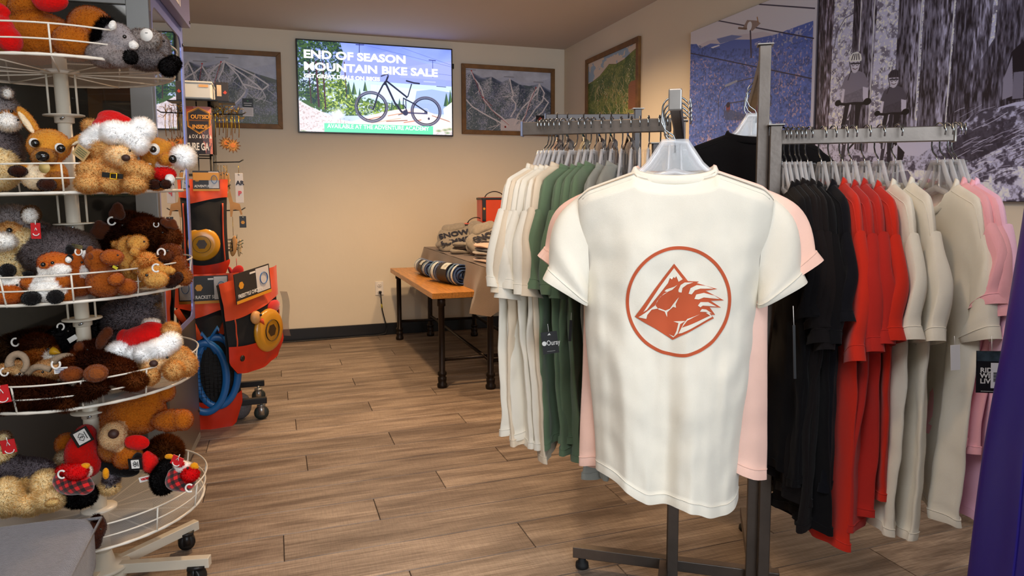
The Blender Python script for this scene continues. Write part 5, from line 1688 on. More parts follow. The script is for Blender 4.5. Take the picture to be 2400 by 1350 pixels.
# ------------------------------------------------------------------ wheeled gridwall tower with outdoor games
wire_blk = mat('black_wire', (22, 21, 22), .4, .4)
TX, TY = -.375, 3.62
tw = thing('merchandise_tower', 'black wheeled wire merchandise tower beside the display case, hung with orange game bags', 'display stand', (TX, TY, 0))
for x in (-.11, .11):
    for y in (-.11, .11):
        obj('upright', MB().tube([(x, y, .115), (x, y, 1.595)], .007, 8), wire_blk, tw)
for k in range(17):
    z = .16 + k * .09
    obj('wire', MB().tube([(-.11, -.11, z), (.11, -.11, z), (.11, .11, z), (-.11, .11, z)], .003, 5, closed=True), wire_blk, tw)
for x in (-.055, 0, .055):
    obj('wire', MB().tube([(x, -.11, .12), (x, -.11, 1.59)], .003, 5), wire_blk, tw)
    obj('wire', MB().tube([(.11, x, .12), (.11, x, 1.59)], .003, 5), wire_blk, tw)
obj('top_tray', MB().box((0, 0, 1.595), (.3, .3, .008)), wire_blk, tw, bevel=.002)
for a_, b_ in (((-.30, -.165), (.315, -.165)), ((-.30, .165), (.30, .165)), ((-.03, -.165), (-.03, .165))):
    obj('base_leg', MB().bar((*a_, .1), (*b_, .1), .03, .03), wire_blk, tw, bevel=.003)
for dx, dy in ((.31, -.165), (-.29, -.165), (-.29, .165), (.29, .165)):
    caster('caster', tw, dx * .93, dy * .93, .034, .024, rad(90), mat('zinc', (178, 176, 172), .35, .9), mat('caster_rubber', (30, 38, 34), .5), .088)
# pegs to the right, with small goods
def peg(z, y, ln=.12):
    obj('peg', MB().tube([(.11, y, z), (.11 + ln, y, z + .004), (.11 + ln + .018, y, z + .016)], .0032, 6), wire_blk, tw)
for z, y, ln in ((1.535, -.09, .14), (1.30, -.09, .12), (1.175, -.10, .06), (1.06, -.08, .12), (.72, -.06, .12), (.86, -.06, .1)):
    peg(z, y, ln)
bk = MB()
for k in range(4):
    z = .86 + .018 * k
    bk.tube([(.12, -.10, z), (.185, -.10, z), (.185, -.02, z), (.12, -.02, z)], .0022, 5, closed=True)
for x, y in ((.12, -.10), (.185, -.10), (.185, -.02), (.12, -.02), (.15, -.10)):
    bk.tube([(x, y, .86), (x, y, .914)], .0022, 5)
obj('wire_basket', bk, wire_blk, tw)
def tp(x, y, z):
    return (TX + x, TY + y, z)
gold = mat('gold_tinsel', (206, 160, 30), .25, .9)
ply = mat('plywood_ornament', (196, 140, 78), .6, var=(20, .2))
amb = mat('amber_ornament', (212, 138, 22), .5)
r5 = random.Random(5)
t = thing('tinsel_bunch', 'gold star tinsel bunch draped on the top peg of the tower', 'tinsel', tp(.19, -.09, 1.536))
for k in range(46):
    a, b, L_ = r5.uniform(0, 6.28), r5.uniform(-.7, 1.1), r5.uniform(.02, .045)
    c = Vector((r5.uniform(-.09, .045), r5.uniform(-.01, .01), .006))
    obj('strand', MB().tube([c, c + Vector((math.cos(a) * .4, math.sin(a) * .4, b)).normalized() * L_, c + Vector((math.cos(a) * .7, math.sin(a) * .7, b * .6)).normalized() * L_ * 1.3], .0012, 4), gold, t)
for k in range(7):
    x = -.06 + .017 * k
    obj('ribbon', MB().tube([(x, -.004, -.002), (x + .003, -.004, -.05), (x, -.004, -.105 + .01 * (k % 3))], .0016, 4), gold, t)
def star_orn(label, x, y, z, r, n, m_):
    t = thing('snowflake_ornament', label, 'ornament', tp(x, y, z), (0, 0, 0), 'wooden snowflake ornaments')
    pts = []
    for k in range(n * 2):
        a = PI * k / n
        q = r if k % 2 == 0 else r * .62
        pts.append((q * math.cos(a), q * math.sin(a)))
    obj('plate', MB().prism(pts, -.003, .003), m_, t, smooth=False)
    for k in range(n):
        a = 2 * PI * k / n
        obj('spoke', MB().box((r * .75 * math.cos(a), -.004, r * .75 * math.sin(a)), (r * .45, .004, r * .09), (0, -a, 0)), mat('burnt_wood', (92, 56, 20), .6), t, smooth=False)
    obj('centre', MB().lathe([(r * .3, 0), (r * .28, .003)], (0, -.003, 0), 8, (0, -1, 0)), mat('orange_paint', (220, 120, 16), .5), t, smooth=False)
    obj('string', MB().tube([(0, 0, r), (0.002, 0, r + .08), (0, 0, 1.535 - z)], .0012, 4), gold, t)
star_orn('amber wooden snowflake ornament hanging lowest from the top peg', .205, -.11, 1.392, .036, 12, amb)
star_orn('amber wooden snowflake ornament behind the lowest one', .175, -.085, 1.405, .034, 12, amb)
def hang_card(label, x, y, z, w, h, m_, zs, cat='ornament', name='hanging_card'):
    t = thing(name, label, cat, tp(x, y, z))
    obj('plate', MB().box((0, 0, -h / 2), (w, .003, h)), m_, t, bevel=.001)
    obj('string', MB().tube([(0, 0, 0), (0, 0, zs - z)], .001, 4), gold, t)
    obj('eyelet', MB().lathe([(.004, -.002), (.004, .002)], (0, 0, -.006), 8, (0, 1, 0)), chrome, t)
    return t
for k in range(4):
    hang_card('small wooden slat ornament, %s along the second peg' % ordn[k], .135 + .013 * k, -.09 - .003 * k, 1.27 - .006 * (k % 2), .02, .085, ply, 1.302)
t = hang_card('white printed gift tag hanging at the end of the second peg', .225, -.09, 1.265, .036, .14, mat('tag_white', (206, 198, 192), .5), 1.302, 'tag', 'gift_tag')
text_mesh('AR', .028, navy_ink, t, frame_of((-.014, -.002, -.055), (1, 0, 0), (0, 0, 1)), bold=.001)
text_mesh('P', .03, mat('red_ink', (206, 40, 50), .5), t, frame_of((-.006, -.002, -.105), (1, 0, 0), (0, 0, 1)), bold=.001)
t = thing('deer_ornament', 'plywood deer cut-out ornament on the tower beside the orange bag', 'ornament', tp(.195, -.10, 1.09))
obj('body', MB().prism([(-.03, .06), (-.012, .10), (-.006, .07), (.0, .04), (.03, .03), (.04, -.02), (.032, -.022), (.026, .0), (0, .005), (-.006, -.03), (-.014, -.03), (-.014, .03), (-.02, .06)], -.002, .002), ply, t, smooth=False)
obj('antler', MB().tube([(-.012, 0, .10), (-.016, 0, .125), (-.008, 0, .145)], .002, 5), ply, t)
obj('string', MB().tube([(-.01, 0, .1), (-.02, 0, .17), (-.03, 0, .21)], .001, 4), gold, t)
t = hang_card('black and amber card tag hanging from the third peg', .235, -.09, 1.062, .03, .055, mat('card_dark', (46, 42, 40), .5), 1.064, 'tag', 'gift_tag')
obj('emblem', MB().lathe([(.009, 0), (.009, .001)], (0, -.002, -.03), 6, (0, -1, 0)), MATS['emblem_amber'], t, smooth=False)
t = thing('canoe_ornament', 'wooden paddle and canoe ornament with green sprigs on the tower', 'ornament', tp(.19, -.09, .92))
obj('canoe', MB().ell((0, 0, 0), (.016, .008, .05), (0, .15, 0)), ply, t)
obj('paddle', MB().ell((.026, .0, -.01), (.009, .004, .042), (0, .1, 0)), mat('pale_ply', (206, 170, 120), .6), t)
for k in range(9):
    a = r5.uniform(0, 6.28)
    c = Vector((r5.uniform(.0, .045), 0, r5.uniform(-.06, .03)))
    obj('sprig', MB().tube([c, c + Vector((math.cos(a) * .028, -.004, math.sin(a) * .028))], [.0026, .0008], 5), mat('pine_green', (28, 52, 34), .7), t)
obj('string', MB().tube([(0, 0, .05), (0, 0, .14)], .001, 4), gold, t)
t = thing('red_mitten', 'red felt mitten ornament on the tower above the wire basket', 'ornament', tp(.20, -.10, .80))
obj('palm', MB().ell((0, 0, -.01), (.028, .011, .042), (0, .5, 0)), mat('red_felt', (196, 24, 20), .9, sheen=.4), t)
obj('thumb', MB().ell((-.026, 0, .0), (.010, .008, .026), (0, -.4, 0)), MATS['red_felt'], t)
obj('cuff', MB().ell((.018, 0, -.045), (.02, .013, .012), (0, .5, 0)), MATS['red_felt'], t)
obj('loop', MB().tube([(0, 0, .025), (0, 0, .062)], .0014, 4), MATS['red_felt'], t)

t = thing('storage_box', 'white plastic storage box lying on top of the merchandise tower', 'box', (-.345, 3.60, 1.60))
obj('body', MB().box((.012, 0, .037), (.165, .2, .074)), mat('translucent_white', (206, 208, 206), .4), t, bevel=.008)
obj('lid', MB().box((.012, 0, .076), (.171, .206, .01)), MATS['translucent_white'], t, bevel=.003)
obj('sticker', MB().box((.06, -.1005, .06), (.04, .002, .012)), mat('sticker_orange', (222, 170, 110), .5), t, smooth=False)
t = thing('card_box', 'black card box with cream label beside the white storage box', 'box', (-.212, 3.575, 1.60), (0, 0, .05))
obj('body', MB().box((0, 0, .045), (.056, .03, .088)), mat('card_box_black', (34, 24, 22), .5), t, bevel=.002)
obj('label', MB().box((-.012, -.0155, .05), (.02, .001, .052)), mat('card_cream', (206, 180, 150), .6), t, smooth=False)
obj('logo', MB().prism([(.004, .04), (.014, .052), (.022, .042), (.014, .034)], -.0165, -.0155), mat('logo_rust', (186, 60, 30), .5), t, smooth=False)
# a plank shelf tray under the boxes
obj('side_tray', MB().box((.17, -.06, 1.594), (.10, .1, .006)), wire_blk, tw, bevel=.001)

# header sign
def sign_print():
    p = Paint(560, 280, (46, 36, 36))
    p.poly([(0, 0), (1, 0), (1, .35), (0, .25)], (176, 76, 52)); p.poly([(.7, 0), (1, 0), (1, 1), (.86, 1), (.8, .5)], (196, 120, 110))
    n = vnoise(560, 280, 30, 5, 3)
    p.poly([(.8, .2), (1, .1), (1, 1), (.84, 1)], (60, 62, 76), .8, (n > .5).astype(float))
    hexa = [(.776, .02), (.935, .13), (.935, .42), (.776, .57), (.617, .42), (.617, .13)]
    p.poly(hexa, (44, 34, 32)); p.line(hexa, 7, (226, 150, 36), closed=True); p.line([(x * .9 + .0776, y * .9 + .03) for x, y in hexa], 2, (226, 150, 36), closed=True)
    p.line([(.64, .29), (.91, .29)], 9, (150, 90, 36))
    for k in range(7):
        x = .62 + k * .05
        if k % 3 == 0:
            p.poly([(x, .67), (x + .035, .67), (x + .0175, .59)], (220, 214, 206))
        elif k % 3 == 1:
            p.ell((x + .017, .63), 9, 9, (220, 214, 206), 1, ring=4)
        else:
            p.line([(x, .67), (x + .03, .59)], 4, (220, 214, 206)); p.line([(x, .6), (x + .03, .66)], 4, (220, 214, 206))
    return p.image('game_sign')
sg = thing('header_sign', 'curved dark sign with an amber hexagon emblem on the tower, above the orange bags', 'sign', (-.39, 3.492, 1.35))
cv = lambda u: -.05 * max(0, (abs(u - .5) - .44) / .06) ** 2
print_sheet('sign_face', print_mat('game_sign', sign_print(), .5), .29, .215, sg, frame_of((.0, 0, .108), (1, 0, 0), (0, 0, 1)), curve=cv, n=24)
obj('sign_back', MB().grid(lambda u, v: ((u - .5) * .29, .004 - cv(u), v * .215), 24, 2), MATS['card_dark'], sg, solid=.004)
obj('bracket', MB().box((0, .012, .05), (.2, .012, .02)), wire_blk, sg, smooth=False)
amber_ink = mat('amber_ink', (232, 156, 44), .5)
white_ink = mat('white_ink', (232, 226, 218), .5)
text_mesh('OUTSIDE', .025, amber_ink, sg, frame_of((.047, -.004, .160), (1, 0, 0), (0, 0, 1)), bold=.0008, xs=.86)
text_mesh('INSIDE', .025, amber_ink, sg, frame_of((.052, -.004, .115), (1, 0, 0), (0, 0, 1)), bold=.0008, xs=.86)
text_mesh('ADVENTURE GA', .046, white_ink, sg, frame_of((-.0585, -.004, .018), (1, 0, 0), (0, 0, 1)), bold=.0014, xs=.52)

# game bags
mesh_blk = mat('black_mesh', (20, 18, 18), .85, var=(200, .3))
disc_m = mat('amber_disc', (206, 142, 34), .3, coat=.3)
orange_dk = mat('orange_red_nylon', (206, 44, 14), .5, var=(8, .12), bump=(40, .1))
def bag(label, M, w, h, top, pocket, bulge=.05, seed=1):
    """local x across, y out of the face (towards the viewer), z down from the hanging edge"""
    t = thing('game_bag', label, 'bag')
    t.matrix_world = M
    t['group'] = 'orange game bags on the tower'
    def sh(u, v, off=0.0, e=1.0):
        x = (u - .5) * w * (1 - .08 * math.sin(PI * v)) * (1 - .35 * max(0, v - .82) / .18 * abs(u - .5) * 2)
        y = bulge * max(0, math.sin(PI * u)) ** .7 * (.35 + .65 * max(0, math.sin(PI * min(1, v * 1.05))) ** .8) * e + off
        y += .006 * noise.noise(Vector((u * 5, v * 7, seed)))
        return (x, y, h * v)
    obj('back_panel', MB().grid(lambda u, v: (lambda q: (q[0], -.012 + .004 * math.sin(9 * u), q[2]))(sh(u, v)), 16, 16), mesh_blk, t)
    obj('mesh_front', MB().grid(lambda u, v: sh(u, .02 + .96 * v), 22, 26), mesh_blk, t)
    obj('top_band', MB().grid(lambda u, v: (lambda q: (q[0] * 1.02, q[1] + .006 + .004 * math.sin(u * 30) * (1 - v), q[2]))(sh(u, -.02 + (top + .04 * math.cos(u * 3)) * v)), 30, 8), orange, t)
    obj('bottom_pocket', MB().grid(lambda u, v: (lambda q: (q[0] * 1.03, q[1] + .008 + .003 * math.sin(u * 16), q[2] + .008 * v))(sh(u, 1 - pocket + .05 * (u - .5) ** 2 * 4 * -1 + (pocket) * v, e=1.1)), 22, 9), orange_dk, t)
    obj('side_piping', MB().tube([Vector(sh(.08, top + (1 - top - pocket) * k / 12)) + Vector((0, .006, 0)) for k in range(13)], .0035, 5), orange, t)
    obj('side_piping', MB().tube([Vector(sh(.92, top + (1 - top - pocket) * k / 12)) + Vector((0, .006, 0)) for k in range(13)], .0035, 5), orange, t)
    return t, sh
def card(par, x, z, w, h, dy, title, rz=0):
    c = obj('header_card', MB().box((x, dy, z + h / 2), (w, .004, h)), mat('card_dark', (46, 42, 40), .5), par, smooth=False)
    obj('picture', MB().box((x + w * .28, dy + .0025, z + h * .45), (w * .38, .001, h * .82)), mat('card_white', (214, 206, 200), .5), c, smooth=False)
    obj('amber_strip', MB().box((x, dy + .0025, z + h * .95), (w, .001, h * .1)), MATS['emblem_amber'], c, smooth=False)
    obj('emblem', MB().lathe([(h * .13, 0), (h * .13, .001)], (x - w * .34, dy + .0025, z + h * .42), 6, (0, 1, 0)), MATS['emblem_amber'], c, smooth=False)
    obj('racquet_picture', MB().tube([(x + w * .3 + w * .11 * math.cos(a), dy + .0035, z + h * .42 + h * .2 * math.sin(a)) for a in [2 * PI * k / 16 for k in range(16)]], .004, 5, closed=True, flat=.3), mat('racquet_blue', (24, 96, 160), .35), c)
    obj('euro_slot', MB().box((x, dy + .0025, z + h * .12), (w * .16, .001, h * .06)), white_ink, c, smooth=False)
    text_mesh(title, h * .17, white_ink, c, frame_of((x - w * .45, dy + .003, z + h * .82), (1, 0, 0), (0, 0, -1)), 'lettering', .0004, .8)
    return c
def bag_M(P, xdir):
    x = Vector(xdir).normalized()
    z = Vector((0, 0, -1))
    y = z.cross(x)
    M = Matrix((x, y, z)).transposed().to_4x4()
    M.translation = Vector(P)
    return M
def disc(par, c, r, tilt=.0):
    R_ = Matrix.Rotation(tilt, 3, 'X')
    d = obj('flying_disc', MB().lathe([(r, 0), (r * 1.02, .010), (r * .94, .020), (r * .7, .026), (0, .027)], c, 30, R_ @ Vector((0, 1, 0))), disc_m, par)
    obj('disc_print', MB().tube([Vector(c) + R_ @ Vector((r * .5 * math.cos(a), .0275, r * .5 * math.sin(a))) for a in [2 * PI * k / 24 for k in range(24)]], .005, 5, closed=True, flat=.2), mat('disc_ink', (60, 40, 16), .5), d)
    obj('disc_emblem', MB().lathe([(r * .3, 0), (r * .3, .0006)], Vector(c) + R_ @ Vector((0, .0272, 0)), 6, R_ @ Vector((0, 1, 0))), MATS['disc_ink'], d, smooth=False)
b1, sh1 = bag('upper orange game bag holding an amber flying disc, under the emblem sign', bag_M((-.315, 3.455, 1.225), (1, .06, 0)), .235, .455, .22, .16, .05, 2)
disc(b1, (.0, .03, .285), .076)
obj('grip_cinch', MB().grid(lambda u, v: (-.085 + .05 * (u - .5) * (1.4 - .6 * math.sin(PI * v)), .062 + .01 * math.sin(u * 9), -.02 + .10 * v), 10, 8), orange, b1)
cd1 = card(b1, .03, -.045, .11, .09, .072, 'ADVENTURE')
obj('skyline', MB().box((.03, .076, -.02), (.108, .001, .034)), amber_ink, b1, smooth=False)
b2, sh2 = bag('lower orange game bag holding two blue racquets, hem near the floor', bag_M((-.30, 3.42, .79), (1, .04, 0)), .27, .72, .25, .20, .055, 5)
card(b2, .02, -.012, .145, .125, .075, 'RACKET SET')
rq = mat('racquet_blue', (20, 84, 150), .35)
grip = mat('racquet_grip', (206, 70, 20), .7)
for k, (cx_, cz_, lean, dy) in enumerate(((-.02, .42, -.18, .06), (.03, .40, .24, .05))):
    pts = []
    for q in range(29):
        a = 2 * PI * q / 28
        pts.append(Vector((cx_ + .088 * math.sin(a) * (1 - .15 * math.cos(a)), dy, cz_ + .035 + .165 * math.cos(a))))
    rk_o = obj('racquet', MB().grid(lambda u, v, cx_=cx_, cz_=cz_, dy=dy: (cx_ + (.088 + .017 * math.cos(2 * PI * v)) * math.sin(2 * PI * u), dy + .009 * math.sin(2 * PI * v), cz_ + .035 + (.160 + .017 * math.cos(2 * PI * v)) * math.cos(2 * PI * u)), 40, 10, True, True), rq, b2)
    yk = Vector((cx_, dy, cz_ - .105))
    hd_ = Vector((cx_ + lean * .35, dy, cz_ - .26))
    obj('throat', MB().tube([yk + Vector((-.05, 0, .03)), yk + Vector((0, 0, -.05)) + (hd_ - yk) * .1, yk + Vector((.05, 0, .03))], .011, 6), rq, rk_o)
    obj('grip', MB().tube([yk.lerp(hd_, .25), hd_], .015, 8), grip, rk_o)
    st = MB()
    for q in range(-4, 5):
        st.tube([(cx_ + q * .018, dy, cz_ - .08), (cx_ + q * .018, dy, cz_ + .15)], .0008, 4)
    for q in range(-4, 8):
        st.tube([(cx_ - .08, dy, cz_ + q * .018), (cx_ + .08, dy, cz_ + q * .018)], .0008, 4)
    obj('strings', st, blk, rk_o)
b3, sh3 = bag('tilted orange game bag on the tower side, with a rubber chicken and amber disc', bag_M((-.115, 3.30, .80), (.58, .815, 0)), .40, .42, .36, .30, .05, 9)
b3.matrix_world = b3.matrix_world @ Matrix.Rotation(rad(6), 4, 'Y')
disc(b3, (.03, .045, .26), .098)
card(b3, -.06, -.045, .24, .13, .065, 'FREESTYLE CHICKEN')
hen = obj('rubber_chicken', MB().ell((-.06, .06, .175), (.03, .02, .03)), mat('chicken_white', (206, 150, 90), .5), b3)
obj('beak', MB().lathe([(.012, 0), (.0, .03)], (-.045, .075, .19), 8, (.4, .3, 1)), grip, hen)
obj('comb', MB().ell((.09, .045, .165), (.05, .016, .03)), mat('red_felt', (196, 24, 20), .9), hen)
obj('eye', MB().ell((-.05, .08, .165), .006), blk, hen)
obj('button', MB().lathe([(.014, 0), (.013, .004)], (-.165, .05, .33), 12, (0, 1, 0)), blk, b3)
obj('net_side', MB().grid(lambda u, v: (.20 + .012 * math.sin(6 * v), .01 + .04 * u, .12 + .22 * v), 4, 10), mat('pale_net', (150, 140, 120), .8, alpha=.55), b3)
t = thing('mesh_ball_bag', 'grey mesh ball bag low on the tower, behind the racquet bag', 'bag', (-.185, 3.50, .15))
obj('body', MB().ell((0, 0, 0), (.055, .05, .065)), mat('grey_mesh', (92, 88, 90), .85, var=(120, .3)), t)
obj('cord', MB().tube([(0, 0, .06), (0, .01, .16), (0.0, .02, .26)], .003, 5), blk, t)

# the tower stands a little further back, behind the case
bpy.context.view_layer.update()
KT = 1.08
for o in bpy.data.objects:
    if o not in _before and o.parent is None:
        l = o.matrix_world.translation.copy()
        if o is tw:
            o.location = (l.x * KT, l.y * KT, 0)
            o.scale = (KT, KT, 1.021)
        else:
            M = o.matrix_world.copy()
            M.translation = (0, 0, 0)
            o.matrix_world = Matrix.Translation((l.x * KT, l.y * KT, CAM_H + (l.z - CAM_H) * KT)) @ M @ Matrix.Diagonal((KT, KT, KT, 1))
# ------------------------------------------------------------------ leaning white wire spinner with five round trays
white_w = mat('white_enamel', (222, 214, 200), .35, spec=.5)
pole_m = mat('cream_pole', (206, 196, 178), .38)
def tray_material():
    m = bpy.data.materials.new('perforated_tray')
    m.use_nodes = True
    nt = m.node_tree
    N, L = nt.nodes, nt.links
    b = N['Principled BSDF']
    b.inputs['Base Color'].default_value = lin((190, 186, 180)); b.inputs['Roughness'].default_value = .5
    tc = N.new('ShaderNodeTexCoord')
    sp = N.new('ShaderNodeSeparateXYZ'); L.new(tc.outputs['Object'], sp.inputs[0])
    outs = []
    for ax in ('X', 'Y'):
        mu = N.new('ShaderNodeMath'); mu.operation = 'MULTIPLY'; mu.inputs[1].default_value = 2 * PI / .0052
        L.new(sp.outputs[ax], mu.inputs[0])
        si = N.new('ShaderNodeMath'); si.operation = 'SINE'; L.new(mu.outputs[0], si.inputs[0])
        outs.append(si)
    pr = N.new('ShaderNodeMath'); pr.operation = 'MULTIPLY'; L.new(outs[0].outputs[0], pr.inputs[0]); L.new(outs[1].outputs[0], pr.inputs[1])
    gt = N.new('ShaderNodeMath'); gt.operation = 'LESS_THAN'; gt.inputs[1].default_value = -.02
    L.new(pr.outputs[0], gt.inputs[0]); L.new(gt.outputs[0], b.inputs['Alpha'])
    return m
tray_m = tray_material()
AX = Vector((-.0234, -.0095, 1)).normalized()
SP0 = Vector((-.5024, 2.227, 0))
spin = thing('plush_spinner', 'white wire display spinner with five round trays full of plush animals', 'display stand', SP0, Vector((0, 0, 1)).rotation_difference(AX).to_euler())
TZS = [1.4918, 1.1653, .8965, .6292, .2502]
RB, RT, RH = .2794, .2918, .0703
obj('pole', MB().lathe([(.021, .06), (.021, .60), (.0185, .605), (.0185, .88), (.0205, .885), (.0205, 1.06), (.0175, 1.065), (.0175, 1.60)], n=20), pole_m, spin)
obj('base_disc', MB().lathe([(.02, .060), (.062, .064), (.068, .072), (.062, .078), (.03, .084), (.022, .12)], n=32), pole_m, spin)
obj('base_disc', MB().lathe([(.05, .035), (.058, .037), (.058, .055), (.05, .058)], n=32), pole_m, spin)
for k, a in enumerate((-14, 40, 112, 184, 256)):
    ca, sa = math.cos(rad(a)), math.sin(rad(a))
    zc = .058 - (AX.x * ca + AX.y * sa) * .0
    lg_ = obj('base_leg', MB().bar((ca * .02, sa * .02, .066), (ca * .30, sa * .30, .066 - .3 * (AX.x * ca + AX.y * sa) * 0), .026, .03), pole_m, spin, bevel=.002)
    caster('caster', spin, ca * .26, sa * .26, .026, .03, rad(a + 60), mat('fork_black', (24, 22, 22), .4), blk, .052)
for ti, z in enumerate(TZS):
    tier = obj('tray', MB().lathe([(.016, z - .001), (RB, z - .001), (RB, z + .0012), (.016, z + .0012)], n=64), tray_m, spin, smooth=False)
    hub = MB().lathe([(.024, z - .006), (.046, z - .004), (.046, z + .004), (.024, z + .006)], n=28)
    obj('hub_plate', hub, white_w, tier)
    for r, h, rr in ((RB, 0, .0042), (RB + (RT - RB) * .5, RH * .5, .0022), (RT, RH, .0024)):
        obj('rim_rope' if h == 0 else 'rail', MB().tube([(r * math.cos(2 * PI * k / 72), r * math.sin(2 * PI * k / 72), z + h) for k in range(72)], [rr * (1.0 if h else (1.12 if k % 2 else .9)) for k in range(72)] if True else rr, 6, closed=True), white_w, tier)
    for k in range(12):
        a = 2 * PI * (k + .35) / 12
        c, s = math.cos(a), math.sin(a)
        obj('rail_upright', MB().tube([(RB * c, RB * s, z - .003), (RT * c, RT * s, z + RH + .002)], .0024, 6), white_w, tier)
        obj('radial_rod', MB().tube([(.04 * c, .04 * s, z - .004), (RB * c, RB * s, z - .003)], .002, 5), white_w, tier)
    if ti < 4:
        zc = z - (.115 if ti == 0 else .085)
        obj('collar', MB().lathe([(.02, zc - .022), (.024, zc - .02), (.024, zc - .003), (.05, zc - .002), (.05, zc + .001), (.02, zc + .002)], n=28), pole_m, tier)
        obj('wing_screw', MB().tube([(.0, -.021, zc - .012), (0, -.034, zc - .012), (.008, -.036, zc - .008)], .003, 6), chrome, tier)
        for dx in (-.034, .034):
            obj('support_rod', MB().tube([(dx, 0, zc), (dx, 0, z)], .003, 6), pole_m, tier)

# ------------------------------------------------------------------ plush toys
def plush_mat(name, rough=.95, mott=.12):
    return mat(name, (200, 200, 200), rough, spec=.08, sheen=.12, attr='Col', var=(70, mott), bump=(180, .5))
PM = plush_mat('plush_pile')
FURM = bpy.data.materials.new('plush_fur')
FURM.use_nodes = True
_n, _l = FURM.node_tree.nodes, FURM.node_tree.links
_n.remove(_n['Principled BSDF'])
_a = _n.new('ShaderNodeAttribute'); _a.attribute_name = 'Col'
_d, _t, _s = _n.new('ShaderNodeBsdfDiffuse'), _n.new('ShaderNodeBsdfTranslucent'), _n.new('ShaderNodeAddShader')
_l.new(_a.outputs['Color'], _d.inputs[0]); _l.new(_a.outputs['Color'], _t.inputs[0])
_l.new(_d.outputs[0], _s.inputs[0]); _l.new(_t.outputs[0], _s.inputs[1]); _l.new(_s.outputs[0], _n['Material Output'].inputs[0])
glossy_blk = mat('glossy_eye', (14, 11, 10), .08, coat=.5)
brown_nose = mat('velvet_nose', (58, 30, 22), .6)
white_felt = mat('white_felt', (226, 222, 216), .9)
tag_red = mat('tag_red', (196, 24, 32), .45)
kraft = mat('kraft_card', (178, 146, 96), .7)
PXM = 1616.41
_ico = {}
def ico(sub=3):
    if sub not in _ico:
        bm = bmesh.new()
        bmesh.ops.create_icosphere(bm, subdivisions=sub, radius=1)
        _ico[sub] = ([v.co.copy() for v in bm.verts], [tuple(v.index for v in f.verts) for f in bm.faces])
        bm.free()
    return _ico[sub]
def axes(rot):
    a = rad(rot)
    return CR * math.cos(a) - Vector((0, 0, 1)) * math.sin(a), CR * math.sin(a) + Vector((0, 0, 1)) * math.cos(a), CF
def resolve(b, t):
    x, y, rx, ry, col = b[:5]
    o = b[5] if len(b) > 5 else {}
    tt = t + o.get('dt', 0)
    k = tt / PXM
    rz = o.get('rz', min(rx, ry) if max(rx, ry) > 1.6 * min(rx, ry) else (rx + ry) / 2)
    return W(x, y, tt), (rx * k, ry * k, rz * k), axes(o.get('rot', 0)), np.array(lin(col)[:3])
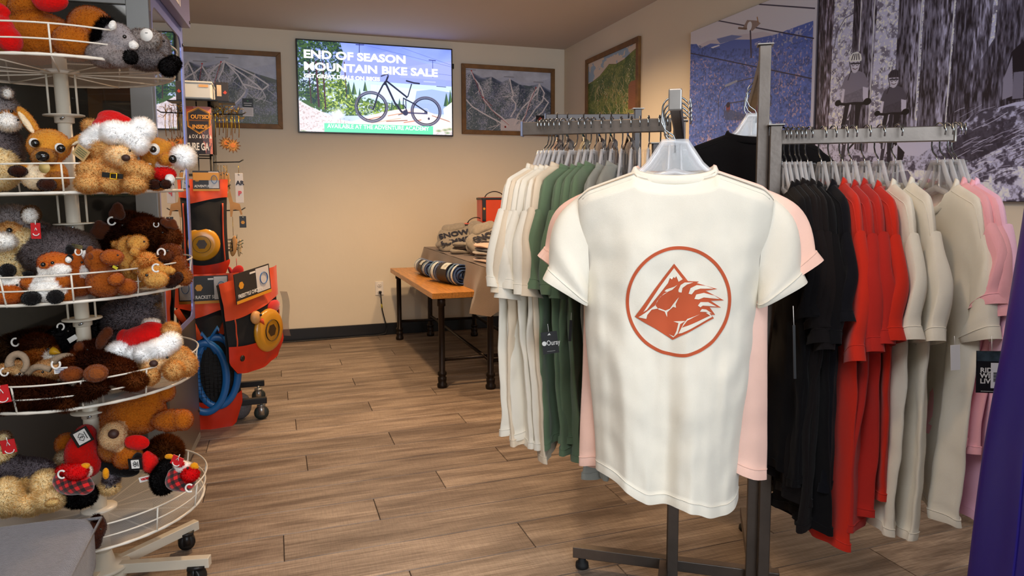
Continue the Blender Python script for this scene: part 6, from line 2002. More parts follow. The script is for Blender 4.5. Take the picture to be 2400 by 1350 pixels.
def fuse(name, blobs, t, parent, voxel=.006, fur=0, furlen=.01, mtl=None, smooth=5):
    """One continuous body grown from overlapping ellipsoids, coloured by the nearest one; optional child of short fur."""
    R_ = [resolve(b, t) for b in blobs]
    V, F = ico(3)
    vs, fs = [], []
    for c, r, (a1, a2, a3), col in R_:
        o = len(vs)
        vs += [c + a1 * v.x * r[0] + a2 * v.z * r[1] + a3 * v.y * r[2] for v in V]
        fs += [tuple(i + o for i in f) for f in F]
    me0 = bpy.data.meshes.new('tmp')
    me0.from_pydata([tuple(v) for v in vs], [], fs)
    bm = bmesh.new(); bm.from_mesh(me0)
    bmesh.ops.recalc_face_normals(bm, faces=bm.faces); bm.to_mesh(me0); bm.free()
    o0 = bpy.data.objects.new('tmp', me0)
    COL.objects.link(o0)
    rm = o0.modifiers.new('r', 'REMESH'); rm.mode = 'VOXEL'; rm.voxel_size = voxel
    sm = o0.modifiers.new('s', 'SMOOTH'); sm.iterations = smooth; sm.factor = .5
    me = bpy.data.meshes.new_from_object(o0.evaluated_get(bpy.context.evaluated_depsgraph_get()))
    bpy.data.objects.remove(o0); bpy.data.meshes.remove(me0)
    n = len(me.vertices)
    co = np.empty(n * 3); me.vertices.foreach_get('co', co); co = co.reshape(-1, 3)
    best = np.full(n, 1e9); cols = np.zeros((n, 3))
    for c, r, ax, col in R_:
        d = co - np.array(c)
        q = np.sqrt(sum(((d @ np.array(a)) / rr) ** 2 for a, rr in zip((ax[0], ax[1], ax[2]), r)))
        q = (q - 1) * min(r)
        m_ = q < best
        best[m_] = q[m_]; cols[m_] = col
    lowest = co[:, 2].min()
    org = parent.location if parent is not None else Vector((0, 0, 0))
    par_inv = parent.matrix_basis.inverted() if parent is not None else Matrix.Identity(4)
    me.transform(par_inv)
    at = me.color_attributes.new('Col', 'FLOAT_COLOR', 'POINT')
    rgba = np.ones((n, 4), np.float32); rgba[:, :3] = cols
    at.data.foreach_set('color', rgba.ravel())
    me.materials.clear(); me.materials.append(mtl or PM)
    me.name = name
    me.shade_smooth()
    o = bpy.data.objects.new(name, me)
    setup(o, parent)
    if fur:
        nf = len(me.polygons)
        me.calc_loop_triangles()
        nt_ = len(me.loop_triangles)
        tri = np.empty(nt_ * 3, np.int32); me.loop_triangles.foreach_get('vertices', tri); tri = tri.reshape(-1, 3)
        lc = np.empty(n * 3); me.vertices.foreach_get('co', lc); lc = lc.reshape(-1, 3)
        nr = np.empty(n * 3); me.vertices.foreach_get('normal', nr); nr = nr.reshape(-1, 3)
        A, B, C_ = lc[tri[:, 0]], lc[tri[:, 1]], lc[tri[:, 2]]
        area = np.linalg.norm(np.cross(B - A, C_ - A), axis=1)
        fur = int(fur * 2.6)
        idx = rng.choice(nt_, fur, p=area / area.sum())
        u, v = rng.random(fur), rng.random(fur)
        sw_ = u + v > 1; u[sw_], v[sw_] = 1 - u[sw_], 1 - v[sw_]
        p = A[idx] + (B - A)[idx] * u[:, None] + (C_ - A)[idx] * v[:, None]
        nn = nr[tri[idx, 0]]
        d = nn + rng.normal(0, .45, (fur, 3)) + np.array([0, 0, -.25]); d /= np.linalg.norm(d, axis=1)[:, None]
        L_ = furlen * rng.uniform(.6, 1.25, fur)[:, None]
        sd = np.cross(d, rng.normal(size=(fur, 3))); sd /= np.linalg.norm(sd, axis=1)[:, None]
        wd_ = .0005 + furlen * .03
        pv = np.stack([p - nn * .001 - sd * wd_, p - nn * .001 + sd * wd_, p + d * L_], 1)
        fm = bpy.data.meshes.new('fur')
        fm.vertices.add(fur * 3); fm.vertices.foreach_set('co', pv.astype(np.float32).ravel())
        fm.loops.add(fur * 3); fm.loops.foreach_set('vertex_index', np.arange(fur * 3, dtype=np.int32))
        fm.polygons.add(fur); fm.polygons.foreach_set('loop_start', np.arange(0, fur * 3, 3, dtype=np.int32)); fm.polygons.foreach_set('loop_total', np.full(fur, 3, np.int32))
        fm.update(calc_edges=True)
        fc = np.ones((fur, 3, 4), np.float32)
        fc[..., :3] = (cols[tri[idx, 0]] * rng.uniform(.80, 1.06, fur)[:, None])[:, None, :]
        fa = fm.color_attributes.new('Col', 'FLOAT_COLOR', 'POINT'); fa.data.foreach_set('color', fc.ravel())
        fm.materials.append(FURM)
        fm.shade_smooth()
        fm.normals_split_custom_set_from_vertices(np.repeat((nn * .85 + d * .35), 3, 0).tolist())
        setup(bpy.data.objects.new('fur', fm), o, kind='stuff')
    return o
def toy(name, label, t, blobs, fur=0, furlen=.01, voxel=.006, group=None):
    xs = [b[0] for b in blobs]
    P = [resolve(b, t) for b in blobs]
    zmin = min(p[0].z - p[1][1] for p in P)
    c = sum((p[0] for p in P), Vector()) / len(P)
    o = thing(name, label, 'plush toy', (c.x, c.y, zmin), group=group)
    bpy.context.view_layer.update()
    o['t'] = t
    fuse('body', blobs, t, o, voxel, fur, furlen)
    del o['t']
    return o
def bead(par, t, x, y, r, m=None, name='eye', ry=None, rot=0, dt=0, rz=None):
    c, rr, ax, _ = resolve((x, y, r, ry or r, (0, 0, 0), {'rot': rot, 'rz': rz or min(r, ry or r)}), t + dt)
    M = Matrix((ax[0], ax[2], ax[1])).transposed()
    return obj(name, MB().ell(c - par.location, (rr[0], rr[2], rr[1]), M), m or glossy_blk, par)
def flat_tag(par, t, x, y, w, h, m, rot=0, name='tag', th=.002):
    c = W(x, y, t) - par.location
    ax = axes(rot)
    M = Matrix((ax[0], ax[2], ax[1])).transposed()
    k = t / PXM
    return obj(name, MB().box(c, (w * k, th, h * k), M), m, par, smooth=False)
def tag_frame(par, t, x, y, rot):
    ax = axes(rot)
    return frame_of(W(x, y, t - .003) - par.location, ax[0], ax[1])
def smile_tag(par, t, x, y, w, h, rot=0):
    g_ = flat_tag(par, t, x, y, w, h, tag_red, rot)
    M = tag_frame(par, t, x, y, rot)
    k = t / PXM
    q = lambda pts: [M @ Vector((a * k, b * k, 0)) for a, b in pts]
    s_ = w / 22
    obj('smile_mark', MB().tube(q([(-7 * s_ * math.cos(rad(a)), -6 * s_ - 5 * s_ * math.sin(rad(a)), ) for a in range(0, 181, 20)]), .0014, 5), white_felt, g_)
    obj('caret_mark', MB().tube(q([(-2.5 * s_, 1 * s_), (0, 7 * s_), (2.5 * s_, 1 * s_)]), .0011, 5), white_felt, g_)
    obj('tag_loop', MB().tube(q([(0, h / 2 + 6), (0, h / 2 - 4)]), .0012, 5), white_felt, g_)
def ring_clip(par, t, x, y, r, rot=0):
    pts = [W(x + r * math.cos(rad(a + rot)), y + r * math.sin(rad(a + rot)), t) - par.location for a in range(-40, 230, 22)]
    obj('plastic_clip', MB().tube(pts, r * .24 * t / PXM, 6), white_felt, par)
def patch(par, t, blobs, name, fur=0, furlen=.012, voxel=.005, mtl=None):
    return fuse(name, blobs, t, par, voxel, fur, furlen, mtl)

TAN, TAN_L = (204, 138, 48), (240, 216, 180)
ORNG, BRN, DKB = (170, 92, 18), (116, 56, 18), (52, 23, 12)
GRY, GRYD, CRM, WHT, BLK_ = (138, 128, 126), (104, 93, 93), (222, 202, 158), (238, 234, 228), (20, 17, 17)
TEDDY, TEDL = (206, 162, 100), (228, 198, 152)
RED = (206, 16, 14)
HATW = (240, 239, 238)

# --- top tray
t = toy('plush_moose', 'big orange-brown plush lying on the top tray, red mitten and scarf', 1.88, [(70, 88, 105, 62, ORNG), (175, 100, 46, 42, ORNG, {'dt': -.14, 'rz': 50}), (212, 62, 48, 46, ORNG, {'dt': .0}), (60, 12, 40, 26, ORNG, {'rot': -20, 'dt': -.05}), (0, 40, 40, 40, ORNG, {'dt': .02}), (8, 15, 22, 30, ORNG)], 7000, .005)
patch(t, 1.80, [(120, 6, 40, 22, RED, {'rot': -6}), (92, -4, 18, 20, RED)], 'mitten', 0)
patch(t, 1.80, [(83, -4, 9, 24, BLK_, {'rot': -8})], 'cuff')
patch(t, 1.72, [(22, 92, 26, 34, RED, {'rot': -18}), (6, 62, 24, 24, RED), (2, 20, 26, 12, RED, {'rot': 30})], 'scarf')
t = toy('plush_donkey', 'grey plush donkey with a black mane on the top tray, facing the mirror side', 1.74, [(252, 128, 48, 32, GRY), (276, 88, 34, 34, (150, 142, 144)), (298, 100, 26, 22, (158, 150, 150)), (285, 140, 34, 20, GRY, {'dt': -.03})], 2500, .004)
patch(t, 1.73, [(240, 78, 16, 26, BLK_, {'rot': 20}), (250, 58, 14, 14, BLK_), (232, 92, 12, 14, BLK_)], 'mane', 1200, .014)
patch(t, 1.68, [(264, 60, 9, 14, WHT, {'rot': 15})], 'ear'); patch(t, 1.69, [(313, 106, 12, 12, WHT)], 'muzzle'); patch(t, 1.66, [(306, 134, 15, 16, BLK_)], 'hoof', 500, .006)
bead(t, 1.695, 292, 86, 4.5)
t = toy('plush_wolf', 'grey plush wolf pup with a white round tag on the top tray', 1.78, [(330, 100, 32, 30, (146, 136, 132)), (350, 92, 26, 22, (158, 148, 142)), (345, 140, 46, 24, (112, 104, 104)), (318, 126, 24, 22, (140, 130, 128))], 2600, .008)
obj('round_tag', MB().lathe([(.0155, 0), (.0155, .002)], W(344, 82, 1.70) - t.location, 20, -CF), white_felt, t)
obj('tag_slot', MB().bar(W(340, 77, 1.697) - t.location, W(346, 77, 1.697) - t.location, .001, .001), blk, t, smooth=False)
t = toy('plush_raccoon', 'grey plush raccoon with black paws hanging over the top tray rim', 1.84, [(376, 116, 22, 38, (132, 124, 124)), (360, 142, 34, 22, (124, 116, 116)), (372, 92, 16, 16, (146, 138, 138))], 1800, .007)
patch(t, 1.76, [(395, 158, 20, 20, BLK_), (407, 148, 16, 18, BLK_, {'dt': .02})], 'paws', 1600, .007); patch(t, 1.80, [(364, 80, 8, 9, BLK_)], 'ear'); patch(t, 1.79, [(372, 84, 6, 8, WHT)], 'ear')
bead(t, 1.80, 384, 96, 3)

# --- second tray
t = toy('plush_wolf', 'grey plush wolf with a white muzzle sitting beside the fawn', 1.80, [(4, 262, 34, 40, GRY), (18, 285, 28, 20, WHT, {'dt': -.05}), (24, 268, 20, 8, TAN, {'dt': -.05, 'rot': 12}), (2, 350, 42, 60, GRYD), (-8, 395, 48, 50, CRM, {'dt': -.03}), (30, 380, 18, 50, GRYD)], 5000, .010)
patch(t, 1.78, [(14, 218, 17, 16, GRY), (18, 219, 10, 12, WHT, {'dt': -.02})], 'ear', 400, .006)
bead(t, 1.725, 27, 261, 4); patch(t, 1.70, [(42, 281, 5, 5, BLK_)], 'nose')
t = toy('plush_fawn', 'plush fawn with big ears and a glossy black nose, leaning on the tray rail', 1.74, [(115, 342, 46, 40, TAN), (104, 368, 30, 20, (160, 104, 40), {'dt': -.04}), (112, 410, 42, 38, TAN), (82, 415, 28, 30, TAN_L, {'dt': -.035}), (62, 402, 24, 18, TAN, {'dt': -.04}), (130, 425, 30, 22, (150, 92, 34), {'dt': -.02}), (66, 284, 14, 44, TAN, {'rot': -33}), (188, 326, 42, 12, TAN, {'rot': -22})], 3000, .004)
patch(t, 1.71, [(62, 288, 8, 34, TAN_L, {'rot': -33})], 'inner_ear'); patch(t, 1.71, [(190, 331, 28, 6, TAN_L, {'rot': -22})], 'inner_ear')
for x, y in ((82, 335), (142, 347)):
    patch(t, 1.694, [(x - 2, y, 11, 13, WHT, {'rot': -12})], 'eye_patch', voxel=.004)
    bead(t, 1.684, x + 1, y + 1, 9.5)
bead(t, 1.665, 100, 367, 15, None, 'nose', 13)
patch(t, 1.66, [(42, 401, 22, 14, DKB)], 'hoof', 400, .003); patch(t, 1.66, [(110, 433, 22, 16, DKB)], 'hoof', 400, .003)
obj('medallion', MB().lathe([(.0135, 0), (.0135, .002)], W(105, 393, 1.66) - t.location, 18, -CF), mat('medallion_tan', (196, 168, 100), .5), t)
def santa_bear(label, t0, H, M_, N, E, B, hat, trim, pom, feet, extra=()):
    t = toy('plush_bear', label, t0, H, 9000, .008, .0055)
    bead(t, t0 - .075, *N, brown_nose, 'nose', N[2] * .8)
    for e in E:
        bead(t, t0 - .055, *e)
    patch(t, t0 - .0, hat, 'santa_hat', 0, .004, .005)
    trim = [(x, y - 7, rx, ry - 2, *r_) for x, y, rx, ry, *r_ in trim]
    patch(t, t0 - .03, trim, 'hat_trim', 8000, .012, .006)
    patch(t, t0 - .02, pom, 'pompom', 3600, .013, .006)
    return t
t = santa_bear('tan teddy bear in a red Santa hat with black belt, on the second tray', 1.74,
    [(262, 350, 54, 44, TEDDY), (280, 366, 32, 24, TEDL, {'dt': -.05}), (265, 410, 52, 40, TEDDY), (214, 398, 32, 22, TEDDY, {'dt': -.05}), (322, 398, 38, 20, TEDDY, {'dt': -.05, 'rot': 12}), (208, 430, 30, 22, TEDDY, {'dt': -.06}), (262, 432, 26, 20, TEDDY, {'dt': -.03}), (316, 432, 28, 20, TEDDY, {'dt': -.05}), (212, 296, 18, 17, TEDDY, {'dt': .02})],
    None, (295, 370, 10), ((271, 345, 4.5), (303, 353, 4)), None,
    [(262, 300, 44, 30, RED), (262, 276, 34, 18, RED, {'rot': 8}), (296, 284, 28, 12, RED, {'rot': 30}), (318, 296, 16, 10, RED, {'rot': 30, 'dt': -.02})],
    [(216, 338, 20, 22, HATW), (238, 324, 24, 24, HATW), (268, 318, 26, 24, HATW, {'dt': -.02}), (300, 322, 24, 24, HATW, {'dt': -.01}), (322, 342, 20, 24, HATW)], [(333, 304, 22, 22, HATW)], None)
obj('belt', MB().bar(W(240, 409, 1.655) - t.location, W(288, 414, 1.655) - t.location, .004, .012), blk, t, smooth=False)
obj('buckle', MB().tube([W(x, y, 1.650) - t.location for x, y in ((259, 406), (274, 407), (273, 420), (258, 419))], .0018, 5, closed=True), mat('buckle_gold', (220, 170, 20), .3, .5), t)
tg = flat_tag(t, 1.67, 190, 358, 34, 28, kraft, 38)
M = tag_frame(t, 1.668, 190, 358, 38)
for k in range(4):
    a, b = M @ Vector((-.013, .008 - .005 * k, 0)), M @ Vector((.012, .008 - .005 * k, 0))
    obj('text_line', MB().bar(a, b, .0006, .0014), mat('green_ink', (70, 92, 60), .6), tg, smooth=False)
t = toy('plush_fawn', 'plush fawn with red scarf and white pompom, at the mirror side of the second tray', 1.84, [(366, 360, 36, 38, TAN), (392, 374, 20, 16, TAN, {'dt': -.03}), (385, 392, 16, 10, WHT, {'dt': -.02}), (365, 420, 36, 28, TAN), (393, 338, 12, 8, TAN, {'rot': 30})], 1600, .004)
patch(t, 1.80, [(386, 408, 28, 16, RED), (370, 402, 20, 10, RED)], 'scarf', 800, .004)
patch(t, 1.80, [(430, 368, 20, 20, HATW)], 'pompom', 2200, .015)
patch(t, 1.765, [(362, 350, 12, 15, WHT)], 'eye_patch', voxel=.004); bead(t, 1.755, 359, 350, 8); bead(t, 1.755, 405, 373, 9, None, 'nose', 10)
patch(t, 1.77, [(362, 432, 17, 13, DKB)], 'hoof', 300, .003); patch(t, 1.77, [(388, 432, 14, 12, DKB)], 'hoof', 300, .003)
patch(t, 1.79, [(398, 420, 12, 14, WHT)], 'chest')

# --- third tray
t = toy('plush_wolf', 'big grey and cream plush wolf lying on the middle tray, red tag on its neck', 1.84, [(30, 528, 52, 46, GRY), (4, 566, 32, 20, WHT, {'dt': -.10}), (22, 540, 26, 18, (206, 160, 100), {'dt': -.055}), (52, 564, 34, 26, CRM, {'dt': -.04}), (140, 592, 84, 58, GRYD), (190, 610, 40, 48, GRYD), (15, 622, 42, 42, CRM, {'dt': -.03}), (50, 650, 44, 36, CRM), (80, 560, 50, 40, GRYD, {'dt': .04})], 14000, .009, .007)
patch(t, 1.83, [(72, 505, 19, 24, (120, 84, 50), {'rot': 18}), (70, 506, 14, 19, WHT, {'rot': 18, 'dt': -.015})], 'ear', 800, .006)
patch(t, 1.86, [(-20, 490, 19, 20, GRY)], 'ear', 400, .006)
bead(t, 1.755, 22, 540, 6.5)
smile_tag(t, 1.72, 84, 541, 22, 37)
t = toy('plush_fox', 'orange and white plush fox sitting up with black feet at the tray rail', 1.705, [(127, 614, 39, 24, (192, 98, 30)), (127, 633, 42, 16, WHT, {'dt': -.01}), (104, 622, 14, 10, (192, 98, 30), {'dt': -.05}), (114, 676, 40, 36, WHT), (68, 663, 20, 13, (176, 92, 26), {'rot': 15, 'dt': -.02}), (148, 658, 20, 16, (176, 92, 26)), (158, 690, 16, 20, (176, 92, 26), {'dt': .02})], 2500, .004)
for x, y, c, r in ((107, 600, BLK_, 8), (109, 604, WHT, 5), (163, 605, BLK_, 9), (160, 609, WHT, 8)):
    patch(t, 1.70 if c == BLK_ else 1.69, [(x, y, r, r * 1.1, c)], 'ear', voxel=.004)
patch(t, 1.655, [(73, 699, 22, 17, BLK_)], 'foot', 500, .003); patch(t, 1.655, [(130, 696, 19, 17, BLK_)], 'foot', 500, .003); patch(t, 1.69, [(66, 642, 15, 9, BLK_)], 'hand', 200, .003)
bead(t, 1.645, 101, 620, 5.5, None, 'nose'); bead(t, 1.662, 123, 616, 4)
t = toy('plush_fox', 'orange plush fox lying on its back with a black paw up, beside the wolf chest', 1.68, [(12, 690, 46, 26, (170, 82, 22)), (24, 658, 26, 15, WHT), (0, 655, 26, 18, WHT)], 1600, .004)
patch(t, 1.66, [(18, 634, 18, 17, BLK_)], 'paw', 500, .003); bead(t, 1.64, 40, 668, 3)
t = toy('plush_fox', 'orange plush fox with black ears behind the sitting white-bellied fox', 1.80, [(184, 612, 28, 32, (180, 88, 28)), (182, 664, 30, 36, (160, 78, 24)), (206, 636, 14, 14, WHT, {'dt': -.02}), (168, 672, 12, 12, (150, 74, 22), {'dt': -.04})], 1200, .004)
for x, y, c in ((165, 586, BLK_), (200, 594, BLK_), (202, 598, WHT)):
    patch(t, 1.775 if c == BLK_ else 1.765, [(x, y, 10, 14, c, {'rot': -15})], 'ear', voxel=.004)
ring_clip(t, 1.74, 184, 590, 8, 0); bead(t, 1.755, 192, 615, 3); flat_tag(t, 1.79, 180, 582, 26, 18, mat('camo_tag', (110, 98, 60), .6, var=(90, .6)), 12)
t = toy('plush_moose', 'small brown plush moose with a broad muzzle sitting at the rail of the middle tray', 1.75, [(226, 610, 26, 28, (152, 78, 22)), (262, 603, 27, 20, (164, 84, 26), {'dt': -.04}), (246, 662, 42, 36, (150, 76, 22)), (272, 655, 20, 16, (164, 84, 26), {'dt': -.05, 'rot': -15}), (232, 628, 16, 16, (160, 82, 24)), (298, 672, 24, 20, (150, 76, 22), {'dt': -.01})], 2200, .004)
patch(t, 1.74, [(211, 588, 9, 14, BRN, {'rot': 10})], 'antler'); patch(t, 1.70, [(211, 601, 8, 10, BRN)], 'ear')
bead(t, 1.70, 238, 596, 3); bead(t, 1.675, 276, 598, 2.4, brown_nose, 'nostril'); flat_tag(t, 1.69, 270, 627, 12, 6, mat('yellow_tag', (190, 175, 40), .5), 30)
TNM = (200, 146, 70)
t = toy('plush_moose', 'tan plush moose calf resting its head above the small brown moose', 1.86, [(302, 580, 26, 28, TNM), (322, 570, 24, 20, TNM, {'dt': -.03}), (318, 620, 34, 40, TNM), (272, 573, 13, 9, TNM, {'rot': 12}), (316, 592, 14, 12, TNM, {'dt': -.06, 'rot': 30}), (310, 655, 40, 22, TNM)], 2200, .006)
bead(t, 1.82, 299, 566, 3); bead(t, 1.80, 338, 566, 2.4, brown_nose, 'nostril')
t = toy('plush_pony', 'tan plush pony lying face down on the middle tray, white clip on its ear', 1.79, [(358, 640, 32, 28, TNM), (366, 655, 28, 20, (206, 154, 80), {'dt': -.04}), (340, 625, 34, 24, TNM, {'dt': .03}), (394, 632, 20, 10, TNM, {'rot': 15}), (352, 668, 14, 8, TNM, {'rot': 10, 'dt': -.04})], 1800, .005)
patch(t, 1.76, [(344, 606, 18, 9, (214, 164, 92)), (338, 614, 10, 8, (214, 164, 92))], 'mane', 900, .012)
bead(t, 1.72, 344, 645, 3.5); ring_clip(t, 1.70, 366, 628, 9, 90)
t = toy('plush_monkey', 'dark orange plush with brown paws at the mirror side of the middle tray', 1.93, [(398, 592, 28, 24, BRN), (388, 600, 18, 16, (96, 46, 18), {'dt': -.04}), (412, 622, 26, 26, (130, 66, 22)), (432, 650, 18, 20, (150, 84, 30)), (400, 650, 20, 18, (120, 60, 22))], 1800, .006)
patch(t, 1.87, [(400, 660, 17, 15, DKB), (418, 650, 12, 14, DKB)], 'paw', 600, .004); ring_clip(t, 1.86, 378, 592, 9, 180); bead(t, 1.87, 392, 588, 3)
t = toy('plush_moose', 'dark brown plush moose with antlers at the back of the middle tray', 2.04, [(290, 552, 60, 36, DKB), (300, 520, 36, 22, (70, 34, 18)), (250, 565, 36, 30, (44, 22, 13)), (330, 525, 36, 22, (64, 32, 17))], 9000, .012)
for pts in ([(232, 528, 12, 14), (226, 543, 16, 12), (236, 552, 14, 12), (248, 535, 14, 14)], [(276, 488, 12, 16), (282, 503, 12, 14), (264, 502, 9, 14)]):
    patch(t, 2.0, [(x, y, rx, ry, (74, 36, 18)) for x, y, rx, ry in pts], 'antler', voxel=.006)
bead(t, 1.96, 287, 528, 3); ring_clip(t, 1.96, 262, 518, 9, 60)
t = toy('plush_moose', 'brown furry plush moose with a blunt muzzle, at the back next to the case post', 1.98, [(375, 545, 36, 30, (88, 44, 20)), (402, 556, 20, 20, (106, 56, 26), {'dt': -.03}), (350, 560, 40, 30, (64, 32, 16)), (340, 530, 34, 16, (98, 46, 20), {'dt': -.02})], 6000, .012)
patch(t, 1.94, [(384, 520, 10, 10, (98, 48, 22)), (395, 527, 12, 10, (98, 48, 22)), (405, 524, 9, 12, (98, 48, 22)), (410, 532, 8, 8, (98, 48, 22))], 'antler', voxel=.005)
bead(t, 1.91, 381, 545, 3); ring_clip(t, 1.92, 366, 526, 6, 0)

# --- fourth tray
HORN = (150, 128, 104)
def horn(par, t, pts, r0, r1):
    obj('horn', MB().tube([W(x, y, t + d) - par.location for x, y, d in pts], [(r0 + (r1 - r0) * k / (len(pts) - 1)) * t / PXM for k in range(len(pts))], 10), mat('horn_felt', HORN, .85, bump=(200, .3)), par)
def arc(cx_, cy_, r, a0, a1, n=14, d=0.0, ry=None):
    return [(cx_ + r * math.cos(rad(a0 + (a1 - a0) * k / n)), cy_ - (ry or r) * math.sin(rad(a0 + (a1 - a0) * k / n)), d * k / n) for k in range(n + 1)]
t = toy('plush_ram', 'tan plush bighorn ram with a curled horn beside the rail of the fourth tray', 1.77, [(35, 872, 34, 26, (206, 164, 112)), (10, 880, 36, 26, (206, 164, 112)), (52, 892, 20, 14, WHT, {'dt': -.03})], 2200, .006)
horn(t, 1.72, arc(42, 852, 20, 200, -60, ry=22), 10, 6); ring_clip(t, 1.71, 10, 872, 9, 40); bead(t, 1.72, 46, 876, 3)
t = toy('plush_ram', 'second tan plush ram, horn curving past its white printed clip tag', 1.81, [(112, 868, 32, 24, (206, 164, 112)), (130, 862, 30, 22, (206, 164, 112)), (88, 880, 22, 14, (196, 150, 98), {'dt': -.03})], 2200, .006)
horn(t, 1.75, arc(92, 886, 30, 185, 70, d=.0, ry=26) + [(118, 866, 0)], 9, 7); horn(t, 1.79, arc(158, 856, 34, 160, 60, ry=22), 9, 6)
tg = flat_tag(t, 1.72, 143, 868, 32, 15, white_felt, -4); ring_clip(t, 1.715, 131, 854, 10, 0); bead(t, 1.745, 100, 872, 3)
for k in range(3):
    M = tag_frame(t, 1.718, 143, 868, -4)
    obj('text_line', MB().bar(M @ Vector((-.014, .004 - .004 * k, 0)), M @ Vector((.012, .004 - .004 * k, 0)), .0006, .0012), mat('blue_grey_ink', (110, 116, 150), .6), tg, smooth=False)
t = toy('plush_moose', 'brown furry plush moose lying with both round feet towards the rail', 1.80, [(215, 852, 66, 26, DKB), (270, 868, 46, 28, (84, 38, 16)), (180, 850, 30, 22, (100, 48, 18)), (300, 890, 38, 20, (92, 44, 20), {'rot': 18}), (320, 892, 24, 16, (112, 60, 26), {'dt': -.02})], 9000, .011)
patch(t, 1.73, [(168, 878, 27, 20, BRN), (150, 880, 10, 14, BRN)], 'foot', 600, .003); patch(t, 1.715, [(225, 875, 28, 22, (126, 64, 24))], 'foot', 600, .003); patch(t, 1.69, [(225, 876, 22, 16, (136, 72, 30), {'rz': 6})], 'sole')
t = toy('plush_bison', 'dark brown shaggy plush bison lying along the front rail of the fourth tray', 1.72, [(50, 922, 80, 34, (62, 28, 14)), (110, 928, 60, 28, (54, 24, 12)), (0, 925, 50, 40, (74, 36, 16)), (152, 944, 26, 16, (84, 42, 18)), (200, 925, 24, 12, (60, 30, 16)), (215, 910, 40, 14, (66, 32, 16))], 13000, .014)
smile_tag(t, 1.64, 4, 924, 38, 42, -10)
t = toy('plush_bison', 'dark plush bison at the back of the fourth tray with a white clip', 2.02, [(70, 812, 60, 34, (38, 22, 14)), (30, 820, 40, 34, (58, 36, 18)), (100, 790, 34, 20, (44, 24, 14))], 5000, .014)
ring_clip(t, 1.93, 36, 802, 9, 60); bead(t, 1.93, 60, 810, 3)
t = toy('plush_eagle', 'rust and dark plush eagle with a yellow beak between the rams and the pole', 1.93, [(98, 830, 34, 22, (168, 98, 36)), (88, 806, 36, 22, (66, 30, 12)), (120, 836, 14, 12, WHT, {'dt': -.02})], 4000, .011)
obj('beak', MB().lathe([(.012, 0), (.008, .012), (0, .024)], W(122, 822, 1.88) - t.location, 10, CR + Vector((0, 0, -.3))), mat('beak_yellow', (222, 164, 20), .5), t); bead(t, 1.88, 112, 818, 3)
t = toy('plush_bear', 'black plush bear at the back of the fourth tray beside the pole', 2.02, [(150, 800, 40, 36, (16, 13, 13)), (165, 780, 24, 20, (18, 15, 15)), (215, 750, 14, 20, (18, 15, 15)), (205, 785, 22, 30, (18, 15, 15))], 3500, .010)
flat_tag(t, 1.94, 170, 794, 22, 12, white_felt, -30); ring_clip(t, 1.93, 142, 766, 8, 200); bead(t, 1.95, 160, 776, 3)
t = toy('plush_moose', 'dark furry plush moose with smooth antlers in front of the big grey wolf', 1.90, [(210, 826, 36, 24, (84, 40, 20)), (232, 818, 24, 20, (72, 34, 18))], 3500, .011)
patch(t, 1.87, [(240, 795, 13, 30, (92, 44, 20), {'rot': 25}), (252, 780, 12, 16, (92, 44, 20))], 'antler', 400, .003); patch(t, 1.87, [(186, 815, 12, 16, (108, 54, 24))], 'ear', 300, .003); bead(t, 1.84, 205, 820, 3)
t = toy('plush_wolf', 'large grey plush wolf curled at the back of the fourth tray, next to the case', 2.08, [(310, 745, 66, 50, (106, 96, 98)), (340, 700, 34, 22, (104, 94, 94)), (290, 790, 56, 36, (120, 110, 110)), (358, 700, 14, 26, (140, 110, 70))], 9000, .012, .007)
bead(t, 2.0, 262, 775, 3)
t = santa_bear('tan teddy bear slumped under a red Santa hat on the fourth tray', 1.90,
    [(362, 836, 44, 30, TEDDY), (362, 846, 30, 20, TEDL, {'dt': -.04}), (414, 845, 34, 34, TEDDY), (350, 880, 22, 22, TEDDY, {'dt': -.06}), (408, 868, 22, 22, TEDDY, {'dt': -.06}), (438, 856, 22, 26, TEDDY), (400, 776, 21, 20, TEDDY)],
    None, (360, 852, 10), ((392, 838, 3),), None,
    [(335, 790, 54, 28, RED, {'rot': -6}), (360, 770, 34, 16, RED, {'rot': 8}), (290, 798, 17, 28, RED), (380, 790, 24, 18, RED, {'rot': 25})],
    [(318, 838, 20, 18, HATW), (344, 834, 24, 20, HATW, {'dt': -.02}), (374, 824, 26, 20, HATW, {'dt': -.02}), (400, 808, 20, 20, HATW)], [(281, 826, 24, 22, HATW)], None)
patch(t, 1.93, [(354, 757, 20, 7, HATW)], 'hat_lining', 900, .010)
flat_tag(t, 1.88, 420, 797, 14, 24, kraft, -18)
t = toy('plush_dog', 'cream plush puppy peeking out beneath the Santa hat on the fourth tray', 1.86, [(300, 866, 28, 20, (214, 178, 124)), (310, 878, 22, 16, (214, 178, 124), {'dt': -.02}), (278, 846, 18, 7, (226, 206, 176), {'rot': 20})], 1200, .006)
bead(t, 1.795, 299, 868, 6, None, 'nose', 4); patch(t, 1.80, [(326, 884, 8, 11, WHT, {'rot': -20})], 'paw', 300, .006); bead(t, 1.80, 312, 861, 2.6)

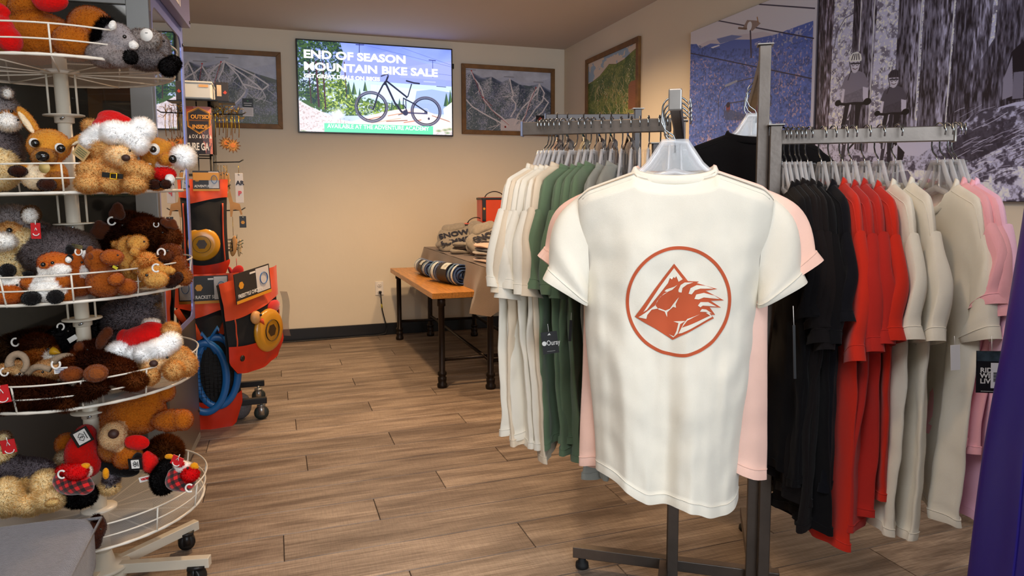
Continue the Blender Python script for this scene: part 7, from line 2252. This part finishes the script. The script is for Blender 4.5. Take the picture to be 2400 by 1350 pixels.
# --- lowest tray
t = toy('plush_moose', 'big orange-brown plush moose upside down in a red hooded vest, legs in the air', 1.98, [(320, 968, 66, 50, ORNG), (350, 930, 44, 26, ORNG, {'rot': -14}), (390, 918, 20, 24, ORNG), (400, 985, 46, 26, ORNG, {'rot': -4, 'dt': -.04}), (430, 984, 22, 25, ORNG, {'dt': -.05}), (290, 990, 50, 44, ORNG), (268, 1048, 36, 36, (160, 94, 32), {'dt': -.05}), (265, 1022, 30, 34, (204, 168, 124), {'dt': -.10}), (300, 1072, 34, 24, ORNG, {'dt': -.08, 'rot': -20}), (155, 1040, 24, 26, ORNG, {'dt': -.02}), (246, 965, 14, 22, BRN)], 9000, .0045, .007)
bead(t, 1.835, 266, 1017, 12, brown_nose, 'nose', 11); bead(t, 1.86, 254, 1048, 3, None, 'eye', 5)
patch(t, 1.90, [(192, 1062, 34, 50, (196, 18, 12)), (205, 1090, 30, 30, (186, 14, 10)), (200, 1020, 24, 26, (176, 16, 12))], 'vest', 900, .003, .006)
patch(t, 1.885, [(322, 1037, 30, 19, (206, 14, 10), {'rot': 4, 'rz': 10}), (305, 1036, 14, 16, (206, 14, 10), {'rz': 9})], 'hood', 0, .003, .004)
patch(t, 1.86, [(352, 1086, 18, 22, (216, 22, 18)), (345, 1070, 11, 14, (216, 22, 18))], 'mitten', 400, .003); patch(t, 1.87, [(322, 1082, 14, 24, BLK_, {'rot': 8})], 'cuff')
patch(t, 1.93, [(255, 1090, 44, 20, BLK_, {'rot': 30}), (295, 1105, 34, 14, BLK_)], 'shirt'); patch(t, 1.92, [(152, 1072, 20, 16, (190, 170, 140))], 'pad', 600, .008)
for x, y, w_, h_, rot, tt in ((192, 1024, 30, 30, -28, 1.845), (317, 1088, 18, 20, -4, 1.825)):
    flat_tag(t, tt + .003, x, y, w_ + 14, h_ + 8, blk, rot, 'badge_border', .002)
    bg = flat_tag(t, tt, x, y, w_, h_, white_felt, rot, 'badge')
    M = tag_frame(t, tt, x, y, rot)
    k = tt / PXM
    for s in (-1, 1):
        obj('badge_peak', MB().tube([M @ Vector((a * w_ * k, b * h_ * k, 0)) for a, b in ((-.3, .1 * s), (-.05, .32 * s), (.2, .1 * s), (0, -.08 * s))], .0009, 5, closed=True), blk, bg)
    obj('badge_line', MB().bar(M @ Vector((w_ * .34 * k, -h_ * .3 * k, 0)), M @ Vector((w_ * .34 * k, h_ * .3 * k, 0)), .0016, .001), blk, bg, smooth=False)
tg = flat_tag(t, 1.83, 341, 1122, 30, 12, white_felt, -14, 'care_label')
text_mesh('AURORA', .0085, mat('tag_red', (196, 24, 32), .45), tg, tag_frame(t, 1.83, 341, 1122, -14) @ Matrix.Rotation(PI, 4, 'Z') @ Matrix.Translation((-.0155, -.003, 0)), 'lettering', .0003, .8)
t = toy('plush_bison', 'dark brown furry plush hump behind the plaid-hatted eagle on the lowest tray', 2.02, [(385, 1060, 38, 36, (84, 44, 18)), (372, 1080, 30, 26, (74, 38, 16))], 5000, .014)
bead(t, 1.93, 372, 1075, 3)
def plaid():
    m = mat('plaid_red_black', (200, 16, 20), .9, sheen=.4)
    nt = m.node_tree
    N, L = nt.nodes, nt.links
    tc = N.new('ShaderNodeTexCoord'); sp = N.new('ShaderNodeSeparateXYZ'); mp = N.new('ShaderNodeMapping')
    mp.inputs['Rotation'].default_value = (.5, .3, .5)
    L.new(tc.outputs['Object'], mp.inputs[0]); L.new(mp.outputs[0], sp.inputs[0])
    st = []
    for ax in ('X', 'Z'):
        mu = N.new('ShaderNodeMath'); mu.operation = 'MULTIPLY'; mu.inputs[1].default_value = 2 * PI / .017; L.new(sp.outputs[ax], mu.inputs[0])
        si = N.new('ShaderNodeMath'); si.operation = 'SINE'; L.new(mu.outputs[0], si.inputs[0])
        gt = N.new('ShaderNodeMath'); gt.operation = 'GREATER_THAN'; gt.inputs[1].default_value = 0; L.new(si.outputs[0], gt.inputs[0]); st.append(gt)
    ad = N.new('ShaderNodeMath'); L.new(st[0].outputs[0], ad.inputs[0]); L.new(st[1].outputs[0], ad.inputs[1])
    hf = N.new('ShaderNodeMath'); hf.operation = 'MULTIPLY'; hf.inputs[1].default_value = .5; L.new(ad.outputs[0], hf.inputs[0])
    rp = N.new('ShaderNodeValToRGB'); rp.color_ramp.interpolation = 'CONSTANT'
    e = rp.color_ramp.elements
    e[0].color = lin((206, 14, 18)); e[1].position = .75; e[1].color = lin((14, 8, 9)); k = e.new(.25); k.color = lin((96, 8, 12))
    L.new(hf.outputs[0], rp.inputs[0]); L.new(rp.outputs[0], N['Principled BSDF'].inputs['Base Color'])
    return m
plaid_m = plaid()
def eagle(label, t0, body, head, beak, flap, hat, tuft, clip, tag=None):
    t = toy('plush_eagle', label, t0, body, 3000, .008)
    patch(t, t0 - .03, head, 'head', 700, .004)
    patch(t, t0 - .035, hat, 'plaid_hat', 0, .004, .005, plaid_m)
    patch(t, t0 - .05, flap, 'hat_flap', 900, .006)
    patch(t, t0 - .045, beak, 'beak', 0, .003, .004); patch(t, t0 - .01, tuft, 'feet', 0, .003, .004)
    ring_clip(t, t0 - .11, *clip)
    return t
YEL = (226, 150, 20)
t = eagle('black plush eagle in a red plaid trapper hat by the rail of the lowest tray', 1.83, [(384, 1122, 28, 32, BLK_), (395, 1098, 24, 22, BLK_), (382, 1140, 22, 18, BLK_)], [(430, 1096, 20, 14, WHT), (420, 1090, 14, 12, WHT)], [(455, 1092, 10, 9, YEL), (462, 1096, 5, 6, YEL)], [(446, 1112, 20, 16, (206, 14, 18)), (418, 1085, 16, 8, (206, 14, 18), {'rot': 20})], [(418, 1126, 30, 24, RED), (432, 1132, 26, 20, RED), (408, 1112, 16, 16, RED)], [(396, 1070, 12, 7, YEL), (412, 1074, 10, 7, YEL)], (444, 1144, 9, 90))
bead(t, 1.77, 440, 1097, 3); smile_tag(t, 1.765, 415, 1080, 26, 22, 25)
t = eagle('black plush eagle in a red plaid trapper hat lying in front of the spinner pole', 1.80, [(182, 1172, 36, 18, BLK_), (165, 1150, 30, 24, BLK_), (205, 1160, 20, 24, BLK_)], [(203, 1104, 12, 14, WHT)], [(200, 1092, 12, 8, YEL), (190, 1094, 8, 6, BLK_)], [(180, 1106, 26, 18, (206, 14, 18)), (150, 1100, 22, 12, (186, 12, 14), {'rot': -20})], [(172, 1134, 44, 26, RED), (150, 1125, 24, 24, RED), (198, 1142, 22, 18, RED)], [(248, 1110, 8, 16, YEL)], (145, 1112, 9, 90))
t = toy('plush_wolf', 'grey and cream plush wolf lying on the lowest tray, red tag at its ear', 1.84, [(60, 1100, 70, 26, (104, 94, 98)), (20, 1098, 50, 30, (104, 94, 98)), (16, 1165, 30, 46, CRM, {'dt': -.10}), (62, 1142, 34, 20, (206, 176, 116), {'dt': -.03}), (106, 1132, 30, 30, CRM, {'dt': -.04}), (118, 1172, 32, 24, CRM, {'dt': -.08}), (66, 1186, 38, 22, CRM, {'dt': -.08})], 14000, .008, .007)
patch(t, 1.80, [(8, 1026, 16, 16, (150, 120, 90), {'rot': 30}), (6, 1028, 10, 12, CRM, {'rot': 30, 'dt': -.01})], 'ear', 500, .006); patch(t, 1.83, [(5, 1060, 24, 26, CRM)], 'neck', 1200, .010)
smile_tag(t, 1.745, 20, 1046, 34, 32, -10); bead(t, 1.77, -6, 1060, 4); patch(t, 1.70, [(122, 1178, 18, 10, (206, 172, 110), {'rot': -12})], 'sole', 300, .004)
t = toy('plush_wolf', 'grey and cream plush tail and paw showing behind the foot of the spinner pole', 1.93, [(262, 1118, 16, 20, (110, 100, 104)), (256, 1142, 22, 14, CRM)], 1800, .010)
bead(t, 1.89, 270, 1140, 2.5)
t = toy('plush_moose', 'dark brown velvet plush at the front of the lowest tray, beside the ottoman', 1.74, [(230, 1235, 18, 30, (70, 32, 16)), (224, 1265, 14, 26, (60, 28, 14))], 700, .003)
patch(t, 1.72, [(226, 1214, 9, 5, (44, 20, 12))], 'tuft', 400, .010); bead(t, 1.69, 236, 1240, 2.5)
